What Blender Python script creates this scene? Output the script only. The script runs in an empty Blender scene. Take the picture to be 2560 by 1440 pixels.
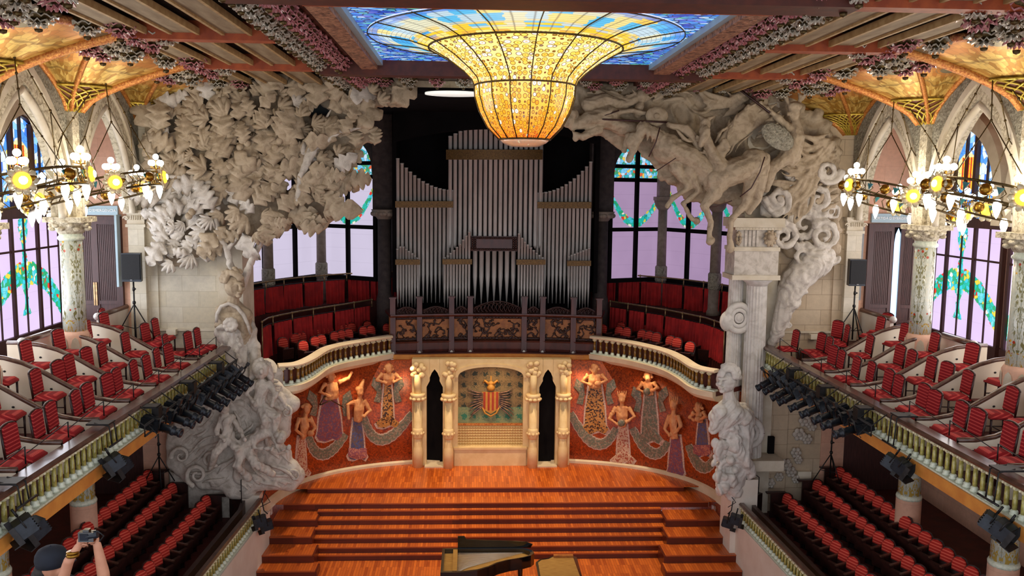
import bpy, bmesh, math, random
from mathutils import Vector, Matrix, noise
sin, cos, PI, R = math.sin, math.cos, math.pi, math.radians
V = Vector
rnd = random.Random(11)
SC = bpy.context.scene
COL = SC.collection
XC = -0.87; ZC = 10.7; F = 2150.0

# ---------------------------------------------------------------- camera
_y = V((-100, 246, -F)).normalized(); _h = V((1, -0.0112, 0)).normalized()
_z = _h.cross(_y).normalized(); _x = _y.cross(_z).normalized()
RWC = Matrix((_x, _y, _z))            # rows: world axes in camera coordinates -> camera to world
cam_d = bpy.data.cameras.new('camera'); cam = bpy.data.objects.new('camera', cam_d); COL.objects.link(cam)
cam_d.sensor_width = 36; cam_d.lens = F / 2560 * 36; cam_d.clip_start = 0.1; cam_d.clip_end = 200
cam.matrix_world = Matrix.Translation((XC, 0, ZC)) @ RWC.to_4x4()
SC.camera = cam
def ray(x, y):
    return RWC @ V(((x - 1280) / F, (720 - y) / F, -1))
def pY(x, y, Y):
    d = ray(x, y); t = Y / d.y
    return V((XC + d.x * t, Y, ZC + d.z * t))
def pZ(x, y, Z):
    d = ray(x, y); t = (Z - ZC) / d.z
    return V((XC + d.x * t, d.y * t, Z))
def pX(x, y, X):
    d = ray(x, y); t = (X - XC) / d.x
    return V((X, d.y * t, ZC + d.z * t))

# ---------------------------------------------------------------- objects
def wloc(o):
    p = V((0, 0, 0))
    while o is not None:
        p += o.location; o = o.parent
    return p
def tag(o, label=None, cat=None, group=None, kind=None):
    if label: o['label'] = label
    if cat: o['category'] = cat
    if group: o['group'] = group
    if kind: o['kind'] = kind
    return o
def empty(name, loc, label, cat, group=None):
    o = bpy.data.objects.new(name, None); o.location = loc; COL.objects.link(o)
    o.empty_display_size = .1
    return tag(o, label, cat, group)
def kids(o): return list(o.children)
def dup(root, loc, rz=None, label=None, mirror=False):
    def cp(o, par):
        c = o.copy(); COL.objects.link(c); c.parent = par
        if par is not None: KIDS.setdefault(par.name, []).append(c)
        for k in KIDS.get(o.name, []): cp(k, c)
        return c
    c = cp(root, None); c.location = loc
    if rz is not None: c.rotation_euler = (0, 0, rz)
    if mirror: c.scale = (-1, 1, 1)
    if label: c['label'] = label
    return c
KIDS = {}
class MB:
    def __init__(s): s.v = []; s.f = []; s.uv = None; s.sm = []
    def add(s, vs, fs, smooth=True):
        n = len(s.v); s.v += [tuple(p) for p in vs]; s.f += [tuple(i + n for i in f) for f in fs]; s.sm += [smooth] * len(fs)
        return s
    def box(s, a, b, M=None):
        (x0, y0, z0), (x1, y1, z1) = a, b
        vs = [V(p) for p in ((x0,y0,z0),(x1,y0,z0),(x1,y1,z0),(x0,y1,z0),(x0,y0,z1),(x1,y0,z1),(x1,y1,z1),(x0,y1,z1))]
        if M is not None: vs = [M @ p for p in vs]
        fs = [(0,3,2,1),(4,5,6,7),(0,1,5,4),(1,2,6,5),(2,3,7,6),(3,0,4,7)]
        return s.add(vs, fs, False)
    def cbox(s, c, d, M=None):
        return s.box([c[i] - d[i] / 2 for i in range(3)], [c[i] + d[i] / 2 for i in range(3)], M)
    def lathe(s, prof, c=(0,0,0), n=12, M=None, a0=0, a1=2*PI, sx=1, sy=1, flute=0):
        full = abs(a1 - a0 - 2*PI) < 1e-6; m = n if full else n + 1
        vs = []
        for r, z in prof:
            for k in range(m):
                a = a0 + (a1 - a0) * k / n; rr = r * (1 - (flute if k % 2 else 0))
                p = V((c[0] + rr * cos(a) * sx, c[1] + rr * sin(a) * sy, c[2] + z))
                vs.append(M @ p if M is not None else p)
        fs = []
        for i in range(len(prof) - 1):
            for k in range(n):
                k2 = (k + 1) % m
                fs.append((i*m+k, i*m+k2, (i+1)*m+k2, (i+1)*m+k))
        if full:
            if prof[0][0] > 1e-4: fs.append(tuple(range(m))[::-1])
            if prof[-1][0] > 1e-4: fs.append(tuple((len(prof)-1)*m + k for k in range(m)))
        return s.add(vs, fs)
    def tube(s, pts, r, n=6, cap=True, squash=1, up=None):
        pts = [V(p) for p in pts]; N = len(pts)
        if not hasattr(r, '__len__'): r = [r] * N
        vs = []; fr = None
        for i, p in enumerate(pts):
            t = (pts[min(i+1, N-1)] - pts[max(i-1, 0)])
            if t.length < 1e-9: t = V((0,0,1))
            t.normalize()
            if up is not None: a = V(up)
            else: a = fr if fr is not None else (V((0,0,1)) if abs(t.z) < .9 else V((1,0,0)))
            b = t.cross(a)
            if b.length < 1e-5: b = t.orthogonal()
            b.normalize(); a = b.cross(t).normalized(); fr = a
            for k in range(n):
                w = 2*PI*(k + .5)/n
                vs.append(p + b * cos(w) * r[i] + a * sin(w) * r[i] * squash)
        fs = [(i*n+k, i*n+(k+1)%n, (i+1)*n+(k+1)%n, (i+1)*n+k) for i in range(N-1) for k in range(n)]
        if cap: fs += [tuple(range(n))[::-1], tuple((N-1)*n+k for k in range(n))]
        return s.add(vs, fs)
    def ell(s, c, r, n=10, m=7, M=None):
        vs = []; c = V(c)
        if not hasattr(r, '__len__'): r = (r, r, r)
        for i in range(m + 1):
            t = PI * i / m
            for k in range(n):
                a = 2*PI*k/n
                p = V((r[0]*sin(t)*cos(a), r[1]*sin(t)*sin(a), r[2]*cos(t)))
                if M is not None: p = M @ p
                vs.append(c + p)
        fs = [(i*n+k, (i+1)*n+k, (i+1)*n+(k+1)%n, i*n+(k+1)%n) for i in range(m) for k in range(n)]
        return s.add(vs, fs)
    def prism(s, poly, fn, d0, d1, smooth=False):
        """poly: 2-D outline; fn(u,v,d)->3-D point; extruded from d0 to d1"""
        n = len(poly)
        vs = [fn(u, v, d0) for u, v in poly] + [fn(u, v, d1) for u, v in poly]
        fs = [tuple(range(n)), tuple(range(2*n-1, n-1, -1))] + [(i, i+n, (i+1)%n+n, (i+1)%n) for i in range(n)]
        return s.add(vs, fs, smooth)
    def grid(s, nu, nv, fn, uvfn=None, smooth=True):
        """open grid; fn(i/nu, j/nv)"""
        base = len(s.v)
        vs = [fn(i/nu, j/nv) for j in range(nv+1) for i in range(nu+1)]
        fs = [(j*(nu+1)+i, j*(nu+1)+i+1, (j+1)*(nu+1)+i+1, (j+1)*(nu+1)+i) for j in range(nv) for i in range(nu)]
        if uvfn:
            if s.uv is None: s.uv = {}
            for j in range(nv+1):
                for i in range(nu+1): s.uv[base + j*(nu+1)+i] = uvfn(i/nu, j/nv)
        return s.add(vs, fs, smooth)
    def sweep(s, path, prof, closed=False, cap=True):
        """path: 3-D points, profile in (side, up): side is left-normal in XY"""
        path = [V(p) for p in path]; N = len(path); n = len(prof); vs = []
        for i, p in enumerate(path):
            t = path[min(i+1, N-1)] - path[max(i-1, 0)]; t.z = 0
            t = t.normalized() if t.length > 1e-9 else V((0,1,0))
            sd = V((-t.y, t.x, 0))
            vs += [p + sd * a + V((0,0,b)) for a, b in prof]
        fs = [(i*n+k, i*n+(k+1)%n, (i+1)*n+(k+1)%n, (i+1)*n+k) for i in range(N-1) for k in range(n)]
        if cap: fs += [tuple(range(n))[::-1], tuple((N-1)*n+k for k in range(n))]
        return s.add(vs, fs, False)
    def mesh(s, name, off):
        me = bpy.data.meshes.new(name)
        me.from_pydata([(p[0]-off.x, p[1]-off.y, p[2]-off.z) for p in s.v], [], s.f)
        me.polygons.foreach_set('use_smooth', s.sm)
        if s.uv is not None:
            l = me.uv_layers.new(name='UVMap')
            for lp in me.loops: l.data[lp.index].uv = s.uv.get(lp.vertex_index, (0, 0))
        me.update()
        return me
    def build(s, name, mat, parent=None, label=None, cat=None, group=None, kind=None, origin=None, fix=False):
        if parent is not None: off = wloc(parent)
        elif origin is not None: off = V(origin)
        else:
            xs = [p[0] for p in s.v]; ys = [p[1] for p in s.v]; zs = [p[2] for p in s.v]
            off = V(((min(xs)+max(xs))/2, (min(ys)+max(ys))/2, min(zs)))
        me = s.mesh(name, off)
        if fix:
            bm = bmesh.new(); bm.from_mesh(me); bmesh.ops.recalc_face_normals(bm, faces=bm.faces); bm.to_mesh(me); bm.free()
        me.materials.append(mat)
        o = bpy.data.objects.new(name, me); COL.objects.link(o)
        if parent is not None:
            o.parent = parent; KIDS.setdefault(parent.name, []).append(o)
        else: o.location = off
        return tag(o, label, cat, group, kind)
def link_copy(src, parent, loc):
    """copy of a part placed at world loc under parent"""
    c = src.copy(); COL.objects.link(c); c.parent = parent; c.location = V(loc) - wloc(parent)
    KIDS.setdefault(parent.name, []).append(c)
    return c
def struct(mb, name, mat, **k): return mb.build(name, mat, kind='structure', **k)
def remesh(mb, vox, amp=0, freq=4, stretch=(1,1,1), fold=0, ffreq=6, fdir=(0,0,1), smooth=0):
    """fuse the collected shapes into one skin and carve it; returns a new MB"""
    me = mb.mesh('tmp', V((0,0,0)))
    o = bpy.data.objects.new('tmp', me); COL.objects.link(o)
    m = o.modifiers.new('r', 'REMESH'); m.mode = 'VOXEL'; m.voxel_size = vox; m.use_smooth_shade = True
    if smooth:
        q = o.modifiers.new('s', 'SMOOTH'); q.iterations = smooth; q.factor = .5
    dg = bpy.context.evaluated_depsgraph_get(); me2 = bpy.data.meshes.new_from_object(o.evaluated_get(dg))
    out = MB(); nv = len(me2.vertices)
    nrm = [v.normal.copy() for v in me2.vertices]
    fd = V(fdir).normalized()
    for i in range(nv):
        p = me2.vertices[i].co; d = 0
        if amp: d += amp * noise.fractal(V((p.x*stretch[0], p.y*stretch[1], p.z*stretch[2])) * freq, 1, 2, 3)
        if fold:
            w = noise.noise(p * 1.3) * 1.6
            q = p - fd * (p.dot(fd) * .78)
            d += fold * (abs(noise.noise(q * ffreq + V((w, w, w)))) * 2.2 - .5 + abs(noise.noise(q * ffreq * 2.4 + V((w*1.5, -w, w)))) * .8)
        out.v.append(tuple(p + nrm[i] * d))
    out.f = [tuple(q.vertices) for q in me2.polygons]; out.sm = [True] * len(out.f)
    bpy.data.objects.remove(o); bpy.data.meshes.remove(me); bpy.data.meshes.remove(me2)
    return out

# ---------------------------------------------------------------- materials
def c8(r, g, b):
    f = lambda u: (u/255/12.92) if u <= 10.3 else ((u/255+.055)/1.055)**2.4
    return (f(r), f(g), f(b), 1)
class NT:
    def __init__(s, name):
        s.m = bpy.data.materials.new(name); s.m.use_nodes = True; s.t = s.m.node_tree; s.t.nodes.clear()
        s.out = s.t.nodes.new('ShaderNodeOutputMaterial')
    def n(s, ty, ins=None, **kw):
        nd = s.t.nodes.new('ShaderNode' + ty)
        for k, v in kw.items(): setattr(nd, k, v)
        for k, v in (ins or {}).items(): s.put(nd.inputs[k], v)
        return nd
    def put(s, sock, v):
        if isinstance(v, bpy.types.NodeSocket): s.t.links.new(v, sock)
        elif isinstance(v, bpy.types.Node): s.t.links.new(v.outputs[0], sock)
        elif v is not None:
            if sock.type == 'RGBA' and not hasattr(v, '__len__'): v = (v, v, v, 1)
            if sock.type == 'RGBA' and len(v) == 3: v = (*v, 1)
            if sock.type == 'VECTOR' and not hasattr(v, '__len__'): v = (v, v, v)
            sock.default_value = v
    def M(s, op, a, b=None, c=None, clamp=False):
        nd = s.t.nodes.new('ShaderNodeMath'); nd.operation = op; nd.use_clamp = clamp
        for i, v in enumerate((a, b, c)):
            if v is not None: s.put(nd.inputs[i], v)
        return nd.outputs[0]
    def VM(s, op, a, b=None, c=None):
        nd = s.t.nodes.new('ShaderNodeVectorMath'); nd.operation = op
        for i, v in enumerate((a, b, c)):
            if v is not None: s.put(nd.inputs[i], v)
        return nd.outputs[1] if op in ('LENGTH', 'DISTANCE', 'DOT_PRODUCT') else nd.outputs[0]
    def mix(s, f, a, b, bt='MIX'):
        nd = s.t.nodes.new('ShaderNodeMix'); nd.data_type = 'RGBA'; nd.blend_type = bt
        s.put(nd.inputs[0], f); s.put(nd.inputs[6], a); s.put(nd.inputs[7], b)
        return nd.outputs[2]
    def ramp(s, f, stops, mode='LINEAR'):
        nd = s.t.nodes.new('ShaderNodeValToRGB'); cr = nd.color_ramp; cr.interpolation = mode
        while len(cr.elements) < len(stops): cr.elements.new(.5)
        for e, (p, c) in zip(cr.elements, stops):
            e.position = p; e.color = c if hasattr(c, '__len__') else (c, c, c, 1)
        s.put(nd.inputs[0], f)
        return nd.outputs[0]
    def co(s, which='Object'): return s.n('TexCoord').outputs[which]
    def mapv(s, v, sc=(1,1,1), loc=(0,0,0), rot=(0,0,0)):
        return s.n('Mapping', {'Vector': v, 'Scale': sc, 'Location': loc, 'Rotation': rot}).outputs[0]
    def noise(s, v, scale=5, det=3, rough=.55, dist=0):
        return s.n('TexNoise', {'Vector': v, 'Scale': scale, 'Detail': det, 'Roughness': rough, 'Distortion': dist}).outputs[0]
    def vor(s, v, scale=5, out='Distance', feature='F1', rnd_=1.0):
        nd = s.n('TexVoronoi', feature=feature); s.put(nd.inputs['Vector'], v); s.put(nd.inputs['Scale'], scale)
        if 'Randomness' in nd.inputs: s.put(nd.inputs['Randomness'], rnd_)
        return nd.outputs[out]
    def wave(s, v, scale, dist=0, dirn='X', typ='BANDS'):
        nd = s.n('TexWave', wave_type=typ); nd.bands_direction = dirn
        s.put(nd.inputs['Vector'], v); s.put(nd.inputs['Scale'], scale); s.put(nd.inputs['Distortion'], dist)
        return nd.outputs[1]
    def sep(s, v):
        nd = s.n('SeparateXYZ', {0: v}); return nd.outputs
    def comb(s, x, y, z=0): return s.n('CombineXYZ', {0: x, 1: y, 2: z}).outputs[0]
    def bump(s, h, st=.3, d=.02): return s.n('Bump', {'Height': h, 'Strength': st, 'Distance': d}).outputs[0]
    def bsdf(s, col, rough=.6, metal=0, nrm=None, emit=None, es=0, coat=0, spec=.5, trans=0, alpha=1, sub=0):
        nd = s.n('BsdfPrincipled', {'Base Color': col, 'Roughness': rough, 'Metallic': metal, 'Specular IOR Level': spec})
        if nrm is not None: s.put(nd.inputs['Normal'], nrm)
        if emit is not None: s.put(nd.inputs['Emission Color'], emit); s.put(nd.inputs['Emission Strength'], es)
        if coat: s.put(nd.inputs['Coat Weight'], coat); s.put(nd.inputs['Coat Roughness'], .15)
        if trans: s.put(nd.inputs['Transmission Weight'], trans)
        if alpha != 1: s.put(nd.inputs['Alpha'], alpha)
        s.t.links.new(nd.outputs[0], s.out.inputs[0]); return s.m
def simple(name, a, b=None, scale=4, rough=.6, metal=0, bump=0, bs=25, coat=0, det=4, spec=.5, stretch=(1,1,1), emit=None, es=0):
    t = NT(name); v = t.mapv(t.co(), stretch)
    b = b or tuple(min(1, x * 1.25) for x in a[:3]) + (1,)
    col = t.mix(t.ramp(t.noise(v, scale, det), [(.35, 0.0), (.65, 1.0)]), a, b)
    nr = t.bump(t.noise(v, bs, 4), bump, .03) if bump else None
    return t.bsdf(col, rough, metal, nr, coat=coat, spec=spec, emit=emit, es=es)
M = {}
def mats():
    # ashlar stone walls
    def ashlar(name, a, b, mortar, w=.9, h=.45, ms=.008, rough=.8):
        t = NT(name); o = t.co(); g = t.sep(o)
        v = t.comb(t.M('ADD', g[0], g[1]), g[2], 0)
        br = t.n('TexBrick', {'Vector': v, 'Color1': a, 'Color2': b, 'Mortar': mortar, 'Scale': 1.0, 'Mortar Size': ms, 'Brick Width': w, 'Row Height': h, 'Bias': 0.0})
        n = t.noise(o, 1.3, 5); n2 = t.noise(o, 9, 4)
        col = t.mix(t.ramp(n, [(.4, 0.0), (.7, .35)]), br.outputs[0], tuple(x * .72 for x in a[:3]) + (1,))
        col = t.mix(t.ramp(n2, [(.35, .25), (.6, 0.0)]), col, tuple(x * .6 for x in a[:3]) + (1,))
        return t.bsdf(col, rough, nrm=t.bump(n2, .25, .02))
    M['stone_wall'] = ashlar('ashlar_stone', c8(212,203,183), c8(203,191,166), c8(186,175,152))
    M['stone_tan'] = ashlar('tan_ashlar_stone', c8(206,186,158), c8(196,174,144), c8(150,132,106))
    M['stone_plain'] = simple('plain_stone', c8(196,183,158), c8(216,206,186), 2, .8, bump=.2)
    M['pink_wall'] = ashlar('pink_plaster', c8(222,176,150), c8(216,166,140), c8(200,150,125), 1.1, .5, .004)
    M['carved_stone'] = None
    def carved(name, a, b, dk, sc=14, st=.9, d=.05):
        t = NT(name); o = t.co(); n = t.noise(o, sc, 5, .6, .6); v = t.vor(o, sc * .8)
        h = t.M('ADD', n, t.M('MULTIPLY', v, .6))
        col = t.mix(t.ramp(n, [(.3, 0.0), (.55, 1.0)]), dk, t.mix(t.noise(o, 2, 3), a, b))
        return t.bsdf(col, .8, nrm=t.bump(h, st, d))
    M['carved_stone'] = carved('carved_stone', c8(196,184,155), c8(222,212,188), c8(140,125,98), 11)
    M['carved_grey'] = carved('carved_grey_stone', c8(158,154,138), c8(176,168,146), c8(104,98,82), 16, 1.0)
    M['plaster'] = carved('sculpture_stone', c8(168,150,124), c8(186,168,142), c8(142,124,99), 5, .55, .04)
    M['plaster_pale'] = carved('pale_sculpture_stone', c8(194,185,172), c8(210,202,190), c8(164,154,140), 5, .6, .04)
    M['marble'] = carved('white_sculpture_stone', c8(206,201,192), c8(218,213,205), c8(186,180,170), 4, .3, .03)
    # woods
    def planks(name, a, b, mort, bw, rh, ang=0, rough=.35, coat=.25, swap=False):
        t = NT(name); o = t.co('Object'); g = t.sep(o)
        v = t.comb(g[1], g[0], 0) if swap else t.comb(g[0], t.M('ADD', g[1], g[2]), 0)
        br = t.n('TexBrick', {'Vector': v, 'Color1': (0,0,0,1), 'Color2': (1,1,1,1), 'Mortar': (.5,.5,.5,1), 'Scale': 1.0, 'Mortar Size': .003, 'Brick Width': bw, 'Row Height': rh, 'Bias': 0.0}, offset=.37)
        # board index gives its own tone
        cell = t.comb(t.M('FLOOR', t.M('DIVIDE', t.sep(v)[1], rh)), t.M('FLOOR', t.M('DIVIDE', t.sep(v)[0], bw)), 0)
        wn = t.n('TexWhiteNoise', {'Vector': cell}).outputs[0]
        grain = t.noise(t.mapv(o, (30, 3, 30) if swap else (3, 30, 30)), 1.2, 4)
        f = t.M('ADD', t.M('MULTIPLY', t.M('MULTIPLY_ADD', br.outputs[0], .35, t.M('MULTIPLY', wn, .65)), .75), t.M('MULTIPLY', grain, .25))
        col = t.mix(f, a, b); col = t.mix(br.outputs[1], col, mort)
        return t.bsdf(col, rough, coat=coat, spec=.4)
    M['floor'] = planks('orange_parquet', c8(140,52,14), c8(232,122,44), c8(110,40,12), .55, .075, swap=True)
    M['riser'] = planks('red_brown_board', c8(70,22,9), c8(112,40,15), c8(50,16,8), 1.4, .4)
    M['nosing'] = planks('nosing_board', c8(140,60,24), c8(190,96,44), c8(90,36,14), 1.2, .5)
    M['dark_floor'] = simple('dark_red_floor', c8(60,20,16), c8(90,34,24), 3, .6)
    M['organ_wood'] = simple('mahogany', c8(66,26,19), c8(92,40,29), 5, .4, stretch=(1,1,.3), coat=.1)
    M['organ_carve'] = simple('dark_carved_mahogany', c8(44,22,18), c8(66,34,26), 8, .45)
    M['organ_gilt'] = simple('amber_panel', c8(140,78,24), c8(176,106,40), 8, .5)
    M['rail_wood'] = simple('rail_wood', c8(70,46,36), c8(100,70,56), 4, .3, stretch=(3,1,3), coat=.4)
    M['dark_wood'] = simple('dark_seat_wood', c8(38,18,16), c8(58,28,22), 6, .4)
    M['door_wood'] = simple('brown_door_wood', c8(52,27,25), c8(72,40,37), 6, .5, stretch=(6,6,.5))
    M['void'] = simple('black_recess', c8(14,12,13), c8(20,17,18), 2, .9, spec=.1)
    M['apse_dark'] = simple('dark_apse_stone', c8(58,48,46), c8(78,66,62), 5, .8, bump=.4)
    M['apse_col'] = simple('grey_column_stone', c8(128,114,100), c8(150,136,122), 6, .7, bump=.15)  # mottled grey-brown stone of the organ gallery columns and pier capitals
    M['cream'] = simple('cream_panel', c8(232,222,200), c8(224,212,186), 1.5, .6)
    M['cream_wall'] = simple('white_plaster', c8(222,214,200), c8(212,200,184), 1.5, .7)
    M['lip'] = simple('cream_cornice', c8(228,208,176), c8(214,192,158), 2, .6)
    M['cap_green'] = simple('pale_glazed_capital', c8(196,206,184), c8(224,228,208), 20, .25, bump=.3, bs=40)
    M['cap_cream'] = simple('cream_glazed_capital', c8(226,220,188), c8(206,196,150), 20, .3, bump=.3, bs=40)
    M['bal_glass'] = simple('olive_glass', c8(128,118,52), c8(176,166,92), 14, .18, coat=.4)
    M['bal_gold'] = simple('amber_glass', c8(110,74,20), c8(160,114,40), 14, .2, coat=.4)
    M['beam_gold'] = simple('ochre_fascia', c8(206,140,62), c8(184,116,50), 3, .5)
    M['pipe'] = simple('tin_pipe', c8(186,182,176), c8(206,202,196), 2, .4, .12, stretch=(1,1,.4))
    M['band'] = simple('gilt_band', c8(92,68,38), c8(140,106,56), 30, .4, .3, bump=.4, bs=60)
    M['brass'] = simple('aged_brass', c8(170,126,40), c8(120,84,30), 12, .28, .85)
    M['bronze'] = simple('dark_bronze', c8(96,78,40), c8(66,52,30), 30, .4, .7, bump=.3)
    M['iron'] = simple('dark_iron', c8(28,27,27), c8(44,42,42), 10, .5, .5)
    M['black'] = simple('black_lacquer', c8(9,9,10), c8(14,14,15), 3, .12, coat=.6)
    M['lamp_black'] = simple('black_painted_metal', c8(20,24,30), c8(34,40,48), 8, .35, .4)
    M['speaker'] = simple('black_speaker_cloth', c8(16,17,20), c8(24,25,28), 40, .8)
    M['pipe_rail'] = simple('brass_handrail', c8(176,146,104), c8(140,112,78), 10, .35, .6)
    # cloth
    t = NT('red_striped_upholstery'); o = t.co(); g = t.sep(o)
    st = t.ramp(t.M('FRACT', t.M('MULTIPLY', t.M('ADD', g[2], t.M('MULTIPLY', g[0], .35)), 17.0)), [(.0, 0.0), (.6, 0.0), (.7, 1.0), (.92, 1.0), (1.0, 0.0)])
    dots = t.ramp(t.M('FRACT', t.M('MULTIPLY', g[1], 22.0)), [(.3, .55), (.6, 1.0)])
    M['stripe'] = t.bsdf(t.mix(t.M('MULTIPLY', st, dots), c8(142,16,26), c8(206,78,72)), .75, nrm=t.bump(t.noise(o, 90, 2), .2, .01), spec=.3)
    t = NT('red_ribbed_plush'); o = t.co(); g = t.sep(o)
    st = t.ramp(t.M('FRACT', t.M('MULTIPLY', g[2], 15.0)), [(.0, 0.0), (.55, 0.0), (.7, 1.0), (.9, 1.0), (1.0, 0.0)])
    M['plush'] = t.bsdf(t.mix(st, c8(186,44,36), c8(232,104,84)), .8, spec=.25)
    M['curtain'] = simple('red_curtain_cloth', c8(140,14,16), c8(178,26,24), 3, .85)
    # ceiling
    M['ceil_dark'] = simple('dark_ceiling_panel', c8(54,40,34), c8(84,62,48), 4, .8)
    M['ceil_panel'] = simple('painted_ceiling_board', c8(150,132,102), c8(118,98,70), 3, .7, stretch=(2,.4,2))
    M['ceil_edge'] = simple('ochre_edge_strip', c8(176,146,98), c8(150,116,70), 6, .6)
    M['sky_frame'] = simple('brown_crusted_frame', c8(80,38,28), c8(186,132,100), 13, .35, bump=.9, bs=24)
    M['beam_orange'] = simple('terracotta_beam', c8(168,78,34), c8(136,56,24), 5, .55)
    M['beam_red'] = simple('dark_red_beam', c8(88,36,20), c8(68,27,16), 5, .6)
    M['rose_pink'] = simple('glazed_pink_flower', c8(150,76,84), c8(206,150,150), 16, .22, coat=.6)
    M['rose_white'] = simple('glazed_grey_flower', c8(150,140,122), c8(204,198,180), 16, .22, coat=.6)
    M['rose_green'] = simple('dark_green_glaze', c8(30,44,36), c8(50,66,52), 6, .3)
    t = NT('mosaic_gold'); o = t.co('UV')
    vc = t.vor(o, 11, 'Color', rnd_=.6); ve = t.vor(o, 11, 'Distance', 'DISTANCE_TO_EDGE', rnd_=.6)
    g = t.sep(o); band = t.M('FRACT', t.M('MULTIPLY', t.M('ADD', g[1], t.M('MULTIPLY', t.noise(o, 1.5, 2), .5)), 3.6))
    base = t.mix(t.ramp(t.sep(vc)[0], [(.2, 0.0), (.8, 1.0)]), c8(172,124,44), c8(226,190,104))
    base = t.mix(t.ramp(band, [(.0, .75), (.1, 0.0), (.9, 0.0), (1.0, .75)]), base, c8(120,84,30))
    rp = t.ramp(g[1], [(.66, 0.0), (.74, 1.0), (.95, 1.0)])
    base = t.mix(t.M('MULTIPLY', rp, .55), base, c8(214,128,62))
    ex = t.M('SUBTRACT', t.M('FRACT', g[0]), .5); ey = t.M('MULTIPLY', t.M('SUBTRACT', g[1], .84), 2.6)
    el = t.ramp(t.M('ADD', t.M('MULTIPLY', ex, ex), t.M('MULTIPLY', ey, ey)), [(.0, 1.0), (.022, 1.0), (.03, 0.0), (.05, 0.0), (.055, .8), (.065, 0.0)])
    base = t.mix(t.M('MULTIPLY', el, .85), base, c8(116,122,104))
    base = t.mix(t.ramp(ve, [(.0, .45), (.06, 0.0)]), base, c8(120,84,40))
    nr = t.n('Bump', {'Height': t.sep(vc)[1], 'Strength': .35, 'Distance': .02}).outputs[0]
    M['vault'] = t.bsdf(base, .3, .45, nr)
    M['vault_rib'] = simple('orange_gilt_rib', c8(176,92,36), c8(226,160,80), 25, .3, .4, bump=.5, bs=40)
    M['vault_net'] = simple('gold_lattice', c8(190,160,50), c8(222,196,90), 20, .3, .5)
    M['vault_core'] = simple('dark_red_core', c8(92,46,22), c8(124,70,34), 8, .6)
    M['vault_edge'] = simple('gilt_crusted_edge', c8(150,70,40), c8(206,140,80), 18, .35, .3, bump=.8, bs=30)
    # column with floral ceramic
    t = NT('floral_ceramic_column'); o = t.co(); g = t.sep(o)
    u = t.M('MULTIPLY', t.M('ARCTAN2', g[1], g[0]), .27)
    p = t.comb(t.M('ABSOLUTE', t.M('SUBTRACT', t.M('FRACT', t.M('MULTIPLY', u, 2.36)), .5)), g[2], 0)
    z = g[2]
    leaf = t.ramp(t.noise(t.mapv(p, (5, 4.5, 1)), 1.6, 3, .5, 1.4), [(.5, 0.0), (.56, 1.0)])
    ctr = t.ramp(t.sep(p)[0], [(.0, 1.0), (.25, 1.0), (.42, 0.0)])
    col = t.mix(t.M('MULTIPLY', leaf, ctr), t.mix(t.vor(o, 26, 'Color'), c8(208,206,186), c8(188,196,186)), c8(120,116,72))
    stem = t.ramp(t.sep(p)[0], [(.0, 1.0), (.03, 0.0)])
    col = t.mix(t.M('MULTIPLY', stem, .7), col, c8(96,96,64))
    fl = t.ramp(t.vor(t.comb(u, z, 0), 9, 'Distance'), [(.28, 1.0), (.34, 0.0)])
    fcol = t.mix(t.ramp(t.vor(t.comb(u, z, 0), 9, 'Color'), [(.4, 0.0), (.6, 1.0)], 'CONSTANT'), c8(176,60,34), c8(222,170,50))
    zone = t.M('MAXIMUM', t.M('MULTIPLY', t.M('GREATER_THAN', z, 1.85), t.M('LESS_THAN', z, 2.2)), t.M('MULTIPLY', t.M('GREATER_THAN', z, .25), t.M('LESS_THAN', z, .55)))
    col = t.mix(t.M('MULTIPLY', zone, fl), col, fcol)
    col = t.mix(t.M('MULTIPLY', t.M('LESS_THAN', z, .28), leaf), col, c8(196,160,60))
    M['tile_col'] = t.bsdf(col, .25, coat=.5)
    # mural red trencadis
    t = NT('red_mosaic'); o = t.co()
    vc = t.sep(t.vor(o, 26, 'Color')); ve = t.vor(o, 26, 'Distance', 'DISTANCE_TO_EDGE')
    sw = t.ramp(t.noise(o, 7, 5, .65, 2.2), [(.36, 0.0), (.5, .45), (.62, 1.0)])
    col = t.mix(t.M('ADD', t.M('MULTIPLY', sw, .75), t.M('MULTIPLY', vc[0], .25)), c8(100,30,8), c8(204,84,22))
    col = t.mix(t.ramp(ve, [(.0, .5), (.05, 0.0)]), col, c8(70,22,14))
    M['mural'] = t.bsdf(col, .42)
    def mosaic(name, a, b, c, sc=22, thr=.55):
        t = NT(name); o = t.co(); vc = t.sep(t.vor(o, sc, 'Color')); ve = t.vor(o, sc, 'Distance', 'DISTANCE_TO_EDGE')
        col = t.mix(vc[0], a, b); col = t.mix(t.M('GREATER_THAN', vc[1], thr), col, c)
        col = t.mix(t.ramp(ve, [(.0, .5), (.06, 0.0)]), col, tuple(x * .4 for x in a[:3]) + (1,))
        return t.bsdf(col, .5)
    M['mos_grey'] = mosaic('grey_garland_mosaic', c8(128,104,84), c8(164,146,122), c8(108,112,92))
    M['mos_pale'] = mosaic('pale_edge_mosaic', c8(206,172,150), c8(190,150,128), c8(220,190,170), 30)
    M['mos_pink'] = mosaic('pink_gown_mosaic', c8(176,100,84), c8(198,134,116), c8(150,84,96))
    M['mos_blue'] = mosaic('blue_skirt_mosaic', c8(70,76,122), c8(92,100,142), c8(110,90,90))
    M['mos_gold'] = mosaic('ochre_gown_mosaic', c8(176,112,50), c8(202,146,74), c8(60,34,20), thr=.7)
    M['mos_wine'] = mosaic('wine_gown_mosaic', c8(140,70,76), c8(166,98,96), c8(120,84,110))
    M['mos_cream'] = mosaic('cream_gown_mosaic', c8(216,180,150), c8(196,156,124), c8(170,84,60), thr=.72)
    M['muse'] = simple('terracotta_relief', c8(208,136,84), c8(226,164,108), 6, .6, bump=.3, bs=14)
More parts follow.
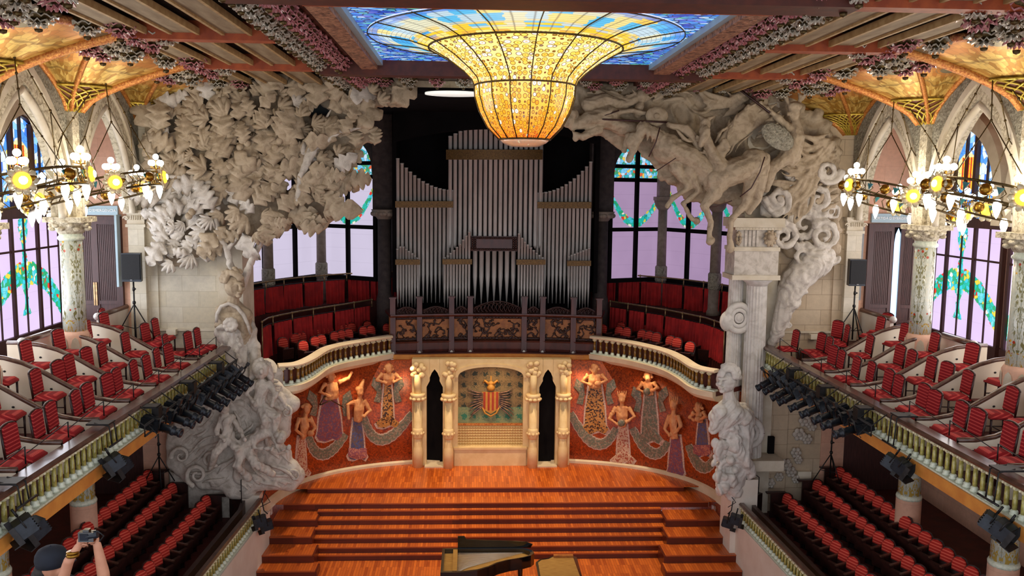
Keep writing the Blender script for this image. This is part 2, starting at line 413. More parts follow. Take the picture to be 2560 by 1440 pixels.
    # niche
    M['niche'] = simple('warm_cream_stone', c8(232,204,152), c8(220,188,134), 3, .6, bump=.1)
    t = NT('diaper_relief'); o = t.co(); g = t.sep(o)
    a = t.M('SINE', t.M('MULTIPLY', t.M('ADD', g[0], g[2]), 34)); b = t.M('SINE', t.M('MULTIPLY', t.M('SUBTRACT', g[0], g[2]), 34))
    h = t.M('MULTIPLY', a, b)
    M['diaper'] = t.bsdf(t.mix(t.ramp(h, [(.4, 0.0), (.6, 1.0)]), c8(208,172,112), c8(232,204,146)), .6, nrm=t.bump(h, .8, .03))
    t = NT('leafy_tapestry'); o = t.co(); g = t.sep(o)
    cx = t.M('SUBTRACT', t.M('FRACT', t.M('MULTIPLY', g[0], 2.6)), .5); cz = t.M('SUBTRACT', t.M('FRACT', t.M('MULTIPLY', g[2], 2.7)), .5)
    d = t.M('ADD', t.VM('LENGTH', t.comb(cx, cz, 0)), t.M('MULTIPLY', t.noise(o, 7, 4, .6, 1.8), 1.1))
    f = t.ramp(d, [(.0, 1.0), (.74, 1.0), (.78, 0.0), (.88, 0.0), (.92, .8), (1.0, .0)])
    base = t.mix(t.M('LESS_THAN', g[2], 2.0), c8(136,112,74), c8(140,146,104))
    leaf = t.mix(t.M('LESS_THAN', g[2], 2.0), c8(50,58,48), c8(52,120,96))
    M['tapestry'] = t.bsdf(t.mix(f, base, leaf), .8)
    M['flag_red'] = simple('heraldic_red', c8(160,48,24), c8(176,60,30), 10, .6)
    M['flag_gold'] = simple('heraldic_gold', c8(206,148,60), c8(190,130,50), 10, .6)
    M['mantle'] = simple('mantling_cloth', c8(54,50,70), c8(176,130,96), 9, .7)
    M['sign'] = simple('pale_blue_sign', c8(150,172,182), c8(160,182,190), 2, .5)
    M['sign_grey'] = simple('grey_metal_strip', c8(110,112,114), c8(130,132,134), 2, .5)
    M['letter'] = simple('white_letter', c8(236,240,240), None, 2, .5)
    M['exit_green'] = simple('green_exit_sign', c8(20,110,90), c8(24,120,96), 2, .5)
    M['gold_str'] = simple('bronze_frame_and_strings', c8(150,104,46), c8(196,156,84), 12, .4, .4, stretch=(.4,9,1))
    M['ivory'] = simple('ivory', c8(230,222,204), None, 3, .3)
    M['skin'] = simple('skin', c8(176,120,92), c8(196,140,110), 6, .55)
    M['navy'] = simple('navy_cloth', c8(7,12,24), c8(12,20,34), 8, .85)
    M['dark_cloth'] = simple('black_cloth', c8(14,15,20), c8(22,24,30), 8, .9)
    M['hair'] = simple('dark_hair', c8(24,18,16), c8(40,30,24), 30, .7)
    M['flame'] = simple('lit_frosted_bulb', c8(255,250,235), None, 2, .4, emit=c8(255,246,226), es=9)
    M['globe'] = simple('lit_globe_bulb', c8(255,250,235), None, 2, .4, emit=c8(255,248,232), es=10)
    M['amber_lamp'] = simple('lit_amber_lens', c8(255,200,60), None, 2, .4, emit=c8(255,190,50), es=2.6)
    M['white_core'] = simple('lit_lamp_core', c8(255,250,220), None, 2, .4, emit=c8(255,244,200), es=9)
    t = NT('crystal_petal'); M['petal'] = t.bsdf(c8(226,216,180), .15, coat=.5, trans=.35, spec=.6)
    M['turq'] = simple('turquoise_glass', c8(30,90,96), c8(60,130,134), 10, .2)
    M['white_oval'] = simple('lit_oval_pane', c8(240,240,230), None, 2, .4, emit=c8(244,244,236), es=.7)
    # ---- glass
    def glassmat(name, col, es=1.0):
        t, c = col
        d = t.n('BsdfPrincipled', {'Base Color': c8(40, 38, 44), 'Roughness': .2, 'Emission Color': c, 'Emission Strength': es})
        t.t.links.new(d.outputs[0], t.out.inputs[0]); return t.m
    # flat water-blue skylight panes (UV in metres)
    t = NT('blue_leaded_glass'); o = t.co('UV'); v = t.mapv(o, (1.0, 2.3, 1))
    vc = t.sep(t.vor(v, 5.5, 'Color')); ve = t.vor(v, 5.5, 'Distance', 'DISTANCE_TO_EDGE')
    col = t.ramp(vc[0], [(0, c8(30,74,190)), (.2, c8(70,150,235)), (.38, c8(40,110,220)), (.52, c8(150,205,245)), (.66, c8(48,130,200)), (.78, c8(215,232,248)), (.86, c8(110,120,225)), (.94, c8(90,190,170))], 'CONSTANT')
    col = t.mix(t.ramp(ve, [(.0, 1.0), (.045, 1.0), (.07, 0.0)]), col, c8(10,18,50))
    M['sky_blue'] = glassmat('x', (t, col), 1.15)
    # bell: u = angle (0..1), v = profile 0 bottom .. 1 rim
    t = NT('amber_rondel_glass'); o = t.co('UV'); g = t.sep(o)
    rr = t.n('MapRange', {0: g[1], 1: 0.0, 2: 1.0, 3: .55, 4: 2.2}).outputs[0]
    p = t.comb(t.M('MULTIPLY', g[0], 34), t.M('MULTIPLY', g[1], 13.5), 0)
    vd = t.vor(p, 2.0, 'Distance', rnd_=.45); vc = t.sep(t.vor(p, 2.0, 'Color', rnd_=.45))
    hb = t.M('ADD', g[1], t.M('MULTIPLY', t.M('SUBTRACT', vc[0], .5), .34))
    base = t.ramp(hb, [(.0, c8(200,50,10)), (.10, c8(235,110,15)), (.2, c8(250,140,16)), (.42, c8(252,166,24)), (.6, c8(252,180,50)), (.78, c8(250,196,80)), (1.0, c8(252,214,90))])
    base = t.mix(t.M('GREATER_THAN', vc[1], t.M('SUBTRACT', .96, t.M('MULTIPLY', g[1], .38))), base, c8(255,246,214))
    base = t.mix(t.M('GREATER_THAN', vc[2], .93), base, c8(206,70,16))
    rowred = t.M('MULTIPLY', t.M('LESS_THAN', t.M('ABSOLUTE', t.M('SUBTRACT', g[1], .115)), .02), t.M('GREATER_THAN', vc[2], .45))
    base = t.mix(rowred, base, c8(170,30,14))
    ring = t.ramp(vd, [(.0, 1.0), (.12, 1.0), (.16, 0.0)])
    base = t.mix(t.M('MULTIPLY', ring, .75), base, c8(222,112,14))
    base = t.mix(t.M('GREATER_THAN', vd, .47), base, t.ramp(g[1], [(.15, c8(222,104,14)), (.45, c8(248,186,60)), (.75, c8(252,222,140)), (1.0, c8(255,226,120))]))
    lead = t.ramp(vd, [(.37, 0.0), (.41, 1.0), (.48, 1.0), (.51, 0.0)])
    base = t.mix(t.M('MULTIPLY', lead, .9), base, c8(104,58,12))
    M['bell'] = glassmat('x', (t, base), 1.5)
    # flaring rays: u angle, v 0 rim .. 1 outer
    t = NT('sunray_leaded_glass'); o = t.co('UV'); g = t.sep(o)
    a = t.M('MULTIPLY', g[0], 40); cell = t.M('FLOOR', t.M('ADD', a, t.M('MULTIPLY', t.noise(t.comb(g[0], g[1], 0), 9, 2), .8)))
    w = t.n('TexWhiteNoise', {'Vector': t.comb(cell, t.M('FLOOR', t.M('MULTIPLY', g[1], 3)), 0)}).outputs[0]
    w2 = t.n('TexWhiteNoise', {'Vector': t.comb(cell, t.M('FLOOR', t.M('MULTIPLY', g[1], 14)), 3)}).outputs[0]
    bl = t.ramp(w, [(.0, c8(90,190,235)), (.25, c8(190,215,225)), (.5, c8(225,222,190)), (.68, c8(60,165,230)), (.82, c8(240,220,140)), (.93, c8(250,205,90))], 'CONSTANT')
    ye = t.ramp(w2, [(.0, c8(255,206,50)), (.4, c8(255,230,130)), (.75, c8(244,180,60))], 'CONSTANT')
    col = t.mix(t.ramp(t.M('ADD', g[1], t.M('MULTIPLY', w2, .3)), [(.3, 0.0), (.48, 1.0)]), ye, bl)
    col = t.mix(t.ramp(t.M('ADD', g[1], t.M('MULTIPLY', w2, .15)), [(.85, 0.0), (1.0, .8)]), col, c8(70,130,225))
    la = t.ramp(t.M('FRACT', a), [(.0, 1.0), (.08, 0.0), (.92, 0.0), (1.0, 1.0)]); lb = t.ramp(t.M('FRACT', t.M('MULTIPLY', g[1], 14)), [(.0, 1.0), (.1, 0.0), (.9, 0.0), (1.0, 1.0)])
    col = t.mix(t.M('MULTIPLY', t.M('MAXIMUM', la, lb), .7), col, c8(60,60,70))
    M['rays'] = glassmat('x', (t, col), 1.15)
    # side windows: UV: u metres across (0 centre), v metres from the sill
    def garland(name, base, base2, es, gcx, sag, top, mid=True, gw=.26):
        t = NT(name); o = t.co('UV'); g = t.sep(o); u, v = g[0], g[1]
        vc = t.sep(t.vor(o, 9, 'Color')); ve = t.vor(o, 9, 'Distance', 'DISTANCE_TO_EDGE')
        col = t.mix(t.noise(o, .8, 2), base, base2)
        tile = t.ramp(t.M('FRACT', t.M('MULTIPLY', v, 1.9)), [(.0, .5), (.03, 0.0)])
        col = t.mix(tile, col, tuple(x * .6 for x in base[:3]) + (1,))
        # swag: |v - (sag + k u^2)| < w
        curve = t.M('ADD', sag, t.M('MULTIPLY', gcx, t.M('MULTIPLY', u, u)))
        dd = t.M('ABSOLUTE', t.M('SUBTRACT', v, curve))
        sw = t.M('MULTIPLY', t.M('LESS_THAN', t.M('ADD', dd, t.M('MULTIPLY', vc[2], .06)), gw), t.M('LESS_THAN', v, top))
        if mid:
            md = t.M('MULTIPLY', t.M('LESS_THAN', t.M('ADD', t.M('ABSOLUTE', u), t.M('MULTIPLY', vc[2], .08)), t.M('MULTIPLY_ADD', t.M('SINE', t.M('MULTIPLY', v, 5)), .07, .2)), t.M('GREATER_THAN', v, .5))
            sw = t.M('MAXIMUM', sw, md)
        gc = t.ramp(vc[0], [(.0, c8(30,190,170)), (.28, c8(60,200,220)), (.48, c8(40,170,110)), (.66, c8(110,215,225)), (.8, c8(235,210,70)), (.9, c8(225,60,40)), (.96, c8(240,240,220))], 'CONSTANT')
        gc = t.mix(t.ramp(ve, [(.0, .8), (.05, 0.0)]), gc, c8(20,90,90))
        col = t.mix(sw, col, gc)
        return glassmat('x', (t, col), es)
    M['win_side'] = garland('lavender_garland_glass', c8(226,206,236), c8(206,178,226), 1.25, -.31, 1.6, 3.0, gw=.33)
    M['win_apse'] = garland('violet_garland_glass', c8(206,196,220), c8(216,206,230), .95, .85, 2.1, 3.7, mid=False, gw=.2)
    M['win_apse_r'] = garland('mauve_garland_glass', c8(168,140,176), c8(190,160,196), .85, .85, 2.1, 3.7, mid=False, gw=.2)
    t = NT('blue_arch_glass'); o = t.co('UV'); g = t.sep(o); u, v = g[0], g[1]
    vc = t.sep(t.vor(o, 6, 'Color')); ve = t.vor(o, 6, 'Distance', 'DISTANCE_TO_EDGE')
    col = t.ramp(vc[0], [(.0, c8(80,150,240)), (.3, c8(140,200,250)), (.55, c8(215,236,252)), (.8, c8(60,120,225)), (.92, c8(240,225,120))], 'CONSTANT')
    sh = t.M('MULTIPLY', t.M('LESS_THAN', t.M('ABSOLUTE', u), .28), t.M('MULTIPLY', t.M('GREATER_THAN', v, .75), t.M('LESS_THAN', v, 1.6)))
    stp = t.mix(t.M('GREATER_THAN', t.M('FRACT', t.M('MULTIPLY', u, 8)), .5), c8(255,190,40), c8(200,50,20))
    halo = t.M('LESS_THAN', t.VM('LENGTH', t.comb(u, t.M('SUBTRACT', v, 1.2), 0)), .52)
    col = t.mix(t.M('MULTIPLY', halo, .8), col, c8(250,226,130)); col = t.mix(sh, col, stp)
    col = t.mix(t.ramp(ve, [(.0, .7), (.05, 0.0)]), col, c8(30,50,110))
    M['win_arch'] = glassmat('x', (t, col), 1.35)
    t = NT('small_leaded_flower_glass'); o = t.co('UV'); vc = t.sep(t.vor(o, 9, 'Color')); ve = t.vor(o, 9, 'Distance', 'DISTANCE_TO_EDGE')
    gc = t.ramp(vc[0], [(.0, c8(60,180,190)), (.3, c8(120,200,240)), (.5, c8(70,160,110)), (.65, c8(200,225,245)), (.8, c8(235,200,90)), (.9, c8(220,100,60))], 'CONSTANT')
    M['win_top'] = glassmat('x', (t, t.mix(t.ramp(ve, [(.0, .8), (.05, 0.0)]), gc, c8(20,60,90))), 1.0)
    M['day'] = simple('daylight_slit', c8(190,214,246), None, 2, .5, emit=c8(170,205,250), es=1.6)
mats()
YW = 24.6; XCOL = 10.2; XOUT = 12.4; YC = [20.5, 16.6, 12.7]; BAY = 3.9
SIDES = ((-1, 'left'), (1, 'right'))
def rear(X): return 24.3 + 4.9 * max(0, 1 - (abs(X) / 7.0) ** 2.5) ** .4
def apse(X): return 25 + 9.2 * max(0, 1 - (abs(X) / 8.9) ** 2.3) ** (1 / 2.3)
def rearpath(x0, x1, n=60):
    out = []
    for i in range(n + 1):
        X = x0 + (x1 - x0) * i / n; out.append(V((X, rear(X), 0)))
    return out
def arcpath(f, half, n=64, off=0):
    """points along the curve by angle so the steep ends are well sampled"""
    out = []
    for i in range(n + 1):
        a = PI * i / n; X = -half * cos(a)
        X = math.copysign(abs(X), X); out.append(V((X, f(X), 0)))
    if off:
        q = []
        for i, p in enumerate(out):
            t = (out[min(i+1, n)] - out[max(i-1, 0)]).normalized(); q.append(p + V((-t.y, t.x, 0)) * off)
        return q
    return out
def band(mb, samples, fn, d0, d1):
    """samples (u, vlo, vhi) -> solid strip of thickness d0..d1"""
    n = len(samples); vs = []
    for u, a, b in samples: vs += [fn(u, a, d0), fn(u, b, d0), fn(u, b, d1), fn(u, a, d1)]
    fs = [(4*i+k, 4*i+(k+1)%4, 4*i+4+(k+1)%4, 4*i+4+k) for i in range(n-1) for k in range(4)] + [(0,1,2,3), (4*n-1,4*n-2,4*n-3,4*n-4)]
    return mb.add(vs, fs, False)
def arch(s, rho=2.2, stilt=0, n=12):
    """pointed arch outline (u, v) from -s to s"""
    r = rho * s; out = []
    top = math.acos((r - s) / r)
    for i in range(n + 1):
        a = top * i / n; out.append((-(r * cos(a) - (r - s)), r * sin(a) + stilt))
    return [(-s, 0)] * (stilt > 0) + out + [(-u, v) for u, v in out[-2::-1]] + [(s, 0)] * (stilt > 0)
def ring(mb, inner, outer, fn, d0, d1):
    n = len(inner); vs = []
    for (a, b), (c, d) in zip(inner, outer): vs += [fn(a, b, d0), fn(c, d, d0), fn(c, d, d1), fn(a, b, d1)]
    fs = [(4*i+k, 4*i+(k+1)%4, 4*i+4+(k+1)%4, 4*i+4+k) for i in range(n-1) for k in range(4)] + [(0,1,2,3), (4*n-1,4*n-2,4*n-3,4*n-4)]
    return mb.add(vs, fs, False)

def shell():
    # stage and hall floor
    m = MB(); m.box((-6.75, 8, -.2), (6.75, 27, 0)); struct(m, 'floor', M['floor'])
    # risers --------------------------------------------------------------
    ys = [1385, 1366, 1342, 1320, 1297, 1275]
    xa = [(776, 1677), (779, 1675), (784, 1670), (788, 1664), (792, 1660), (795, 1655)]
    names = ['lowest', 'second lowest', 'third', 'fourth', 'fifth', 'sixth']
    pts = []
    for k in range(6):
        z = .16 * (k + 1); a = pZ(xa[k][0], ys[k], z); b = pZ(xa[k][1], ys[k], z); pts.append((a.x, b.x, (a.y + b.y) / 2, z))
    yr2 = pZ(1220, 1257, 1.12).y; yr1 = pZ(1220, 1219, 1.28).y
    for k, (xl, xr, y, z) in enumerate(pts):
        y2 = pts[k+1][2] if k < 5 else yr2
        t = empty('stage_step', (0, y, 0), 'long red-brown timber step across the stage, %s of the six in the middle' % names[k], 'step', 'middle steps of the stage')
        m = MB(); m.box((xl, y + .03, z - .03), (xr, y2 + .02, z)); m.build('tread', M['floor'], t)
        m = MB(); m.box((xl, y, 0 if k == 0 else z - .17), (xr, y + .03, z - .03)); m.build('riser_board', M['riser'], t)
        m = MB(); m.box((xl, y - .015, z - .03), (xr, y + .03, z + .002)); m.build('nosing', M['nosing'], t)
    def slab(y0, z, zb, label, xh):
        t = empty('stage_platform', (0, y0, 0), label, 'platform', 'curved platforms at the back of the stage')
        r = [p for p in arcpath(rear, 7.0, 80) if p.y > y0 + .03]
        poly = [(r[0].x, y0 + .03)] + [(p.x, p.y - .03) for p in r] + [(r[-1].x, y0 + .03)]
        m = MB(); m.prism(poly[::-1], lambda u, v, d: V((u, v, d)), z - .03, z); m.build('tread', M['floor'], t)
        m = MB(); m.box((-xh, y0, zb), (xh, y0 + .03, z - .03)); m.build('riser_board', M['riser'], t)
        m = MB(); m.box((-xh, y0 - .015, z - .03), (xh, y0 + .03, z + .002)); m.build('nosing', M['nosing'], t)
    slab(yr2, 1.12, .94, 'broad curved stage platform below the topmost one, in orange parquet', 6.55)
    slab(yr1, 1.28, 1.12, 'topmost curved stage platform in front of the mosaic wall, orange parquet', 6.0)
    nm = ['front', 'second', 'third', 'rearmost']
    for s, sn in SIDES:
        for k, (y_, xl, xr) in enumerate(((1428, 783, 1671), (1388, 776, 1668), (1342, 772, 1675), (1299, 785, 1672))):
            z = .22 * (k + 1); p = pZ(xl if s < 0 else 1740, y_, z); yy = pZ(730 if s < 0 else 1740, y_, z).y
            xi = abs(pZ(xl + 4 if s < 0 else xr - 4, y_, z).x); ny = (1388, 1342, 1299, 1257)[k]
            y2 = pZ(730 if s < 0 else 1740, ny, z + .22).y
            t = empty('side_step', (s * 6, yy, 0), 'short wide timber step beside the %s box wall, %s of four' % (sn, nm[k]), 'step', 'steps on the %s edge of the stage' % sn)
            m = MB(); m.box((min(s*xi, s*6.72), yy + .03, z - .03), (max(s*xi, s*6.72), y2 + .02, z)); m.build('tread', M['floor'], t)
            m = MB(); m.box((min(s*xi, s*6.72), yy, 0), (max(s*xi, s*6.72), yy + .03, z - .03)); m.build('riser_board', M['riser'], t)
            m = MB(); m.box((min(s*xi, s*6.72), yy - .015, z - .03), (max(s*xi, s*6.72), yy + .03, z + .002)); m.build('nosing', M['nosing'], t)
            m = MB(); m.box((min(s*(xi-.05), s*xi), yy, 0), (max(s*(xi-.05), s*xi), y2, z - .03)); m.build('side_board', M['riser'], t)
    # mosaic wall behind the stage
    pth = arcpath(rear, 7.0, 90)
    m = MB(); m.sweep(pth, [(0, 0), (0, 4.9), (.25, 4.9), (.25, 0)]); m.sm = [True] * len(m.sm)
    o = struct(m, 'wall_back', M['mural'], origin=(0, 0, 0))
    m = MB(); m.sweep(pth, [(-.1, 1.1), (-.1, 1.36), (-.02, 1.4), (0, 1.4), (0, 1.1)]); struct(m, 'baseboard_back', M['lip'])
    # balcony slab over the mosaic wall: serpentine edge
    half = [pZ(x, y, 5.75) for x, y in ((695, 908), (740, 904), (775, 890), (812, 868), (850, 857), (900, 848), (975, 836))]
    right = [pZ(x, y, 5.75) for x, y in ((1480, 837), (1560, 848), (1620, 860), (1668, 873), (1705, 890), (1742, 912), (1792, 922))]
    def smooth(p, n=40):
        out = []
        for i in range(len(p) - 1):
            a, b, c, d = p[max(i-1, 0)], p[i], p[i+1], p[min(i+2, len(p)-1)]
            for k in range(8):
                t = k / 8; out.append(.5 * ((2*b) + (c-a)*t + (2*a-5*b+4*c-d)*t*t + (3*b-a-3*c+d)*t**3))
        return out + [p[-1]]
    global LB, RB; LB = smooth(half); RB = smooth(right)
    for p in LB + RB: p.z = 0
    ctr = [V((x, 29.1 + .3 * (1 - (x / 3.6) ** 2), 0)) for x in (-3.0, -1.5, 0, 1.5, 3.0)]
    edge = LB + ctr + RB
    ends = [V((7.9, 25.0, 0)), V((8.9, 28, 0)), V((7.9, 32, 0)), V((5, 35, 0)), V((-5, 35, 0)), V((-7.9, 32, 0)), V((-8.9, 28, 0)), V((-7.9, 25.0, 0))]
    m = MB(); m.prism([(p.x, p.y) for p in edge + ends][::-1], lambda u, v, d: V((u, v, d)), 4.95, 5.08); struct(m, 'floor_balcony', M['dark_floor'])
    for nm_, P in (('trim_1', LB), ('trim_2', RB)):
        m = MB(); m.sweep(P, [(.30, 4.72), (-.02, 4.82), (-.16, 4.94), (-.18, 5.1), (.12, 5.1), (.6, 5.0), (.6, 4.72)]); struct(m, nm_, M['lip'])
    m = MB(); m.sweep([LB[-1]] + ctr + [RB[0]], [(1.8, 4.86), (-.1, 4.9), (-.12, 5.06), (1.8, 5.06)]); struct(m, 'trim_3', M['beam_gold'])
    # stage side: low box walls, box floors
    for s, sn in SIDES:
        f = lambda a, b, z0, z1, y0, y1, m=None: (m or MB()).box((min(s*a, s*b), y0, z0), (max(s*a, s*b), y1, z1))
        a0, a1 = V((s*7.35, 12.0, 0)), V((s*6.78, 24.3, 0))
        m = MB(); m.sweep([a0, a1] if s < 0 else [a0, a1], [(-.12*s, -.5), (-.12*s, 1.4), (.12*s, 1.4), (.12*s, -.5)]); struct(m, 'wall_box_' + sn, M['cream_wall'])
        m = MB(); f(6.95, 8.75, 1.0, 1.2, 8, YW, m); f(8.75, 9.3, 1.0, 1.5, 8, YW, m); f(9.3, XOUT, 1.0, 1.85, 8, YW, m); struct(m, 'floor_box_' + sn, M['dark_floor'])
        m = MB(); f(7.7, 8.75, 5.6, 5.82, 8, YW, m); f(8.75, 9.65, 5.6, 6.12, 8, YW, m); f(9.65, XOUT, 5.6, 6.42, 8, YW, m); struct(m, 'floor_gallery_' + sn, M['dark_floor'])
        m = MB(); f(7.52, 7.75, 5.46, 5.69, 8, YW - .3, m); struct(m, 'trim_fascia_' + sn, M['beam_gold'])
        m = MB(); f(7.75, XOUT, 5.5, 5.6, 8, YW, m); struct(m, 'ceiling_under_gallery_' + sn, M['cream_wall'])
        m = MB(); f(XOUT, XOUT + .3, .8, 14.2, 8, YW + .4, m); struct(m, 'wall_' + sn, M['pink_wall'])
        # proscenium wall
        m = MB(); f(XCOL + .25, XOUT, 1.0, 14.2, YW, YW + .4, m); struct(m, 'wall_end_' + sn, M['pink_wall'])
        m = MB(); f(8.0, XCOL + .25, 1.0, 14.2, YW, YW + .4, m)
        f(8.0, 8.55, 1.0, 13.5, YW - .06, YW, m); f(9.7, XCOL + .25, 5.8, 9.7, YW - .05, YW, m)
        struct(m, 'wall_proscenium_' + sn, M['stone_wall' if s < 0 else 'stone_tan'])
        m = MB(); f(7.3 if s < 0 else 6.95, 8.0, 0.0, 13.6, YW - .2, YW + 1.0, m); struct(m, 'wall_return_' + sn, M['stone_plain'] if s > 0 else M['stone_plain'])
        # dado lines
        m = MB(); f(8.0, XCOL + .2, 6.62, 6.68, YW - .08, YW, m); struct(m, 'trim_dado_' + sn, M['stone_plain'])
        # aisle ceiling
        m = MB(); f(XCOL, XOUT + .3, 13.0, 14.0, 8, YW, m); struct(m, 'ceiling_aisle_' + sn, M['pink_wall'])
        # door at the end of the gallery
        dn = 'door_1' if s < 0 else 'door_2'
        x0, x1 = 10.75, 12.05; zt = 9.75
        r = empty(dn, (s * 11.4, YW, 6.42), None, None); r['kind'] = 'structure'
        m = MB(); f(x0 - .1, x0, 6.42, zt + .1, YW - .12, YW + .02, m); f(x1, x1 + .1, 6.42, zt + .1, YW - .12, YW + .02, m); f(x0, x1, zt, zt + .1, YW - .12, YW + .02, m); m.build('door_frame', M['door_wood'], r)
        def leaf(a, b, y, ang=0):
            m = MB(); w = b - a; n = 9
            Mx = Matrix.Translation((s * a, y, 0)) @ Matrix.Rotation(ang, 4, 'Z')
            g = lambda u0, u1, z0, z1, d0, d1: m.box((min(s*u0, s*u1), d0, z0), (max(s*u0, s*u1), d1, z1), Mx)
            g(0, w, 6.42, zt, 0, .05)
            g(0, .09, 6.42, zt, -.03, 0); g(w - .09, w, 6.42, zt, -.03, 0)
            for z0, z1 in ((6.42, 6.55), (6.95, 7.03), (7.38, 7.48), (zt - .12, zt)): g(.09, w - .09, z0, z1, -.03, 0)
            for i in range(n): g(.1 + (w - .2) * (i + .15) / n, .1 + (w - .2) * (i + .8) / n, 7.5, zt - .14, -.02, 0)
            m.build('door_leaf', M['door_wood'], r)
        if s < 0:
            leaf(10.75, 11.4, YW - .06); leaf(11.4, 12.05, YW - .06)
            m = MB(); f(11.36, 11.40, 7.35, 8.0, YW - .13, YW - .09, m); f(11.42, 11.46, 7.35, 8.0, YW - .13, YW - .09, m); m.build('door_handle', M['pipe_rail'], r)
        else:
            leaf(10.75, 11.42, YW - .06)
            m = MB(); f(11.42, 12.05, 6.42, zt, YW - .03, YW + .02, m); m.build('dark_opening', M['void'], r)
            m = MB(); q = [(0, 0), (.2, 0), (.2, 2.2), (.17, 2.45), (.1, 2.62), (.03, 2.45), (0, 2.2)]
            m.prism([(11.46 + u, 7.1 + v) for u, v in q], lambda u, v, d: V((u, YW - .04 + d, v)), -.01, .005); m.build('daylight_gap', M['day'], r)
            leaf(11.62, 12.05, YW - .1, R(-12))
        # emergency exit sign
        t = empty('exit_sign', (s * 11.4, YW, 9.85), 'pale blue emergency exit sign over the %s gallery door' % ('closed left' if s < 0 else 'half-open right'), 'sign')
        m = MB(); f(10.72, 12.0, 9.88, 10.14, YW - .1, YW - .02, m); m.build('panel', M['sign'], t)
        cu = bpy.data.curves.new('text', 'FONT'); cu.body = "SORTIDA D'EMERGÈNCIA"; cu.size = .105; cu.extrude = .004; cu.align_x = 'CENTER'
        tmp = bpy.data.objects.new('text', cu); COL.objects.link(tmp); me = bpy.data.meshes.new_from_object(tmp.evaluated_get(bpy.context.evaluated_depsgraph_get())); bpy.data.objects.remove(tmp)
        tx = bpy.data.objects.new('lettering', me); COL.objects.link(tx); tx.parent = t; tx.location = (-.04 * s, -.108, .125); tx.rotation_euler = (PI/2, 0, 0); me.materials.clear(); me.materials.append(M['letter'])
        if s > 0:
            m = MB(); f(10.42, 10.54, 7.6, 9.8, YW - .06, YW, m); m.build('wall_strip', M['sign_grey'], None, 'narrow grey vertical metal strip on the pink wall beside the right door', 'panel')
        else:
            m = MB(); m.box((-10.72, YW - .35, 7.9), (-10.66, YW, 9.9)); m.build('wall_strip', M['sign'], None, 'pale blue vertical metal strip on the wall beside the left door', 'panel')
        # lower wall door
        m = MB(); f(10.3, 12.2, 1.5, 4.4, YW - .06, YW, m); struct(m, 'door_%d' % (3 if s < 0 else 4), M['door_wood'])
        m = MB(); f(9.6, 10.3, 1.3, 5.5, YW - .04, YW, m); struct(m, 'trim_lower_' + sn, M['pink_wall'])
        # pilaster with scroll capital at the end of the arcade
        t = empty('pilaster', (s * XCOL, YW - .15, 5.9), 'pale stone pilaster with scroll capital at the %s end of the gallery' % sn, 'pilaster')
        m = MB(); f(XCOL - .22, XCOL + .22, 5.85, 9.62, YW - .2, YW - .05, m); f(XCOL - .27, XCOL + .27, 9.56, 9.64, YW - .24, YW, m); m.build('shaft', M['stone_wall'], t)
        m = MB(); f(XCOL - .3, XCOL + .3, 9.93, 10.03, YW - .3, YW, m); f(XCOL - .24, XCOL + .24, 9.64, 9.93, YW - .2, YW, m)
        for e in (-1, 1):
            pts_ = [V((s*XCOL + e*(.24 + .085*math.exp(-k*.14)*cos(k*.6)), YW - .25, 9.8 + .085*math.exp(-k*.14)*sin(k*.6))) for k in range(16)]
            m.tube(pts_, .022, 6)
        for q in range(5): m.ell((s*XCOL + (q-2)*.06, YW - .22, 9.82), (.022, .03, .07), 6, 5)
        m.build('scroll_capital', M['stone_plain'], t)
    # header across the stage opening
    m = MB(); m.box((-8.2, YW, 13.58), (8.2, YW + .5, 14.2)); struct(m, 'wall_header', M['plaster'])
    m = MB(); m.sweep([V((-8, YW - .02, 0)), V((8, YW - .02, 0))], [(-.02, 13.52), (.14, 13.56), (.16, 13.66), (-.02, 13.7)]); struct(m, 'trim_header', M['plaster'])
shell()
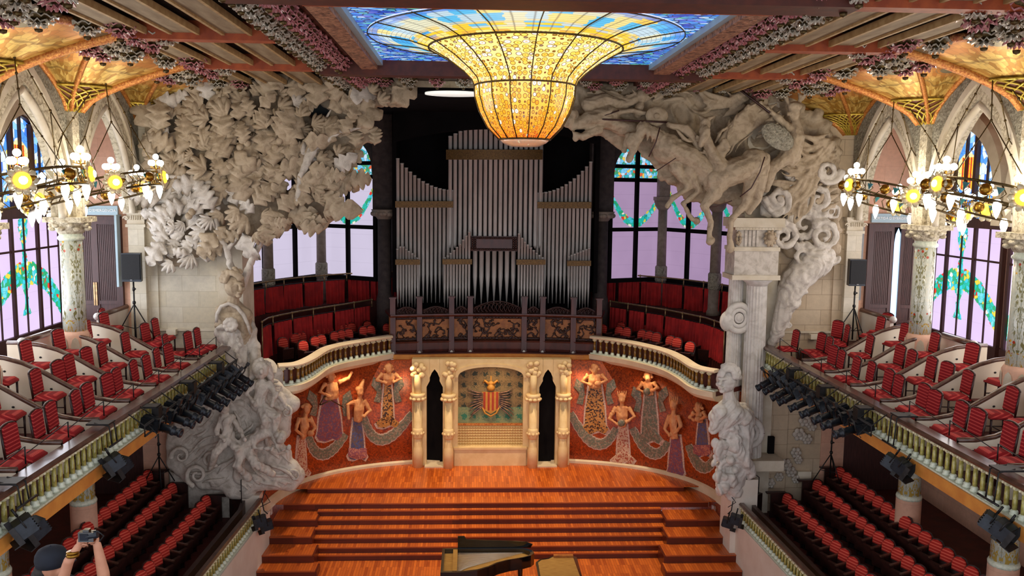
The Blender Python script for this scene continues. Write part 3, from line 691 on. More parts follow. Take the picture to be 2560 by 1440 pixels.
def arcade():
    mats_ = None
    for s, sn in SIDES:
        fn = lambda u, v, d: V((s * (XCOL + d), u, v))
        ym = [YW - BAY / 2 - .05, 18.55, 14.65, 10.75]
        for bi, yc in enumerate(ym):
            sp = 1.93; A = arch(sp, 1.9, .12, 12)
            samples = [(yc - BAY/2, 9.95, 13.9)] + [(yc + u, 9.95 + v, 13.9) for u, v in A] + [(yc + BAY/2, 9.95, 13.9)]
            m = MB(); band(m, samples, fn, -.1, .35); o = struct(m, 'wall_arcade_' + sn, M['carved_grey'])
            t = empty('pointed_arch', (s * XCOL, yc, 9.95), 'carved pointed stone arch of the %s arcade, %s' % (sn, ('beside the stage wall', 'second from the stage', 'third from the stage', 'nearest the viewer')[bi]), 'arch', 'arcade arches')
            I = lambda q: [(yc + u, 9.95 + v) for u, v in arch(q, 1.9, .12, 12)]
            m = MB(); ring(m, I(sp - .12), I(sp + .0), fn, -.16, .3); m.build('outer_moulding', M['stone_plain'], t)
            m = MB(); ring(m, I(sp - .3), I(sp - .12), fn, -.1, .28); m.build('flower_moulding', M['carved_stone'], t)
            m = MB(); m.tube([fn(u, v, -.02) for u, v in I(sp - .38)], .085, 8); m.build('roll_moulding', M['stone_plain'], t)
        # ceramic columns, upper and lower
        for k, y in enumerate(YC):
            t = empty('ceramic_column', (s * XCOL, y, 6.42), 'flower-patterned ceramic column with carved capital in the %s gallery, %s' % (sn, ('nearer the stage', 'farther from the stage', 'nearest the viewer')[k]), 'column', 'gallery columns')
            m = MB(); m.lathe([(.26, 7.3), (.25, 8.0), (.245, 9.45)], (s*XCOL, y, 0), 20); o = m.build('shaft', M['tile_col'], t)
            # shift the shaft origin to its foot so the flowers start there
            for v_ in o.data.vertices: v_.co.z -= .88
            o.location.z = .88
            m = MB(); m.lathe([(.25, 9.42), (.29, 9.46), (.29, 9.5), (.25, 9.54), (.26, 9.6)], (s*XCOL, y, 0), 20); m.build('neck_ring', M['cap_green'], t)
            m = MB(); m.lathe([(.26, 9.58), (.32, 9.66), (.4, 9.8), (.43, 9.86)], (s*XCOL, y, 0), 16); m.cbox((s*XCOL, y, 9.91), (.86, .86, .12))
            for q in range(26):
                a = q * 2.4; m.ell((s*XCOL + .38*cos(a), y + .38*sin(a), 9.7 + .16*(q % 3)/2), (.09, .09, .06), 7, 5)
            m.build('flower_capital', M['carved_stone'], t)
            m = MB(); m.lathe([(.42, 6.3), (.42, 6.5), (.36, 6.58), (.335, 6.7), (.325, 7.2), (.27, 7.3)], (s*XCOL, y, 0), 8); m.build('pedestal', M['pink_wall'], t)
            m = MB()
            for q in range(8):
                a = PI/8 + q * PI/4; p = V((s*XCOL + .315*cos(a), y + .315*sin(a), 0)); rt = V((-sin(a), cos(a), 0))
                outl = [(-.09, 6.62), (.09, 6.62), (.09, 7.0), (.06, 7.12), (0, 7.18), (-.06, 7.12), (-.09, 7.0)]
                m.prism(outl, lambda u, v, d: V((p.x + rt.x*u + cos(a)*d, p.y + rt.y*u + sin(a)*d, v)), 0, .015)
            m.build('pedestal_panels', M['stone_plain'], t)
            m = MB(); m.box((s*XCOL - .22, y - .17, 9.97), (s*XCOL + .22, y + .17, 12.4)); m.build('springer', M['carved_stone'], t)
            if k < 2:
                t = empty('lower_column', (s * XCOL, y, 1.5), 'short ceramic column under the %s gallery, %s' % (sn, ('nearer the stage', 'nearer the viewer')[k]), 'column', 'columns under the galleries')
                m = MB(); m.lathe([(.27, 3.2), (.26, 5.52)], (s*XCOL, y, 0), 18); o = m.build('shaft', M['tile_col'], t)
                for v_ in o.data.vertices: v_.co.z -= 1.9
                o.location.z = 1.9
                m = MB(); m.lathe([(.3, 3.08), (.31, 3.14), (.28, 3.2)], (s*XCOL, y, 0), 18); m.build('neck_ring', M['cap_green'], t)
                m = MB(); m.lathe([(.4, 1.45), (.4, 1.7), (.3, 1.8), (.3, 3.1)], (s*XCOL, y, 0), 12); m.build('pedestal', M['pink_wall'], t)
        # windows on the outer wall
        for bi, yc in enumerate((22.6, 18.6)):
            n = (1 if s < 0 else 3) + bi
            W = empty('window_%d' % n, (s * XOUT, yc, 6.85), None, None); W['kind'] = 'structure'
            g = lambda mb, u0, u1, v0, v1, d0, d1: mb.box((min(s*(XOUT-d0), s*(XOUT-d1)), yc+u0, v0), (max(s*(XOUT-d0), s*(XOUT-d1)), yc+u1, v1))
            m = MB()
            def q(u, v): return V((s * (XOUT - .05), yc + (u - .5) * 3.7, 6.85 + v * 3.0))
            m.grid(16, 12, q, lambda u, v: ((u - .5) * 3.7, v * 3.0), False)
            if s > 0: pass
            m.build('garland_panes', M['win_side'], W)
            m = MB(); P = [(yc + u, 10.1 + v) for u, v in arch(1.42, 1.15, .7, 12)]
            m.uv = {}
            n0 = len(m.v); cx = (yc, 10.1)
            vs = [V((s*(XOUT-.05), a, b)) for a, b in P] + [V((s*(XOUT-.05), yc, 10.4))]
            for i, v_ in enumerate(vs): m.uv[i] = (v_.y - yc, v_.z - 10.1)
            m.add(vs, [(i, i+1, len(P)) for i in range(len(P)-1)] + [(len(P)-1, 0, len(P))], False); m.build('arched_panes', M['win_arch'], W)
            m = MB()
            for u in (-1.85, -.65, .65, 1.85): g(m, u - .055, u + .055, 6.85, 9.9, .02, .12)
            for u in (-1.25, 0, 1.25): g(m, u - .022, u + .022, 6.85, 9.9, .04, .08)
            g(m, -1.92, 1.92, 9.85, 10.1, .02, .2); g(m, -1.92, 1.92, 6.5, 6.9, .0, .14); g(m, -1.85, 1.85, 9.0, 9.05, .04, .1)
            for u, h in ((-.5, 2.15), (.5, 2.15)): g(m, u - .06, u + .06, 10.1, 10.1 + h, .02, .16)
            g(m, -.03, .03, 10.1, 12.45, .04, .12); g(m, -1.0, -.95, 10.1, 11.8, .04, .1); g(m, .95, 1.0, 10.1, 11.8, .04, .1)
            ring(m, P, [(yc + u, 10.1 + v) for u, v in arch(1.56, 1.15, .7, 12)], lambda u, v, d: V((s * (XOUT - d), u, v)), 0, .16)
            m.build('window_frame', M['door_wood'], W)
            m = MB(); ring(m, [(yc + u, 9.95 + v) for u, v in arch(1.6, 1.15, .7, 12)], [(yc + u, 9.95 + v) for u, v in arch(1.95, 1.2, .7, 12)], lambda u, v, d: V((s * (XOUT - d), u, v)), 0, .3); m.build('window_arch', M['stone_plain'], W)
arcade()
def rose_proto(mat, label, group, seed):
    r = random.Random(seed)
    t = empty('ceiling_flower', (0, 0, 0), label, 'ceiling flower', group)
    m = MB()
    for ly, (R0, z0, nl, h) in enumerate(((.27, -.02, 5, .12), (.21, -.10, 6, .1), (.13, -.16, 5, .08))):
        ph = r.uniform(0, 6)
        def cup(u, v, ly=ly, R0=R0, z0=z0, nl=nl, h=h, ph=ph):
            a = 2*PI*u; w = 1 + .16*sin(nl*a + ph) + .07*sin(nl*3*a); rr = R0 * (.25 + .75*v) * (1 + (w - 1)*v)
            return V((rr*cos(a), rr*sin(a)*.85, z0 + h*(1 - v)**1.5 * .9 - .03*v*sin(nl*2*a + ph)))
        m.grid(30, 3, cup)
        m.grid(30, 1, lambda u, v, c=cup: c(u, 1) + V((0, 0, .025*v)))
    m.build('petals', mat, t)
    m = MB(); m.lathe([(.06, -.2), (.05, -.24), (.0, -.26)], n=8); m.lathe([(.22, .14), (.2, .0), (.1, -.1)], n=8); m.build('flower_heart', M['bronze'], t)
    return t
def ceiling():
    ZC0 = 13.72
    # flat dark ceiling around the skylight opening
    x0, x1, y0, y1 = .15 - 3.3, .15 + 3.3, 13.3, 20.75
    m = MB()
    for a, b in (((-XCOL-.3, 8, ZC0), (x0, YW, ZC0+.2)), ((x1, 8, ZC0), (XCOL+.3, YW, ZC0+.2)), ((x0, 8, ZC0), (x1, y0, ZC0+.2)), ((x0, y1, ZC0), (x1, YW, ZC0+.2))): m.box(a, b)
    struct(m, 'ceiling', M['ceil_dark'])
    for k, y in enumerate(YC + [8.9]):
        for s, sn in SIDES:
            m = MB(); m.box((min(s*4.55, s*7.35), y - .16, 13.38), (max(s*4.55, s*7.35), y + .16, 13.74)); m.build('ceiling_beam', M['beam_orange'], None, 'orange cross beam of the ceiling %s of the skylight, %s' % (sn, ('level with its far end', 'halfway along it', 'just past its near end', 'overhead')[k]), 'beam')
        if k in (0, 2):
            m = MB(); m.box((-4.4, y - .12 if k == 0 else y - .5, 13.3), (4.6, y + .3 if k == 0 else y + .15, 13.74)); m.build('ceiling_beam', M['beam_red'], None, 'dark red beam along the %s edge of the skylight' % ('far' if k == 0 else 'near'), 'beam')
    # longitudinal painted boards
    for s, sn in SIDES:
        for bi, (ya, yb) in enumerate(((20.66, 24.5), (16.76, 20.34), (12.86, 16.44), (9.0, 12.54))):
            for j in range(3):
                xa = 4.95 + j * .95
                t = empty('ceiling_board', (s * xa, ya, 13.5), 'long painted ceiling board %s of the skylight, %s row, %s from it' % (sn, ('farthest', 'second', 'third', 'nearest')[bi], ('first', 'second', 'third')[j]), 'ceiling board', 'painted ceiling boards')
                m = MB(); m.box((min(s*xa, s*(xa+.5)), ya, 13.5), (max(s*xa, s*(xa+.5)), yb, 13.6)); m.build('board', M['ceil_panel'], t)
                m = MB()
                for e in (0, .5):
                    m = MB(); m.box((s*(xa+e) - .03, ya, 13.46), (s*(xa+e) + .03, yb, 13.58)); m.build('edge_strip', M['ceil_edge'], t)
    for s, sn in SIDES:
        m = MB(); m.box((min(s*3.62, s*4.5), 8, 13.62), (max(s*3.62, s*4.5), YW, 13.74)); struct(m, 'trim_ceiling_' + sn, M['beam_red'])
    # glazed flowers
    g1, g2 = 'glazed flowers along the skylight', 'glazed flowers along the vaults'
    pk = rose_proto(M['rose_pink'], 'pink glazed ceiling flower in the rows beside the skylight', 'pink glazed flowers beside the skylight', 3)
    wh = rose_proto(M['rose_white'], 'pale grey glazed ceiling flower in the rows beside the skylight', 'grey glazed flowers beside the skylight', 5)
    fp = [True, True]
    def put(i, x, y, z, label=None, sc=1, grp=None):
        src = (pk, wh)[i]
        if fp[i]: fp[i] = False; o = src; o.location = (x, y, z)
        else: o = dup(src, (x, y, z))
        o.rotation_euler = (0, 0, rnd.uniform(0, 6)); o.scale = (sc, sc, sc * rnd.uniform(.9, 1.15))
        if label: o['label'] = label; o['group'] = grp
    for s, sn in SIDES:
        for k in range(26):
            y = 24.3 - k * .5; put(0, s * 3.95 + .05, y, 13.56)
            put(1, s * 4.42 + .05, y + .25, 13.52)
    for k in range(10):
        x = -3.4 + k * .78; put(0 if k % 2 else 1, x, 21.15, 13.5, sc=.8); put(1 if k % 2 else 0, x, 22.6, 13.55, sc=.8)
    # deep hoods and flowers in front of the stage header
    hood = None
    for k in range(22):
        x = -7.6 + k * .72
        put(k % 2, x, 24.1, 13.62, ('grey' if k % 2 else 'pink') + ' glazed ceiling flower in the row above the stage opening', .85, 'glazed flowers above the stage opening')
    for s, sn in SIDES:
        for yb in YC + [8.8, 24.5]:
            for k in range(-2, 3):
                y = yb + k * .78; t = abs(k) / 2.5; x = 7.3 + 2.2 * t ** 1.6
                for q in range(2):
                    put((k + q) % 2, s * (x - .18 - .52 * q), y + .12 * q, 13.5, ('grey' if (k + q) % 2 else 'pink') + ' glazed ceiling flower along the scalloped vault edge', 1.15, 'glazed flowers along the vault edges')
    # fan vaults
    def outl(t):   # t in 0..2, 0 = along -Y side, 1 = tip, 2 = +Y side
        q = t if t <= 1 else 2 - t
        inw = 2.9 * q; al = 1.93 * max(0, 1 - q ** 1.8) ** .75
        return inw, (-al if t <= 1 else al)
    for s, sn in SIDES:
        for k, yc in enumerate([YW + .02] + YC + [8.8]):
            xc = s * (XCOL - .1)
            t = empty('fan_vault', (xc, yc, 12.4), 'gilded mosaic fan vault of the %s gallery, %s from the stage wall' % (sn, ('half hidden, first', 'second', 'third', 'fourth', 'last')[k]), 'vault', 'gilded fan vaults')
            def P(tt, r):
                a, b = outl(tt); rr = .09 + .91 * r
                return V((xc - s * a * rr, yc + b * rr, 12.42 + 1.12 * r ** .62))
            lim = 1.0 if k == 0 else 2.0
            m = MB(); nu = 20 if k == 0 else 40
            m.grid(nu, 14, lambda u, v: P(u * lim, v), lambda u, v: (u * lim * 2.5, v)); m.build('mosaic_shell', M['vault'], t)
            m = MB()
            for tt in (0.02, .42, 1.0, 1.58, 1.98):
                if tt <= lim: m.tube([P(tt, v / 12) - V((0, 0, .02)) for v in range(13)], .06 if tt != 1 else .1, 6)
            m.build('ribs', M['vault_rib'], t)
            m = MB(); m.tube([P(u / 24 * lim, 1.0) for u in range(25)], .085, 6); m.build('crusted_edge', M['vault_edge'], t)
            m = MB()
            for q in range(9):
                for dr in (-1, 1):
                    m.tube([P(min(max(q / 8 * lim + dr * w * .11 * lim, 0), lim), .0 + w * .075) - V((s * .03, 0, .05)) for w in range(5)], .022, 5)
            m.tube([P(u / 12 * lim, .3) - V((0, 0, .04)) for u in range(13)], .03, 5)
            m.build('gold_lattice', M['vault_net'], t)
            m = MB(); m.grid(16, 4, lambda u, v: P(u * lim, v * .3) - V((0, 0, .03))); m.build('lattice_core', M['vault_core'], t)
ceiling()
def skylight():
    cx, cy = .15, 17.0
    t = empty('stained_glass_skylight', (cx, cy, 13.3), 'huge stained glass skylight with an amber glass bell hanging from a blue leaded field', 'skylight')
    hx, hy = 3.15, 3.6
    m = MB(); r0 = 3.02
    # blue field: rectangle around an ellipse
    n = 64; vs = []; fs = []
    m.uv = {}
    for i in range(n):
        a = 2*PI*i/n; c_, s_ = cos(a), sin(a)
        k = min(hx/abs(c_) if abs(c_) > 1e-6 else 9e9, hy/abs(s_) if abs(s_) > 1e-6 else 9e9)
        for q, rr in enumerate((r0, k)):
            p = (cx + c_*rr, cy + s_*rr, 13.64 - .0 * q); m.uv[len(vs)] = (p[0], p[1]); vs.append(p)
    fs = [(2*i, 2*i+1, 2*((i+1) % n)+1, 2*((i+1) % n)) for i in range(n)]
    m.add(vs, fs, False); m.build('blue_field', M['sky_blue'], t)
    prof = [(.0, 11.60), (.30, 11.62), (.5, 11.70), (.72, 11.92), (.88, 12.22), (.965, 12.5), (.98, 12.72), (1.02, 12.82), (1.17, 12.97), (1.48, 13.2), (1.87, 13.42)]
    L = [0]
    for a, b in zip(prof, prof[1:]): L.append(L[-1] + math.hypot(b[0]-a[0], b[1]-a[1]))
    m = MB(); m.uv = {}; n = 96; vs = []
    for j, (r, z) in enumerate(prof):
        for i in range(n + 1):
            a = 2*PI*i/n; m.uv[len(vs)] = (i/n, L[j]/L[-1]); vs.append((cx + r*cos(a), cy + r*sin(a), z))
    m.add(vs, [(j*(n+1)+i, j*(n+1)+i+1, (j+1)*(n+1)+i+1, (j+1)*(n+1)+i) for j in range(len(prof)-1) for i in range(n)]); m.build('amber_bell', M['bell'], t)
    m = MB(); m.uv = {}; vs = []; pr = [(1.87, 13.42), (2.2, 13.52), (2.6, 13.58), (3.02, 13.63)]
    for j, (r, z) in enumerate(pr):
        for i in range(n + 1):
            a = 2*PI*i/n; m.uv[len(vs)] = (i/n, j/3); vs.append((cx + r*cos(a), cy + r*sin(a), z))
    m.add(vs, [(j*(n+1)+i, j*(n+1)+i+1, (j+1)*(n+1)+i+1, (j+1)*(n+1)+i) for j in range(3) for i in range(n)]); m.build('sunray_ring', M['rays'], t)
    allp = prof + pr[1:]
    for k in range(16):
        a = 2*PI*(k + .12)/16; m = MB(); m.tube([(cx + (r+.015)*cos(a), cy + (r+.015)*sin(a), z - .012) for r, z in allp[2:]], .012, 5); m.build('lead_rib', M['bronze'], t)
    for r, z in ((.5, 11.70), (.98, 12.72), (1.87, 13.42), (3.02, 13.63)):
        m = MB(); m.tube([(cx + r*cos(2*PI*i/64), cy + r*sin(2*PI*i/64), z - .02) for i in range(65)], .02 if r < 3 else .012, 5, cap=False); m.build('metal_hoop', M['bronze'], t)
    m = MB(); m.lathe([(.0, -.04), (.28, -.03), (.42, .03), (.5, .1)], (cx, cy, 11.58), 24); m.build('glass_foot', M['petal'], t)
    # frame
    m = MB(); e = .42
    for a, b in (((cx-hx-e, cy-hy-.1, 13.42), (cx-hx-.06, cy+hy+.1, 13.66)), ((cx+hx+.06, cy-hy-.1, 13.42), (cx+hx+e, cy+hy+.1, 13.66))): m = MB(); m.box(a, b); m.build('mosaic_frame', M['sky_frame'], t)
    m = MB()
    for a, b in (((cx-hx-.06, cy-hy, 13.52), (cx-hx+.06, cy+hy, 13.66)), ((cx+hx-.06, cy-hy, 13.52), (cx+hx+.06, cy+hy, 13.66))): m = MB(); m.box(a, b); m.build('pale_inner_strip', M['sign'], t)
    for a, b in (((cx-hx-e, cy+hy, 13.4), (cx+hx+e, cy+hy+.12, 13.66)), ((cx-hx-e, cy-hy-.12, 13.4), (cx+hx+e, cy-hy, 13.66))): m = MB(); m.box(a, b); m.build('end_board', M['beam_orange'], t)
skylight()
# ring chandeliers
def ring_lamps():
    def build(name, label, group):
        t = empty(name, (0, 0, 0), label, 'chandelier', group)
        Rr = 1.42; T = Matrix.Rotation(R(14.5), 4, 'Y')      # inner side (-X) is raised
        tp = lambda a, r=Rr, z=0: T @ V((r*cos(a), r*sin(a), z))
        m = MB()
        for z in (-.17, .15):
            m.tube([tp(2*PI*i/48, Rr, z) for i in range(49)], .027, 5, cap=False); m.tube([tp(2*PI*i/48, Rr-.1, z) for i in range(49)], .014, 5, cap=False)
        for i in range(40):
            a = 2*PI*i/40; b = a + PI/40; m.tube([tp(a, Rr, -.16), tp(b, Rr-.05, 0), tp(a, Rr, .14)], .013, 4)
        m.build('ring_frame', M['bronze'], t)
        m = MB(); m2 = MB()
        for i in range(30):
            a = 2*PI*(i+.5)/30; p = tp(a, Rr+.02, .02); rt = tp(a + .07, Rr+.02, .02) - p; up = T.to_3x3() @ V((0,0,1))
            (m if i % 2 else m2).prism([(-.7, .5), (.7, .5), (0, -.7)], lambda u, v, d: p + rt*u + up*v*.12 + (T.to_3x3() @ V((cos(a), sin(a), 0)))*d, 0, .02)
        tag(m.build('turquoise_triangles', M['turq'], t), kind='stuff'); tag(m2.build('crystal_triangles', M['petal'], t), kind='stuff')
        for i in range(12):
            a = 2*PI*(i+.5)/12; p = tp(a, Rr+.05, 0)
            m = MB(); m.ell(p, .115, 12, 8); o = m.build('brass_ball', M['brass'], t)
        for i in range(6):
            a = 2*PI*(i+.15)/6; p = tp(a, Rr+.12, -.02); out = (T.to_3x3() @ V((cos(a), sin(a), -.15))).normalized()
            q = out.to_track_quat('Z', 'Y').to_matrix().to_4x4(); X = Matrix.Translation(p) @ q
            m = MB()
            for k in range(10):
                b = 2*PI*k/10; m.ell(X @ V((.19*cos(b), .19*sin(b), .0)), (.085, .07, .022), 6, 4, q.to_3x3() @ Matrix.Rotation(b, 3, 'Z'))
            fl = m.build('flower_lamp', M['petal'], t)
            m = MB(); m.ell(X @ V((0, 0, .02)), (.15, .15, .065), 14, 6, q.to_3x3()); c_ = m.build('amber_lens', M['amber_lamp'], fl)
            m = MB(); m.ell(X @ V((0, 0, .075)), (.075, .075, .035), 10, 6, q.to_3x3()); m.build('bright_core', M['white_core'], fl)
            p = tp(a, Rr, .14); m = MB(); m.tube([tp(a, Rr, .1), p + V((0,0,.1))], .014, 5)
            heads = [(0, 0, .34)] + [(.13*cos(a + PI/4 + b*PI/2), .13*sin(a + PI/4 + b*PI/2), .2) for b in range(4)]
            for h in heads[1:]: m.tube([p + V((0,0,.06)), p + V((h[0], h[1], .08)), p + V((h[0], h[1], h[2]-.05))], .01, 4)
            m.tube([p, p + V((0, 0, .3))], .012, 4)
            cl = m.build('candle_cluster', M['brass'], t)
            for h in heads:
                m = MB(); m.ell(p + V(h), .07, 10, 8); m.build('globe_bulb', M['globe'], cl)
        for i in range(10):
            a = 2*PI*(i+.5)/10; p = tp(a, Rr-.03, -.13)
            m = MB(); m.lathe([(0, -.36), (.025, -.32), (.065, -.2), (.078, -.12), (.055, -.03), (.04, 0)], p, 10); m.build('flame_bulb', M['flame'], t)
        m = MB()
        hook = V((-.35, .1, 2.72))
        for i in range(4):
            a = PI/4 + i*PI/2; e = tp(a, Rr, .14); mid = hook.lerp(e, .55) + V((0, 0, .12))
            b0 = tp(a - .5, Rr, .14); b1 = tp(a + .5, Rr, .14)
            m.tube([hook, mid], .012, 5); m.tube([mid, b0], .011, 5); m.tube([mid, b1], .011, 5)
            for q in (.25, .5, .75, 1): m.ell(hook.lerp(mid, q), .03, 6, 5)
            for b_ in (b0, b1): m.ell(mid.lerp(b_, .5), .024, 6, 5)
        m.build('chains', M['bronze'], t)
        return t
    a = build('ring_chandelier', 'tilted ring chandelier of lit bulbs around the left column nearer the stage', 'ring chandeliers')
    a.rotation_euler = (0, 0, PI); a.location = (-XCOL + .62, 20.45, 10.55)
    items = [(-1, 16.55, 'lit ring chandelier around the left column farther from the stage, at the picture edge'),
             (1, 20.45, 'tilted ring chandelier of lit bulbs around the right column nearer the stage'),
             (1, 16.55, 'lit ring chandelier around the right column farther from the stage, at the picture edge')]
    for s, y, lb in items:
        b = dup(a, (s * (XCOL - .62), y, 10.55), 0 if s > 0 else PI, lb)
ring_lamps()
def apse_all():
    AP = lambda off=0: arcpath(apse, 8.9, 80, off)
    # outer dark wall and ceiling
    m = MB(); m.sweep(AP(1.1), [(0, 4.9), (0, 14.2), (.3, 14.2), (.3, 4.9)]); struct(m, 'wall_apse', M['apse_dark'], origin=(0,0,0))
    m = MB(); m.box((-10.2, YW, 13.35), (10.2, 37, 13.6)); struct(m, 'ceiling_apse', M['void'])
    # raised terrace between the two railings
    def X_on(px_, y_, z): return pZ(px_, y_, z)
    R1 = {}
    R1[-1] = [X_on(x, y, 5.4) for x, y in ((657, 905), (672, 893), (700, 884), (745, 872), (800, 860), (860, 848), (930, 832))]
    R1[1] = [X_on(x, y, 5.4) for x, y in ((1524, 835), (1600, 850), (1660, 862), (1715, 876), (1760, 888), (1795, 903), (1808, 912))][::1]
    for s, sn in SIDES:
        P = R1[s] if s < 0 else R1[s][::-1]          # from the pillar inward
        back = [p for p in AP(.9) if p.x * s > 2.6 and p.y > 25.5]
        back.sort(key=lambda p: p.y)
        poly = [(p.x, p.y) for p in P] + [(p.x, p.y) for p in back[::-1]]
        m = MB(); m.prism(poly, lambda u, v, d: V((u, v, d)), 5.08, 5.42); m.build('floor_terrace_' + sn, M['dark_floor'], kind='structure', fix=True)
        cp = [p for p in AP(-.35) if p.x * s > 2.7 and p.y > 25.5]; cp.sort(key=lambda p: p.y)
        poly = [(p.x, p.y) for p in cp] + [(p.x, p.y) for p in back[::-1]]
        m = MB(); m.prism(poly, lambda u, v, d: V((u, v, d)), 5.42, 6.42); m.build('floor_upper_terrace_' + sn, M['dark_floor'], kind='structure', fix=True)
        # wall under the windows
        m = MB(); wp = [p for p in AP(.85) if p.x * s > 2.6]
        m.sweep(wp, [(0, 6.4), (0, 7.42), (.15, 7.42), (.15, 6.4)]); struct(m, 'wall_parapet_' + sn, M['organ_carve'])
        # railings with red curtains
        for lv, (path, z0, zc, zr, gap) in enumerate(((P, 5.4, 6.42, 6.64, .0), (cp, 6.42, 7.3, 7.52, .12))):
            path = [V((p.x, p.y, 0)) for p in path]
            d = [0]
            for a, b in zip(path, path[1:]): d.append(d[-1] + (b - a).length)
            def at(q):
                for i in range(len(d) - 1):
                    if q <= d[i+1] or i == len(d) - 2: return path[i].lerp(path[i+1], (q - d[i]) / max(1e-6, d[i+1] - d[i]))
            tot = d[-1]; n = int(tot / .9)
            t = empty('curtained_railing', (path[0].x, path[0].y, z0), '%s brass railing hung with red curtains, %s side of the organ' % (('lower' if lv == 0 else 'upper'), sn), 'railing', 'curtained railings')
            m = MB(); m.tube([at(tot*i/40) + V((0, 0, zr)) for i in range(41)], .028, 6)
            m.build('top_rail', M['pipe_rail'], t)
            m = MB(); m.tube([at(tot*i/40) + V((0, 0, zc + .02)) for i in range(41)], .015, 5); m.build('curtain_rod', M['iron'], t)
            for i in range(n + 1):
                m = MB(); q = at(tot * i / n); m.tube([q + V((0,0,zc - .05 if i else z0)), q + V((0,0,zr))], .022, 6); m.ell(q + V((0,0,zr)), .045, 8, 6); m.build('post', M['pipe_rail'], t)
            for i in range(n):
                a, b = tot * (i + .04) / n, tot * (i + .96) / n; ns = 30
                ph = rnd.uniform(0, 6)
                m = MB()
                def C(u, v):
                    q = a + (b - a) * u; p = at(q); tg = (at(min(q + .05, tot)) - at(max(q - .05, 0))).normalized(); nn = V((-tg.y, tg.x, 0))
                    w = .035 + .05 * (1 - v)
                    p = p + nn * (w * sin(q * 34 + ph + 1.2 * sin(q * 9)) + .02)
                    gather = (1 - .12 * (1 - abs(2 * v - 1)))
                    return p + V((0, 0, z0 + .04 + (zc - z0 - .04) * v - .03 * (1 - v) * sin(u * PI) ))
                m.grid(ns, 8, C); m.build('curtain', M['curtain'], t)
        # columns on the terrace and windows
        colx = [(673, 778), (805, 754)] if s < 0 else [(1783, 788), (1650, 762)]
        cols = []
        for i, (px_, py_) in enumerate(colx):
            c_ = pZ(px_, py_, 6.42); cols.append(c_)
            t = empty('apse_column', c_, 'grey stone column with carved band among the %s windows, %s' % (sn, ('nearer the stage edge', 'nearer the organ')[i]), 'column', 'columns of the organ gallery')
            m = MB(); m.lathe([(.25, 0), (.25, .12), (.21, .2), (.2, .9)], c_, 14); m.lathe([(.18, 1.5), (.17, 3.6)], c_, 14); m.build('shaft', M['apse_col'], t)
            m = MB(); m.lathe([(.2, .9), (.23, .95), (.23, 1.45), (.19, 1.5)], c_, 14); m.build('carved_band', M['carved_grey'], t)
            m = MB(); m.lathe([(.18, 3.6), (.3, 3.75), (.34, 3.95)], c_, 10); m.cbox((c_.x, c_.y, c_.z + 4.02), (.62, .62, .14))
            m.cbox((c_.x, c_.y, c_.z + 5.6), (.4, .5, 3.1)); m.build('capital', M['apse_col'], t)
        # dark pier next to the organ
        pp = pY(962 if s < 0 else 1500, 752, 31.5)
        t = empty('organ_pier', (pp.x, pp.y, 5.08), 'dark carved stone pier at the %s edge of the organ' % sn, 'pier')
        m = MB(); m.lathe([(.3, 0), (.3, 1.6), (.25, 1.8), (.24, 4.6)], (pp.x, pp.y, 5.08), 12); m.box((pp.x - .42, pp.y, 9.9), (pp.x + .42, pp.y + .6, 13.4)); m.build('shaft', M['apse_dark'], t)
        m = MB(); m.lathe([(.25, 9.6), (.4, 9.8), (.48, 9.95)], (pp.x, pp.y, 0), 10)
        for q in range(9): m.ell((pp.x + .38*cos(q*.75), pp.y - .35*abs(sin(q*.75)), 9.8), (.13, .13, .1), 7, 5)
        m.build('capital', M['apse_col'], t)
        # windows: nodes on a line behind the columns
        off = V((0, .55, 0))
        e0 = pp + V((s * .25, .25, 0)); nodes = [e0, cols[1] + V((s*.1, .55, 0)), cols[0] + V((s*.25, .5, 0)), cols[0] + V((s*1.0, -1.6, 0))]
        for i in range(3):
            a, b = nodes[i], nodes[i+1]; a = V((a.x, a.y, 0)); b = V((b.x, b.y, 0)); w_ = (b - a).length; dr = (b - a).normalized()
            nn = V((-dr.y, dr.x, 0)); nn = nn if nn.y < 0 else -nn
            ctr = (a + b) / 2
            W = empty('window_%d' % (5 + i + (0 if s < 0 else 3)), (ctr.x, ctr.y, 7.42), None, None); W['kind'] = 'structure'
            fn = lambda u, v, d: ctr + dr * u + nn * d + V((0, 0, v))
            m = MB(); m.grid(10, 10, lambda u, v: fn((u-.5)*w_, 7.42 + v * 3.7, 0), lambda u, v: ((u-.5)*w_, v*3.7), False); m.build('garland_panes', M['win_apse' if s < 0 else 'win_apse_r'], W)
            A = arch(w_/2 - .12, 1.1, .1, 10)
            m = MB(); m.uv = {}; P_ = [fn(u, 11.2 + v, 0) for u, v in A] + [fn(0, 11.3, 0)]
            for q, (u, v) in enumerate(list(A) + [(0, .1)]): m.uv[q] = (u, v)
            m.add(P_, [(q, q+1, len(A)) for q in range(len(A)-1)] + [(len(A)-1, 0, len(A))], False); m.build('flower_panes', M['win_top'], W)
            m = MB()
            def bar(u0, u1, v0, v1, d=.12):
                vs = [fn(u, v, dd) for dd in (-.02, d) for u, v in ((u0,v0),(u1,v0),(u1,v1),(u0,v1))]
                m.add(vs, [(0,1,2,3),(7,6,5,4),(0,4,5,1),(1,5,6,2),(2,6,7,3),(3,7,4,0)], False)
            for u in (-w_/2 + .08, 0, w_/2 - .08): bar(u - .07, u + .07, 7.3, 13.3 if u == 0 else 11.2)
            for v in (9.28, 11.12, 11.62): bar(-w_/2, w_/2, v - .07, v + .07)
            bar(-w_/2, w_/2, 7.3, 7.45, .16)
            m.build('window_frame', M['void'], W)
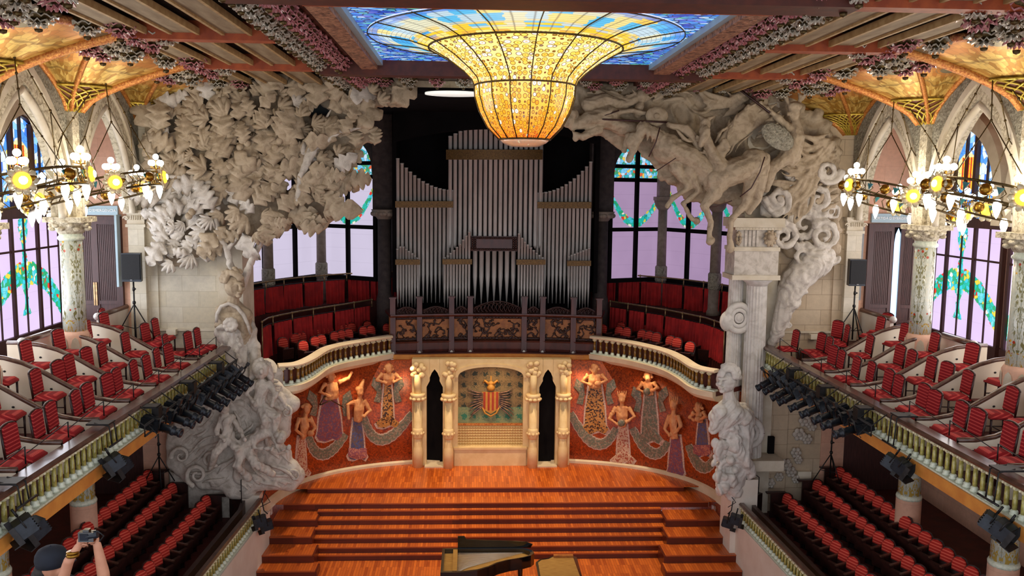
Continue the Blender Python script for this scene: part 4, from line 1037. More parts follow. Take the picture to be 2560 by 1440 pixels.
            m = MB(); band(m, [(-w_/2 - .02, 11.2, 13.4)] + [(u, 11.2 + v, 13.4) for u, v in A] + [(w_/2 + .02, 11.2, 13.4)], fn, .02, .2); m.build('window_arch', M['apse_dark'], W)
    # pale oval lamp in the dark ceiling
    p = pZ(1135, 236, 13.3); m = MB(); m.lathe([(0, 0), (.8, 0), (.8, .05)], (p.x, p.y, 13.29), 28, sx=1.0, sy=.7); m.build('ceiling_lamp', M['white_oval'], None, 'pale oval ceiling lamp in the dark above the organ', 'lamp')
    # dark organ chamber
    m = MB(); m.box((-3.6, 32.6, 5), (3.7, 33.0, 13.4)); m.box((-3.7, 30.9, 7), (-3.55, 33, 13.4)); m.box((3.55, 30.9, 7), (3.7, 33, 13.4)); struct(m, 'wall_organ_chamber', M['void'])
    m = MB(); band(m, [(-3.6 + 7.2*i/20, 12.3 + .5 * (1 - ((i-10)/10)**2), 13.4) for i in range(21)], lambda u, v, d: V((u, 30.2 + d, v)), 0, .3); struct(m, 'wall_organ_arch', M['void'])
apse_all()
def organ():
    T = empty('pipe_organ', (.05, 31, 5.08), 'large pipe organ with grey metal pipes above a carved mahogany parapet', 'organ')
    YO = 30.9
    def pipe(x, y, z0, ztop, r, foot, mname='pipe', shades=None):
        m = MB(); m.lathe([(r*.18, z0), (r*.95, z0 + foot), (r, z0 + foot + .03), (r, ztop - .05), (r*1.12, ztop - .05), (r*1.12, ztop), (r*.8, ztop), (r*.8, ztop-.1)], (x, y, 0), 10)
        return m.build('pipe', M['pipe'], T)
    zz = lambda x_, y_, Y: pY(x_, y_, Y).z
    xx = lambda x_, Y: pY(x_, 600, Y).x
    def group(x0, x1, n, top, zbot, Yf, foot, rf=.40):
        for i in range(n):
            f = (i + .5) / n; Y = Yf(f); x = xx(x0 + (x1 - x0) * f, Y); sp = (xx(x1, Y) - xx(x0, Y)) / n
            pipe(x, Y, zbot, zz(1237, top(f), Y), sp * rf, foot)
    # central tower (convex), upper row
    group(1119, 1356, 19, lambda f: 345 - 42 * (1 - abs(2*f-1) ** 1.6) , 8.6, lambda f: 31.2 - .55 * (1 - (2*f-1)**2), .1)
    # side towers (concave tops)
    group(990, 1136, 14, lambda f: 392 + 84 * (1 - (1-f)**2.2) , 6.6, lambda f: 30.9 + .3 * f, 1.0)
    group(1338, 1478, 14, lambda f: 480 - 86 * f**2.2, 6.6, lambda f: 31.2 - .3 * f, 1.0)
    # lower centre
    group(1180, 1292, 7, lambda f: 622, 6.6, lambda f: 30.75, .95, .36)
    # small front towers
    group(990, 1048, 8, lambda f: 615 + 22 * abs(2*f - .5), 6.5, lambda f: 30.55, .7)
    group(1108, 1177, 9, lambda f: 645 - 72 * f ** 1.4, 6.5, lambda f: 30.5, .7)
    group(1294, 1361, 9, lambda f: 573 + 72 * f ** .7, 6.5, lambda f: 30.5, .7)
    group(1420, 1477, 8, lambda f: 640 - 24 * f, 6.5, lambda f: 30.55, .7)
    def bandp(x0, x1, y0, y1, Yf, mat=None, name='gilt_band'):
        m = MB(); S_ = []
        for i in range(13):
            f = i / 12; Y = Yf(f) - .16; S_.append((x0 + (x1-x0)*f, Y))
        vs = []
        for x_, Y in S_:
            a = pY(x_, y0, Y); b = pY(x_, y1, Y); x = a.x; vs += [V((x, Y, b.z)), V((x, Y, a.z)), V((x, Y+.05, a.z)), V((x, Y+.05, b.z))]
        fs = [(4*i+k, 4*i+(k+1)%4, 4*i+4+(k+1)%4, 4*i+4+k) for i in range(12) for k in range(4)] + [(0,1,2,3), (51,50,49,48)]
        m.add(vs, fs, False); m.build(name, mat or M['band'], T)
    bandp(1115, 1357, 374, 399, lambda f: 31.2 - .55 * (1 - (2*f-1)**2))
    bandp(988, 1137, 503, 519, lambda f: 30.9 + .3*f); bandp(1336, 1479, 505, 521, lambda f: 31.2 - .3*f)
    bandp(988, 1050, 649, 662, lambda f: 30.55); bandp(1106, 1180, 648, 661, lambda f: 30.5); bandp(1291, 1364, 649, 662, lambda f: 30.5); bandp(1418, 1478, 652, 665, lambda f: 30.55)
    # carved panel between the towers
    a = pY(1178, 590, 30.6); b = pY(1293, 628, 30.6)
    m = MB(); m.box((a.x, 30.55, b.z), (b.x, 30.65, a.z)); pn = m.build('music_panel', M['organ_wood'], T)
    m = MB(); r = random.Random(4)
    for i in range(26):
        f = i / 25; x = a.x + (b.x - a.x) * f
        for z in (a.z - .06, b.z + .06): m.ell((x, 30.53, z), (.05, .04, .045), 6, 4)
    for z in [b.z + .06 + k*.08 for k in range(6)]:
        for x in (a.x + .05, a.x + .14, b.x - .05, b.x - .14): m.ell((x, 30.53, z), (.05, .04, .05), 6, 4)
    m.build('carved_border', M['organ_carve'], pn)
    # curved parapet: concave plan
    def yf(x): return 29.3 + .45 * (1 - (x / 3.7) ** 2)
    posts = [-3.55, -2.65, -1.55, -.9, .98, 1.62, 2.68, 3.55]
    zt, zb = 6.42, 5.1
    P = [V((-3.65 + 7.3*i/40, yf(-3.65 + 7.3*i/40), 0)) for i in range(41)]
    m = MB(); m.sweep(P, [(.16, zb + .35), (.16, zt - .1), (.3, zt - .1), (.3, zb + .35)]); m.build('parapet_back', M['organ_gilt'], T)
    m = MB(); m.sweep(P, [(-.1, zt - .1), (-.14, zt - .04), (-.14, zt), (1.3, zt), (1.3, zt - .1)]); m.build('cornice', M['organ_wood'], T)
    m = MB(); m.sweep(P, [(-.04, zb + .3), (-.06, zb + .36), (.16, zb + .36), (.16, zb + .3)]); m.sweep(P, [(.0, zb + .06), (-.02, zb + .3), (.3, zb + .3), (.3, zb + .06)]); m.sweep(P, [(.06, zb - .1), (.02, zb + .06), (.3, zb + .06), (.3, zb - .1)]); m.build('base_mouldings', M['organ_wood'], T)
    for x in posts:
        y = yf(x); m = MB(); m.box((x - .09, y - .06, zb), (x + .09, y + .2, zt - .1)); m.box((x - .11, y - .1, zb - .14), (x + .11, y + .1, zb + .02)); m.box((x - .09, y - .1, zt), (x + .09, y + .08, zt + .55)); m.box((x - .12, y - .13, zt + .55), (x + .12, y + .11, zt + .6)); m.build('post', M['organ_wood'], T)
        m = MB(); m.ell((x, y - .12, zb - .05), (.07, .06, .1), 8, 6); m.build('post_foot', M['pipe'], T)
    r = random.Random(9)
    for k in range(len(posts) - 1):
        xa, xb = posts[k] + .12, posts[k+1] - .12; w_ = xb - xa
        # leafy carving
        m = MB(); n = int(w_ * 9) + 4
        for i in range(n):
            x = r.uniform(xa + .05, xb - .05); z = r.uniform(zb + .45, zt - .2); a = r.uniform(0, 6.28); q = .22
            pts_ = [V((min(max(x + q*cos(a + .9*j)*j*.28, xa), xb), 0, min(max(z + q*sin(a + .9*j)*j*.28, zb + .4), zt - .14))) for j in range(5)]
            pts_ = [V((p.x, yf(p.x) + .12, p.z)) for p in pts_]
            m.tube(pts_, [.04, .035, .03, .022, .012], 6); m.ell(pts_[-1], (.06, .04, .035), 7, 5)
        for f in [i / 14 for i in range(15)]:
            x = xa + w_ * f
            for z in (zb + .42, zt - .17): m.ell((x, yf(x) + .12, z), (w_/22 + .02, .04, .05), 6, 4)
        m.build('leaf_carving', M['organ_carve'], T)
        # cresting above the cornice: arched scrollwork
        m = MB(); h = .42 if w_ > 1.5 else (.36 if w_ > .9 else .24)
        hf = lambda f: zt + h * (.45 + .55 * sin(PI * f))
        for j in range(int(w_ / .16) + 2):
            f = (j + .5) / (int(w_ / .16) + 2); x = xa + w_ * f; z1 = hf(f)
            c_ = V((x, yf(x) - .0, zt + (z1 - zt) * .5)); rr = (z1 - zt) * .28
            m.tube([c_ + V((rr*cos(b), 0, rr*sin(b)*1.3)) for b in [q*.6 for q in range(9)]], .016, 4)
            m.tube([V((x - .08, yf(x), zt)), V((x, yf(x), (zt+z1)/2)), V((x + .06, yf(x), z1))], .014, 4)
        m.tube([V((xa + w_*f/16, yf(xa + w_*f/16), hf(f/16))) for f in range(17)], .025, 5); m.build('scroll_cresting', M['organ_carve'], T)
    m = MB(); m.box((-3.6, 30.0, 5.08), (3.6, 31.6, 6.35)); m.build('case', M['void'], T)
organ()
def balustrades():
    prof_bal = [(.055, .0), (.06, .03), (.04, .06), (.035, .1), (.04, .3), (.036, .44), (.05, .47), (.055, .5), (.04, .53)]
    def bal_proto():
        m = MB(); m.lathe([(.034, .07), (.038, .22), (.034, .42)], n=8)
        return m
    def balustrade(name, path, z0, h, sp, label, railmat, capmat, footmat, glass, railw=.14, side=1, rail_h=.09, plinth=True, cl=.0):
        t = empty(name, (path[0].x, path[0].y, z0), label, 'balustrade', 'balustrades')
        d = [0]
        for a, b in zip(path, path[1:]): d.append(d[-1] + (b - a).length)
        tot = d[-1]
        def at(q):
            for i in range(len(d) - 1):
                if q <= d[i+1] or i == len(d) - 2: return path[i].lerp(path[i+1], (q - d[i]) / max(1e-6, d[i+1] - d[i]))
        q = sp / 2; first = None; k = 0
        while q < tot:
            p = at(q); p = V((p.x, p.y, z0)); rf = min(1, h / .5)
            if first is None:
                b = MB(); b.lathe([(.036*1.1, h*.16), (.042, h*.4), (.036, h*.78)], p, 8); o1 = b.build('baluster', glass, t)
                b = MB(); b.lathe([(.04, h*.78), (.055, h*.84), (.075, h*.9), (.07, h*.96), (.05, h)], p, 8)
                for a in range(5): b.ell((p.x + .06*cos(a*1.257), p.y + .06*sin(a*1.257), z0 + h*.88), (.035, .035, .03), 5, 4)
                o2 = b.build('baluster_cap', capmat, o1)
                b = MB(); b.lathe([(.08, 0), (.075, h*.05), (.06, h*.08), (.07, h*.12), (.045, h*.18)], p, 8); o3 = b.build('baluster_foot', footmat, o1)
                first = (o1, p)
            else:
                o1, p0 = first
                c = dup_part(o1, t, p - p0)
            q += sp; k += 1
        m = MB(); m.sweep([V((p.x, p.y, 0)) for p in path], [(-railw, z0 + h), (-railw - .02, z0 + h + rail_h*.5), (-railw + .02, z0 + h + rail_h), (railw - .02, z0 + h + rail_h), (railw + .02, z0 + h + rail_h*.5), (railw, z0 + h)]); m.build('hand_rail', railmat, t)
        if plinth:
            m = MB(); m.sweep([V((p.x, p.y, 0)) for p in path], [(-.1, z0 - .06), (-.1, z0), (.1, z0), (.1, z0 - .06)]); m.build('plinth', footmat, t)
        return t
    for s, sn in SIDES:
        balustrade('gallery_balustrade', [V((s*7.65, 9.5, 0)), V((s*7.65, 24.2, 0))], 5.72, .52, .215, 'long balustrade of olive glass balusters with dark wood rail on the %s gallery' % sn, M['rail_wood'], M['cap_cream'], M['cap_green'], M['bal_glass'])
        balustrade('box_balustrade', [V((s*7.35, 12, 0)), V((s*6.83, 23.9, 0))], 1.42, .42, .18, 'balustrade of olive glass balusters on the low %s wall beside the stage' % sn, M['rail_wood'], M['cap_cream'], M['cap_green'], M['bal_glass'], railw=.07)
    balustrade('serpentine_balustrade', LB, 5.14, .5, .24, 'serpentine balustrade with white rail and amber balusters left of the organ', M['lip'], M['cap_cream'], M['cap_green'], M['bal_gold'])
    balustrade('serpentine_balustrade', RB, 5.14, .5, .24, 'serpentine balustrade with white rail and amber balusters right of the organ', M['lip'], M['cap_cream'], M['cap_green'], M['bal_gold'])
    for s, sn, P in ((-1, 'left', LB), (1, 'right', RB)):
        m = MB(); m.sweep([p + V((0, 0, 0)) for p in P], [(.14, 5.1), (.14, 5.62), (.2, 5.62), (.2, 5.1)]); m.build('inner_parapet_' + sn, M['organ_wood'], kind='structure')
def dup_part(o, par, delta):
    c = o.copy(); COL.objects.link(c); c.parent = par; c.location = o.location + V(delta); KIDS.setdefault(par.name, []).append(c)
    for k in KIDS.get(o.name, []):
        e = k.copy(); COL.objects.link(e); e.parent = c
    return c
balustrades()
def onwall(x, y):
    d = ray(x, y); lo, hi = 20.0, 33.0
    for _ in range(40):
        t = (lo + hi) / 2; X = XC + d.x / d.y * t
        if t < rear(X): lo = t
        else: hi = t
    Y = lo; X = XC + d.x / d.y * Y
    e = .01; tg = V((2*e, rear(X+e) - rear(X-e), 0)).normalized(); nn = V((tg.y, -tg.x, 0))
    return V((X, Y, ZC + d.z / d.y * Y)), tg, nn
def muses():
    def flat(poly, d0, d1, name, mat, par):
        m = MB(); pts = [onwall(x, y) for x, y in poly]; n = len(pts)
        ctr = [sum(p[0] for p in poly)/n, sum(p[1] for p in poly)/n]
        c_, _, cn = onwall(*ctr)
        vs = [p - (-nn) * 0 + nn * d1 for p, t, nn in pts] + [c_ + cn * (d1 + .03)] + [p + nn * d0 for p, t, nn in pts]
        fs = [(i, (i+1) % n, n) for i in range(n)] + [(i, i+n+1, (i+1) % n + n + 1, (i+1) % n) for i in range(n)]
        m.add(vs, fs, False); return m.build(name, mat, par, fix=True)
    def grow(poly, k):
        cx = sum(p[0] for p in poly)/len(poly); cy = sum(p[1] for p in poly)/len(poly)
        return [(x + k * (1 if x > cx else -1), y + (k if y > cy else -k)) for x, y in poly]
    data = [  # x centre, top, waist, foot, half widths, gown material, lean, name, prop
        (752, 1003, 1092, 1190, 26, 12, 22, 'mos_cream', 'pale trailing gown', 4),
        (824, 930, 990, 1104, 34, 30, 34, 'mos_wine', 'wine and ochre winged gown, holding a bow', -4),
        (893, 960, 1047, 1150, 28, 17, 24, 'mos_blue', 'dark blue skirt with a pink hem', 2),
        (969, 913, 956, 1070, 30, 14, 30, 'mos_gold', 'long brown gown close to the left doorway', 0),
        (1488, 913, 961, 1085, 32, 26, 34, 'mos_gold', 'ochre gown with dark branches close to the right doorway', 0),
        (1558, 978, 1061, 1160, 32, 15, 30, 'mos_cream', 'cream gown with a flared hem and a crown', 0),
        (1625, 932, 980, 1109, 26, 20, 32, 'mos_grey', 'grey winged gown', 0),
        (1690, 992, 1090, 1193, 21, 18, 22, 'mos_wine', 'wine-coloured gown and a gold crown', 2),
        (1757, 1012, 1050, 1142, 22, 15, 22, 'mos_blue', 'dark blue pennant gown beside the right bust', 0)]
    for i, (x, yt, yw, yf_, hw, gw, fw, gm, desc, lean) in enumerate(data):
        p0, tg, nn = onwall(x, yf_)
        t = empty('muse_figure', p0, 'mosaic and relief muse with ' + desc, 'relief figure', 'muses on the mosaic wall')
        poly = [(x - gw*.55, yw), (x + gw*.55, yw), (x + gw*.9, (yw+yf_)/2), (x + gw, yf_ - 26), (x + fw, yf_ - 12), (x + fw*.7, yf_), (x + fw*.2, yf_ - 8), (x - fw*.3, yf_), (x - fw*.8, yf_ - 3), (x - fw, yf_ - 14), (x - gw, yf_ - 26), (x - gw*.9, (yw+yf_)/2)]
        flat(grow(poly, 4), -.05, .012, 'gown_outline', M['mos_pale'], t)
        flat(poly, -.05, .03, 'gown', M[gm], t)
        if gm == 'mos_blue': flat([(x - fw*.95, yf_-30), (x + fw*.95, yf_-30), (x + fw, yf_-8), (x + fw*.4, yf_-2), (x - fw*.4, yf_-4), (x - fw, yf_-10)], -.05, .045, 'skirt_hem', M['mos_pink'], t)
        # ribbons at both sides
        for s in (-1, 1):
            q = [(x + s*(gw+4), yw), (x + s*(gw+20), yw - 14), (x + s*(gw+26), yw + 8), (x + s*(gw+12), yw + 26), (x + s*(gw+20), yw + 46), (x + s*(gw+6), yw + 50), (x + s*(gw+1), yw + 24)]
            if i in (1, 3, 4, 6): flat(grow(q, 1), -.05, .02, 'ribbon', M['mos_grey'], t)
        # upper body in relief
        Pp = lambda px_, py_, dp: (lambda a: a[0] + a[2] * dp)(onwall(px_, py_))
        u = .0134; H = yw - yt; m = MB()
        hx, hy = x + lean, yt + H*.2
        Mz = Matrix.Rotation(math.atan2(tg.y, tg.x), 3, 'Z')
        m.ell(Pp(hx, hy, .2), (.11, .12, .15), 10, 8, Mz); m.ell(Pp(hx, hy - 7, .17), (.14, .13, .11), 10, 6, Mz)
        m.ell(Pp(hx + 1, hy + 2, .31), (.02, .04, .04), 6, 5)
        m.tube([Pp(hx, hy + 8, .17), Pp(x, yt + H*.5, .16)], .07, 8)
        m.tube([Pp(x, yt + H*.42, .14), Pp(x, yt + H*.7, .17), Pp(x, yw + 4, .1)], [hw*u*.42, hw*u*.5, gw*u*.62], 10, squash=.62, up=nn)
        sh = hw * .5
        a1 = [(x - sh, yt + H*.45), (x - hw, yt + H*.78), (x - hw*.3, yt + H*.95)]; a2 = [(x + sh, yt + H*.45), (x + hw, yt + H*.72), (x + hw*.4, yt + H*.88)]
        if i == 1: a2 = [(x + sh, yt + H*.4), (x + hw + 8, yt + H*.2), (x + hw + 14, yt - 2)]
        if i == 2: a1 = [(x - sh, yt + H*.5), (x - hw - 2, yt + H*.55), (x - hw, yt + H*.95)]; 
        for a in (a1, a2):
            m.tube([Pp(a[0][0], a[0][1], .15), Pp(a[1][0], a[1][1], .2), Pp(a[2][0], a[2][1], .24)], [.085, .065, .045], 7); m.ell(Pp(a[2][0], a[2][1], .24), (.06, .05, .05), 7, 5)
        o = remesh(m, .022, fold=.018, ffreq=8, fdir=(0, 0, 1)); o.build('torso', M['muse'], t)
        m = MB()
        if i in (5, 7):
            for k in range(5): m.tube([Pp(hx - 9 + k*4.5, yt + H*.16, .2), Pp(hx - 11 + k*5.5, yt - 4, .2)], [.03, .012], 5)
        elif i == 2: m.tube([Pp(hx, hy - 4, .16), Pp(hx + 12, yt - 14, .12)], [.12, .03], 8)
        else:
            for k in range(6): m.ell(Pp(hx - 10 + k*4, yt + H*.08 + (k - 2.5)**2*.7, .17), .055, 7, 5)
        m.build('headdress', M['muse'], t)
        m = MB()
        if i == 1: m.tube([Pp(x - hw, yt + 80, .22), Pp(x - 8, yt + 66, .3), Pp(x + 26, yt + 84, .26)], .018, 5); m.tube([Pp(x - hw, yt + 80, .2), Pp(x - 26, yt + 62, .24), Pp(x + 6, yt + 40, .2)], .02, 5); m.build('bow', M['bronze'], t)
        elif i in (0, 4, 8): m.ell(Pp(x + hw*.3, yt + H*.86, .3), (.12, .06, .1), 9, 6); m.build('instrument', M['muse'], t)
        elif i in (5, 6): m.ell(Pp(x, yt + H*.9, .28), (.13, .05, .13), 12, 6); m.build('disc', M['mos_grey'], t)
    for gi, (a, b, c) in enumerate((((771,1090),(806,1136),(864,1085)), ((909,1042),(955,1099),(1031,1032)), ((1426,1032),(1490,1109),(1541,1070)), ((1581,1070),(1631,1133),(1670,1104)), ((1722,1112),(1757,1168),(1790,1140)))):
        pl = []
        N = 22
        for k in range(N + 1):
            f = k / N; x = (1-f)**2*a[0] + 2*f*(1-f)*(2*b[0]-.5*a[0]-.5*c[0]) + f*f*c[0]; y = (1-f)**2*a[1] + 2*f*(1-f)*(2*b[1]-.5*a[1]-.5*c[1]) + f*f*c[1]
            pl.append((x, y))
        m = MB(); m2 = MB()
        for mm, w_, d1 in ((m, 11, .035), (m2, 14, .015)):
            vs = []
            for k, (x, y) in enumerate(pl):
                dx = pl[min(k+1, N)][0] - pl[max(k-1, 0)][0]; dy = pl[min(k+1, N)][1] - pl[max(k-1, 0)][1]; L = math.hypot(dx, dy)
                ww = w_ * (.6 + .4*sin(PI*k/N)) + (1.5 if k % 2 else 0)
                for s in (-1, 1):
                    p, t_, nn = onwall(x - dy/L*ww*s, y + dx/L*ww*s); vs += [p + nn * d1, p - nn * .04]
            mm.add(vs, [(4*k, 4*k+4, 4*k+6, 4*k+2) for k in range(N)] + [(4*k+1, 4*k+3, 4*k+7, 4*k+5) for k in range(N)] + [(4*k, 4*k+1, 4*k+5, 4*k+4) for k in range(N)] + [(4*k+2, 4*k+6, 4*k+7, 4*k+3) for k in range(N)], False)
        p, _, _ = onwall(*b)
        t = empty('mosaic_garland', p, 'hanging grey flower garland of mosaic, %s' % ('between the two left-hand muses', 'beside the left doorway', 'beside the right doorway', 'in the middle of the right half', 'behind the right bust')[gi], 'garland', 'garlands on the mosaic wall')
        m.build('leaf_band', M['mos_grey'], t); m2.build('pale_edge', M['mos_pale'], t)
muses()
def niche():
    Yn = 28.72; P = lambda x, y, Y=Yn: pY(x, y, Y); zb = 1.28
    t = empty('tapestry_niche', (P(1228, 1175).x, Yn, zb), 'arched cream niche with a green and brown tapestry of a striped shield', 'niche')
    xl, xr = P(1145, 1000).x, P(1308, 1000).x; cx = (xl + xr) / 2; s = (xr - xl) / 2
    ztop = 4.98; zs = P(1228, 925).z
    A = [(-s, zb)] + [(-s + .0, zs - .25)] + [(-s*cos(a), zs - .25 + (ztop - .2 - zs + .2)*sin(a)**.8) for a in [PI*k/16 for k in range(1, 16)]] + [(s, zs - .25), (s, zb)]
    x0, x1 = P(1030, 1000).x, P(1426, 1000).x
    dl = (P(1066, 1000).x, P(1107, 1000).x); dr_ = (P(1348, 1000).x, P(1390, 1000).x)
    def door_arc(a, b):
        c = (a + b) / 2; h = (b - a) / 2; zq = P(1087, 968).z
        return [(a, zb), (a, zq)] + [(c + h*u, zq + .62*v) for u, v in [(-.6, .35), (-.62, .5), (-.35, .8), (0, 1.0), (.35, .8), (.62, .5), (.6, .35)]] + [(b, zq), (b, zb)]
    # wall with three openings, in strips
    def strip(a, b, arc=None, vlo=zb):
        if arc is None: m.box((a, Yn, zb), (b, Yn + .4, ztop))
        else: band(m, [(max(a, min(b, u)), v, ztop) for u, v in arc if v > zb + .01], lambda u, v, d: V((u, Yn + d, v)), 0, .4)
    m = MB(); strip(x0, dl[0]); strip(dl[0], dl[1], door_arc(*dl)); strip(dl[1], xl); strip(xl, xr, [(cx + u, v) for u, v in A]); strip(xr, dr_[0]); strip(dr_[0], dr_[1], door_arc(*dr_)); strip(dr_[1], x1)
    m.build('stone_front', M['niche'], t)
    m = MB(); m.box((xl, Yn + .2, P(1228, 1063).z), (xr, Yn + .25, ztop)); m.build('tapestry', M['tapestry'], t)
    m = MB(); m.box((xl, Yn + .16, P(1228, 1120).z), (xr, Yn + .25, P(1228, 1063).z)); m.build('diaper_panel', M['diaper'], t)
    m = MB(); m.box((xl - .12, Yn - .06, zb), (xr + .12, Yn + .25, P(1228, 1122).z)); m.box((xl - .14, Yn - .1, P(1228, 1122).z), (xr + .14, Yn + .22, P(1228, 1117).z)); m.build('base_block', M['niche'], t)
    m = MB(); m.box((xl, Yn + .14, P(1228, 1066).z), (xr, Yn + .2, P(1228, 1061).z)); m.build('gold_strip', M['vault_rib'], t)
    m = MB(); ring(m, [(cx + u, v) for u, v in A[1:-1]], [(cx + u*1.09, v + (.1 if abs(u) < s*.99 else 0)) for u, v in A[1:-1]], lambda u, v, d: V((u, Yn + d, v)), -.06, .1); m.build('arch_moulding', M['niche'], t)
    # shield with mantling
    c = P(1227, 1003, Yn + .17); sc = (xr - xl) / 163
    sh = [(-22, -24), (22, -24), (22, 8), (16, 22), (0, 32), (-16, 22), (-22, 8)]
    F = lambda u, v, d: V((c.x + u*sc, Yn + .19 - d, c.z - v*sc))
    m = MB(); m.prism(sh, F, 0, .05); shd = m.build('shield', M['flag_gold'], t, fix=True)
    for k in range(4):
        u = -16 + k * 10.6; m = MB(); m.prism([(u-2.6, -24), (u+2.6, -24), (u+2.6, 25 - abs(u)*.35), (u-2.6, 25 - abs(u)*.35)], F, .05, .06); m.build('red_stripe', M['flag_red'], shd)
    m = MB(); r = random.Random(2)
    for s_ in (-1, 1):
        for k in range(9):
            a = -.9 + k * .22; rr = 30 + r.uniform(-4, 12)
            m.tube([F(s_*20, -20 + k*4, .02), F(s_*(24 + rr*.5), -26 + k*7, .05), F(s_*(26 + rr*.8), -34 + k*10, .03)], [.07, .05, .015], 6, squash=.4)
    m.build('mantling', M['mantle'], t)
    m = MB(); m.lathe([(.12, 0), (.15, .1), (.1, .2), (.03, .3), (.02, .5)], F(0, -28, -.02), 10); m.ell(F(0, -46, .03), (.1, .05, .08), 8, 6)
    for s_ in (-1, 1): m.tube([F(s_*5, -44, .03), F(s_*16, -54, .04), F(s_*20, -46, .03)], [.05, .04, .01], 6)
    m.build('helmet_crest', M['flag_gold'], t)
    m = MB(); m.tube([F(-24, 10, .05), F(-14, 30, .06), F(0, 38, .06), F(14, 30, .06), F(24, 10, .05)], .03, 6); m.build('chain_collar', M['flag_gold'], t)
    # columns
    for px_, nm in ((1122, 'inner left'), (1332, 'inner right'), (1045, 'outer left'), (1408, 'outer right')):
        inner = nm.startswith('inner'); x = P(px_, 1000).x; y = Yn - (.22 if inner else .12); r_ = .145 if inner else .15
        q = empty('niche_column', (x, y, zb), 'short cream carved column with a ring capital, %s of the niche doorways' % nm, 'column', 'columns of the stage niche')
        m = MB(); m.lathe([(r_*1.2, 0), (r_*1.2, .55), (r_*1.05, .68), (r_*.9, .74), (r_*.95, 2.4)], (x, y, zb), 12); m.build('shaft', M['niche'], q)
        m = MB(); m.lathe([(r_, 1.0), (r_*1.25, 1.06), (r_*1.25, 1.3), (r_, 1.36)], (x, y, zb), 12)
        for k in range(8): m.ell((x + r_*1.2*cos(k*.785), y + r_*1.2*sin(k*.785), zb + 1.18), .06, 6, 5)
        m.build('carved_ring', M['niche'], q)
        zc = P(px_, 992).z
        m = MB(); m.lathe([(r_, 0), (r_*1.5, .12), (r_*1.7, .2), (r_*1.7, .27)], (x, y, zc - .12), 12)
        for k in range(9): m.ell((x + r_*1.5*cos(k*.7), y + r_*1.5*sin(k*.7), zc - .02), (.08, .08, .06), 6, 5)
        m.build('ring_capital', M['niche'], q)
        m = MB(); m.lathe([(r_*.8, 0), (r_*.8, .7)], (x, y, zc + .1), 10)
        for k in range(14): m.ell((x + rnd.uniform(-.2, .2), y - .02 + rnd.uniform(-.06, .08), zc + .75 + rnd.uniform(0, .45)), (.1, .07, .09), 7, 5)
        m.build('flower_corbel', M['niche'], q)
    for i, (a, b) in enumerate((dl, dr_)):
        m = MB(); m.box((a, Yn + .3, zb), (b, Yn + .39, 4.7)); m.build('stage_door', M['void'], None, 'tall black pointed doorway panel %s of the tapestry niche' % ('left' if i == 0 else 'right'), 'door')
        m = MB(); m.box((a - .05, Yn - .25, zb), (b + .05, Yn + .3, zb + .04)); m.build('door_sill_%d' % (i + 1), M['lip'], kind='structure')
niche()
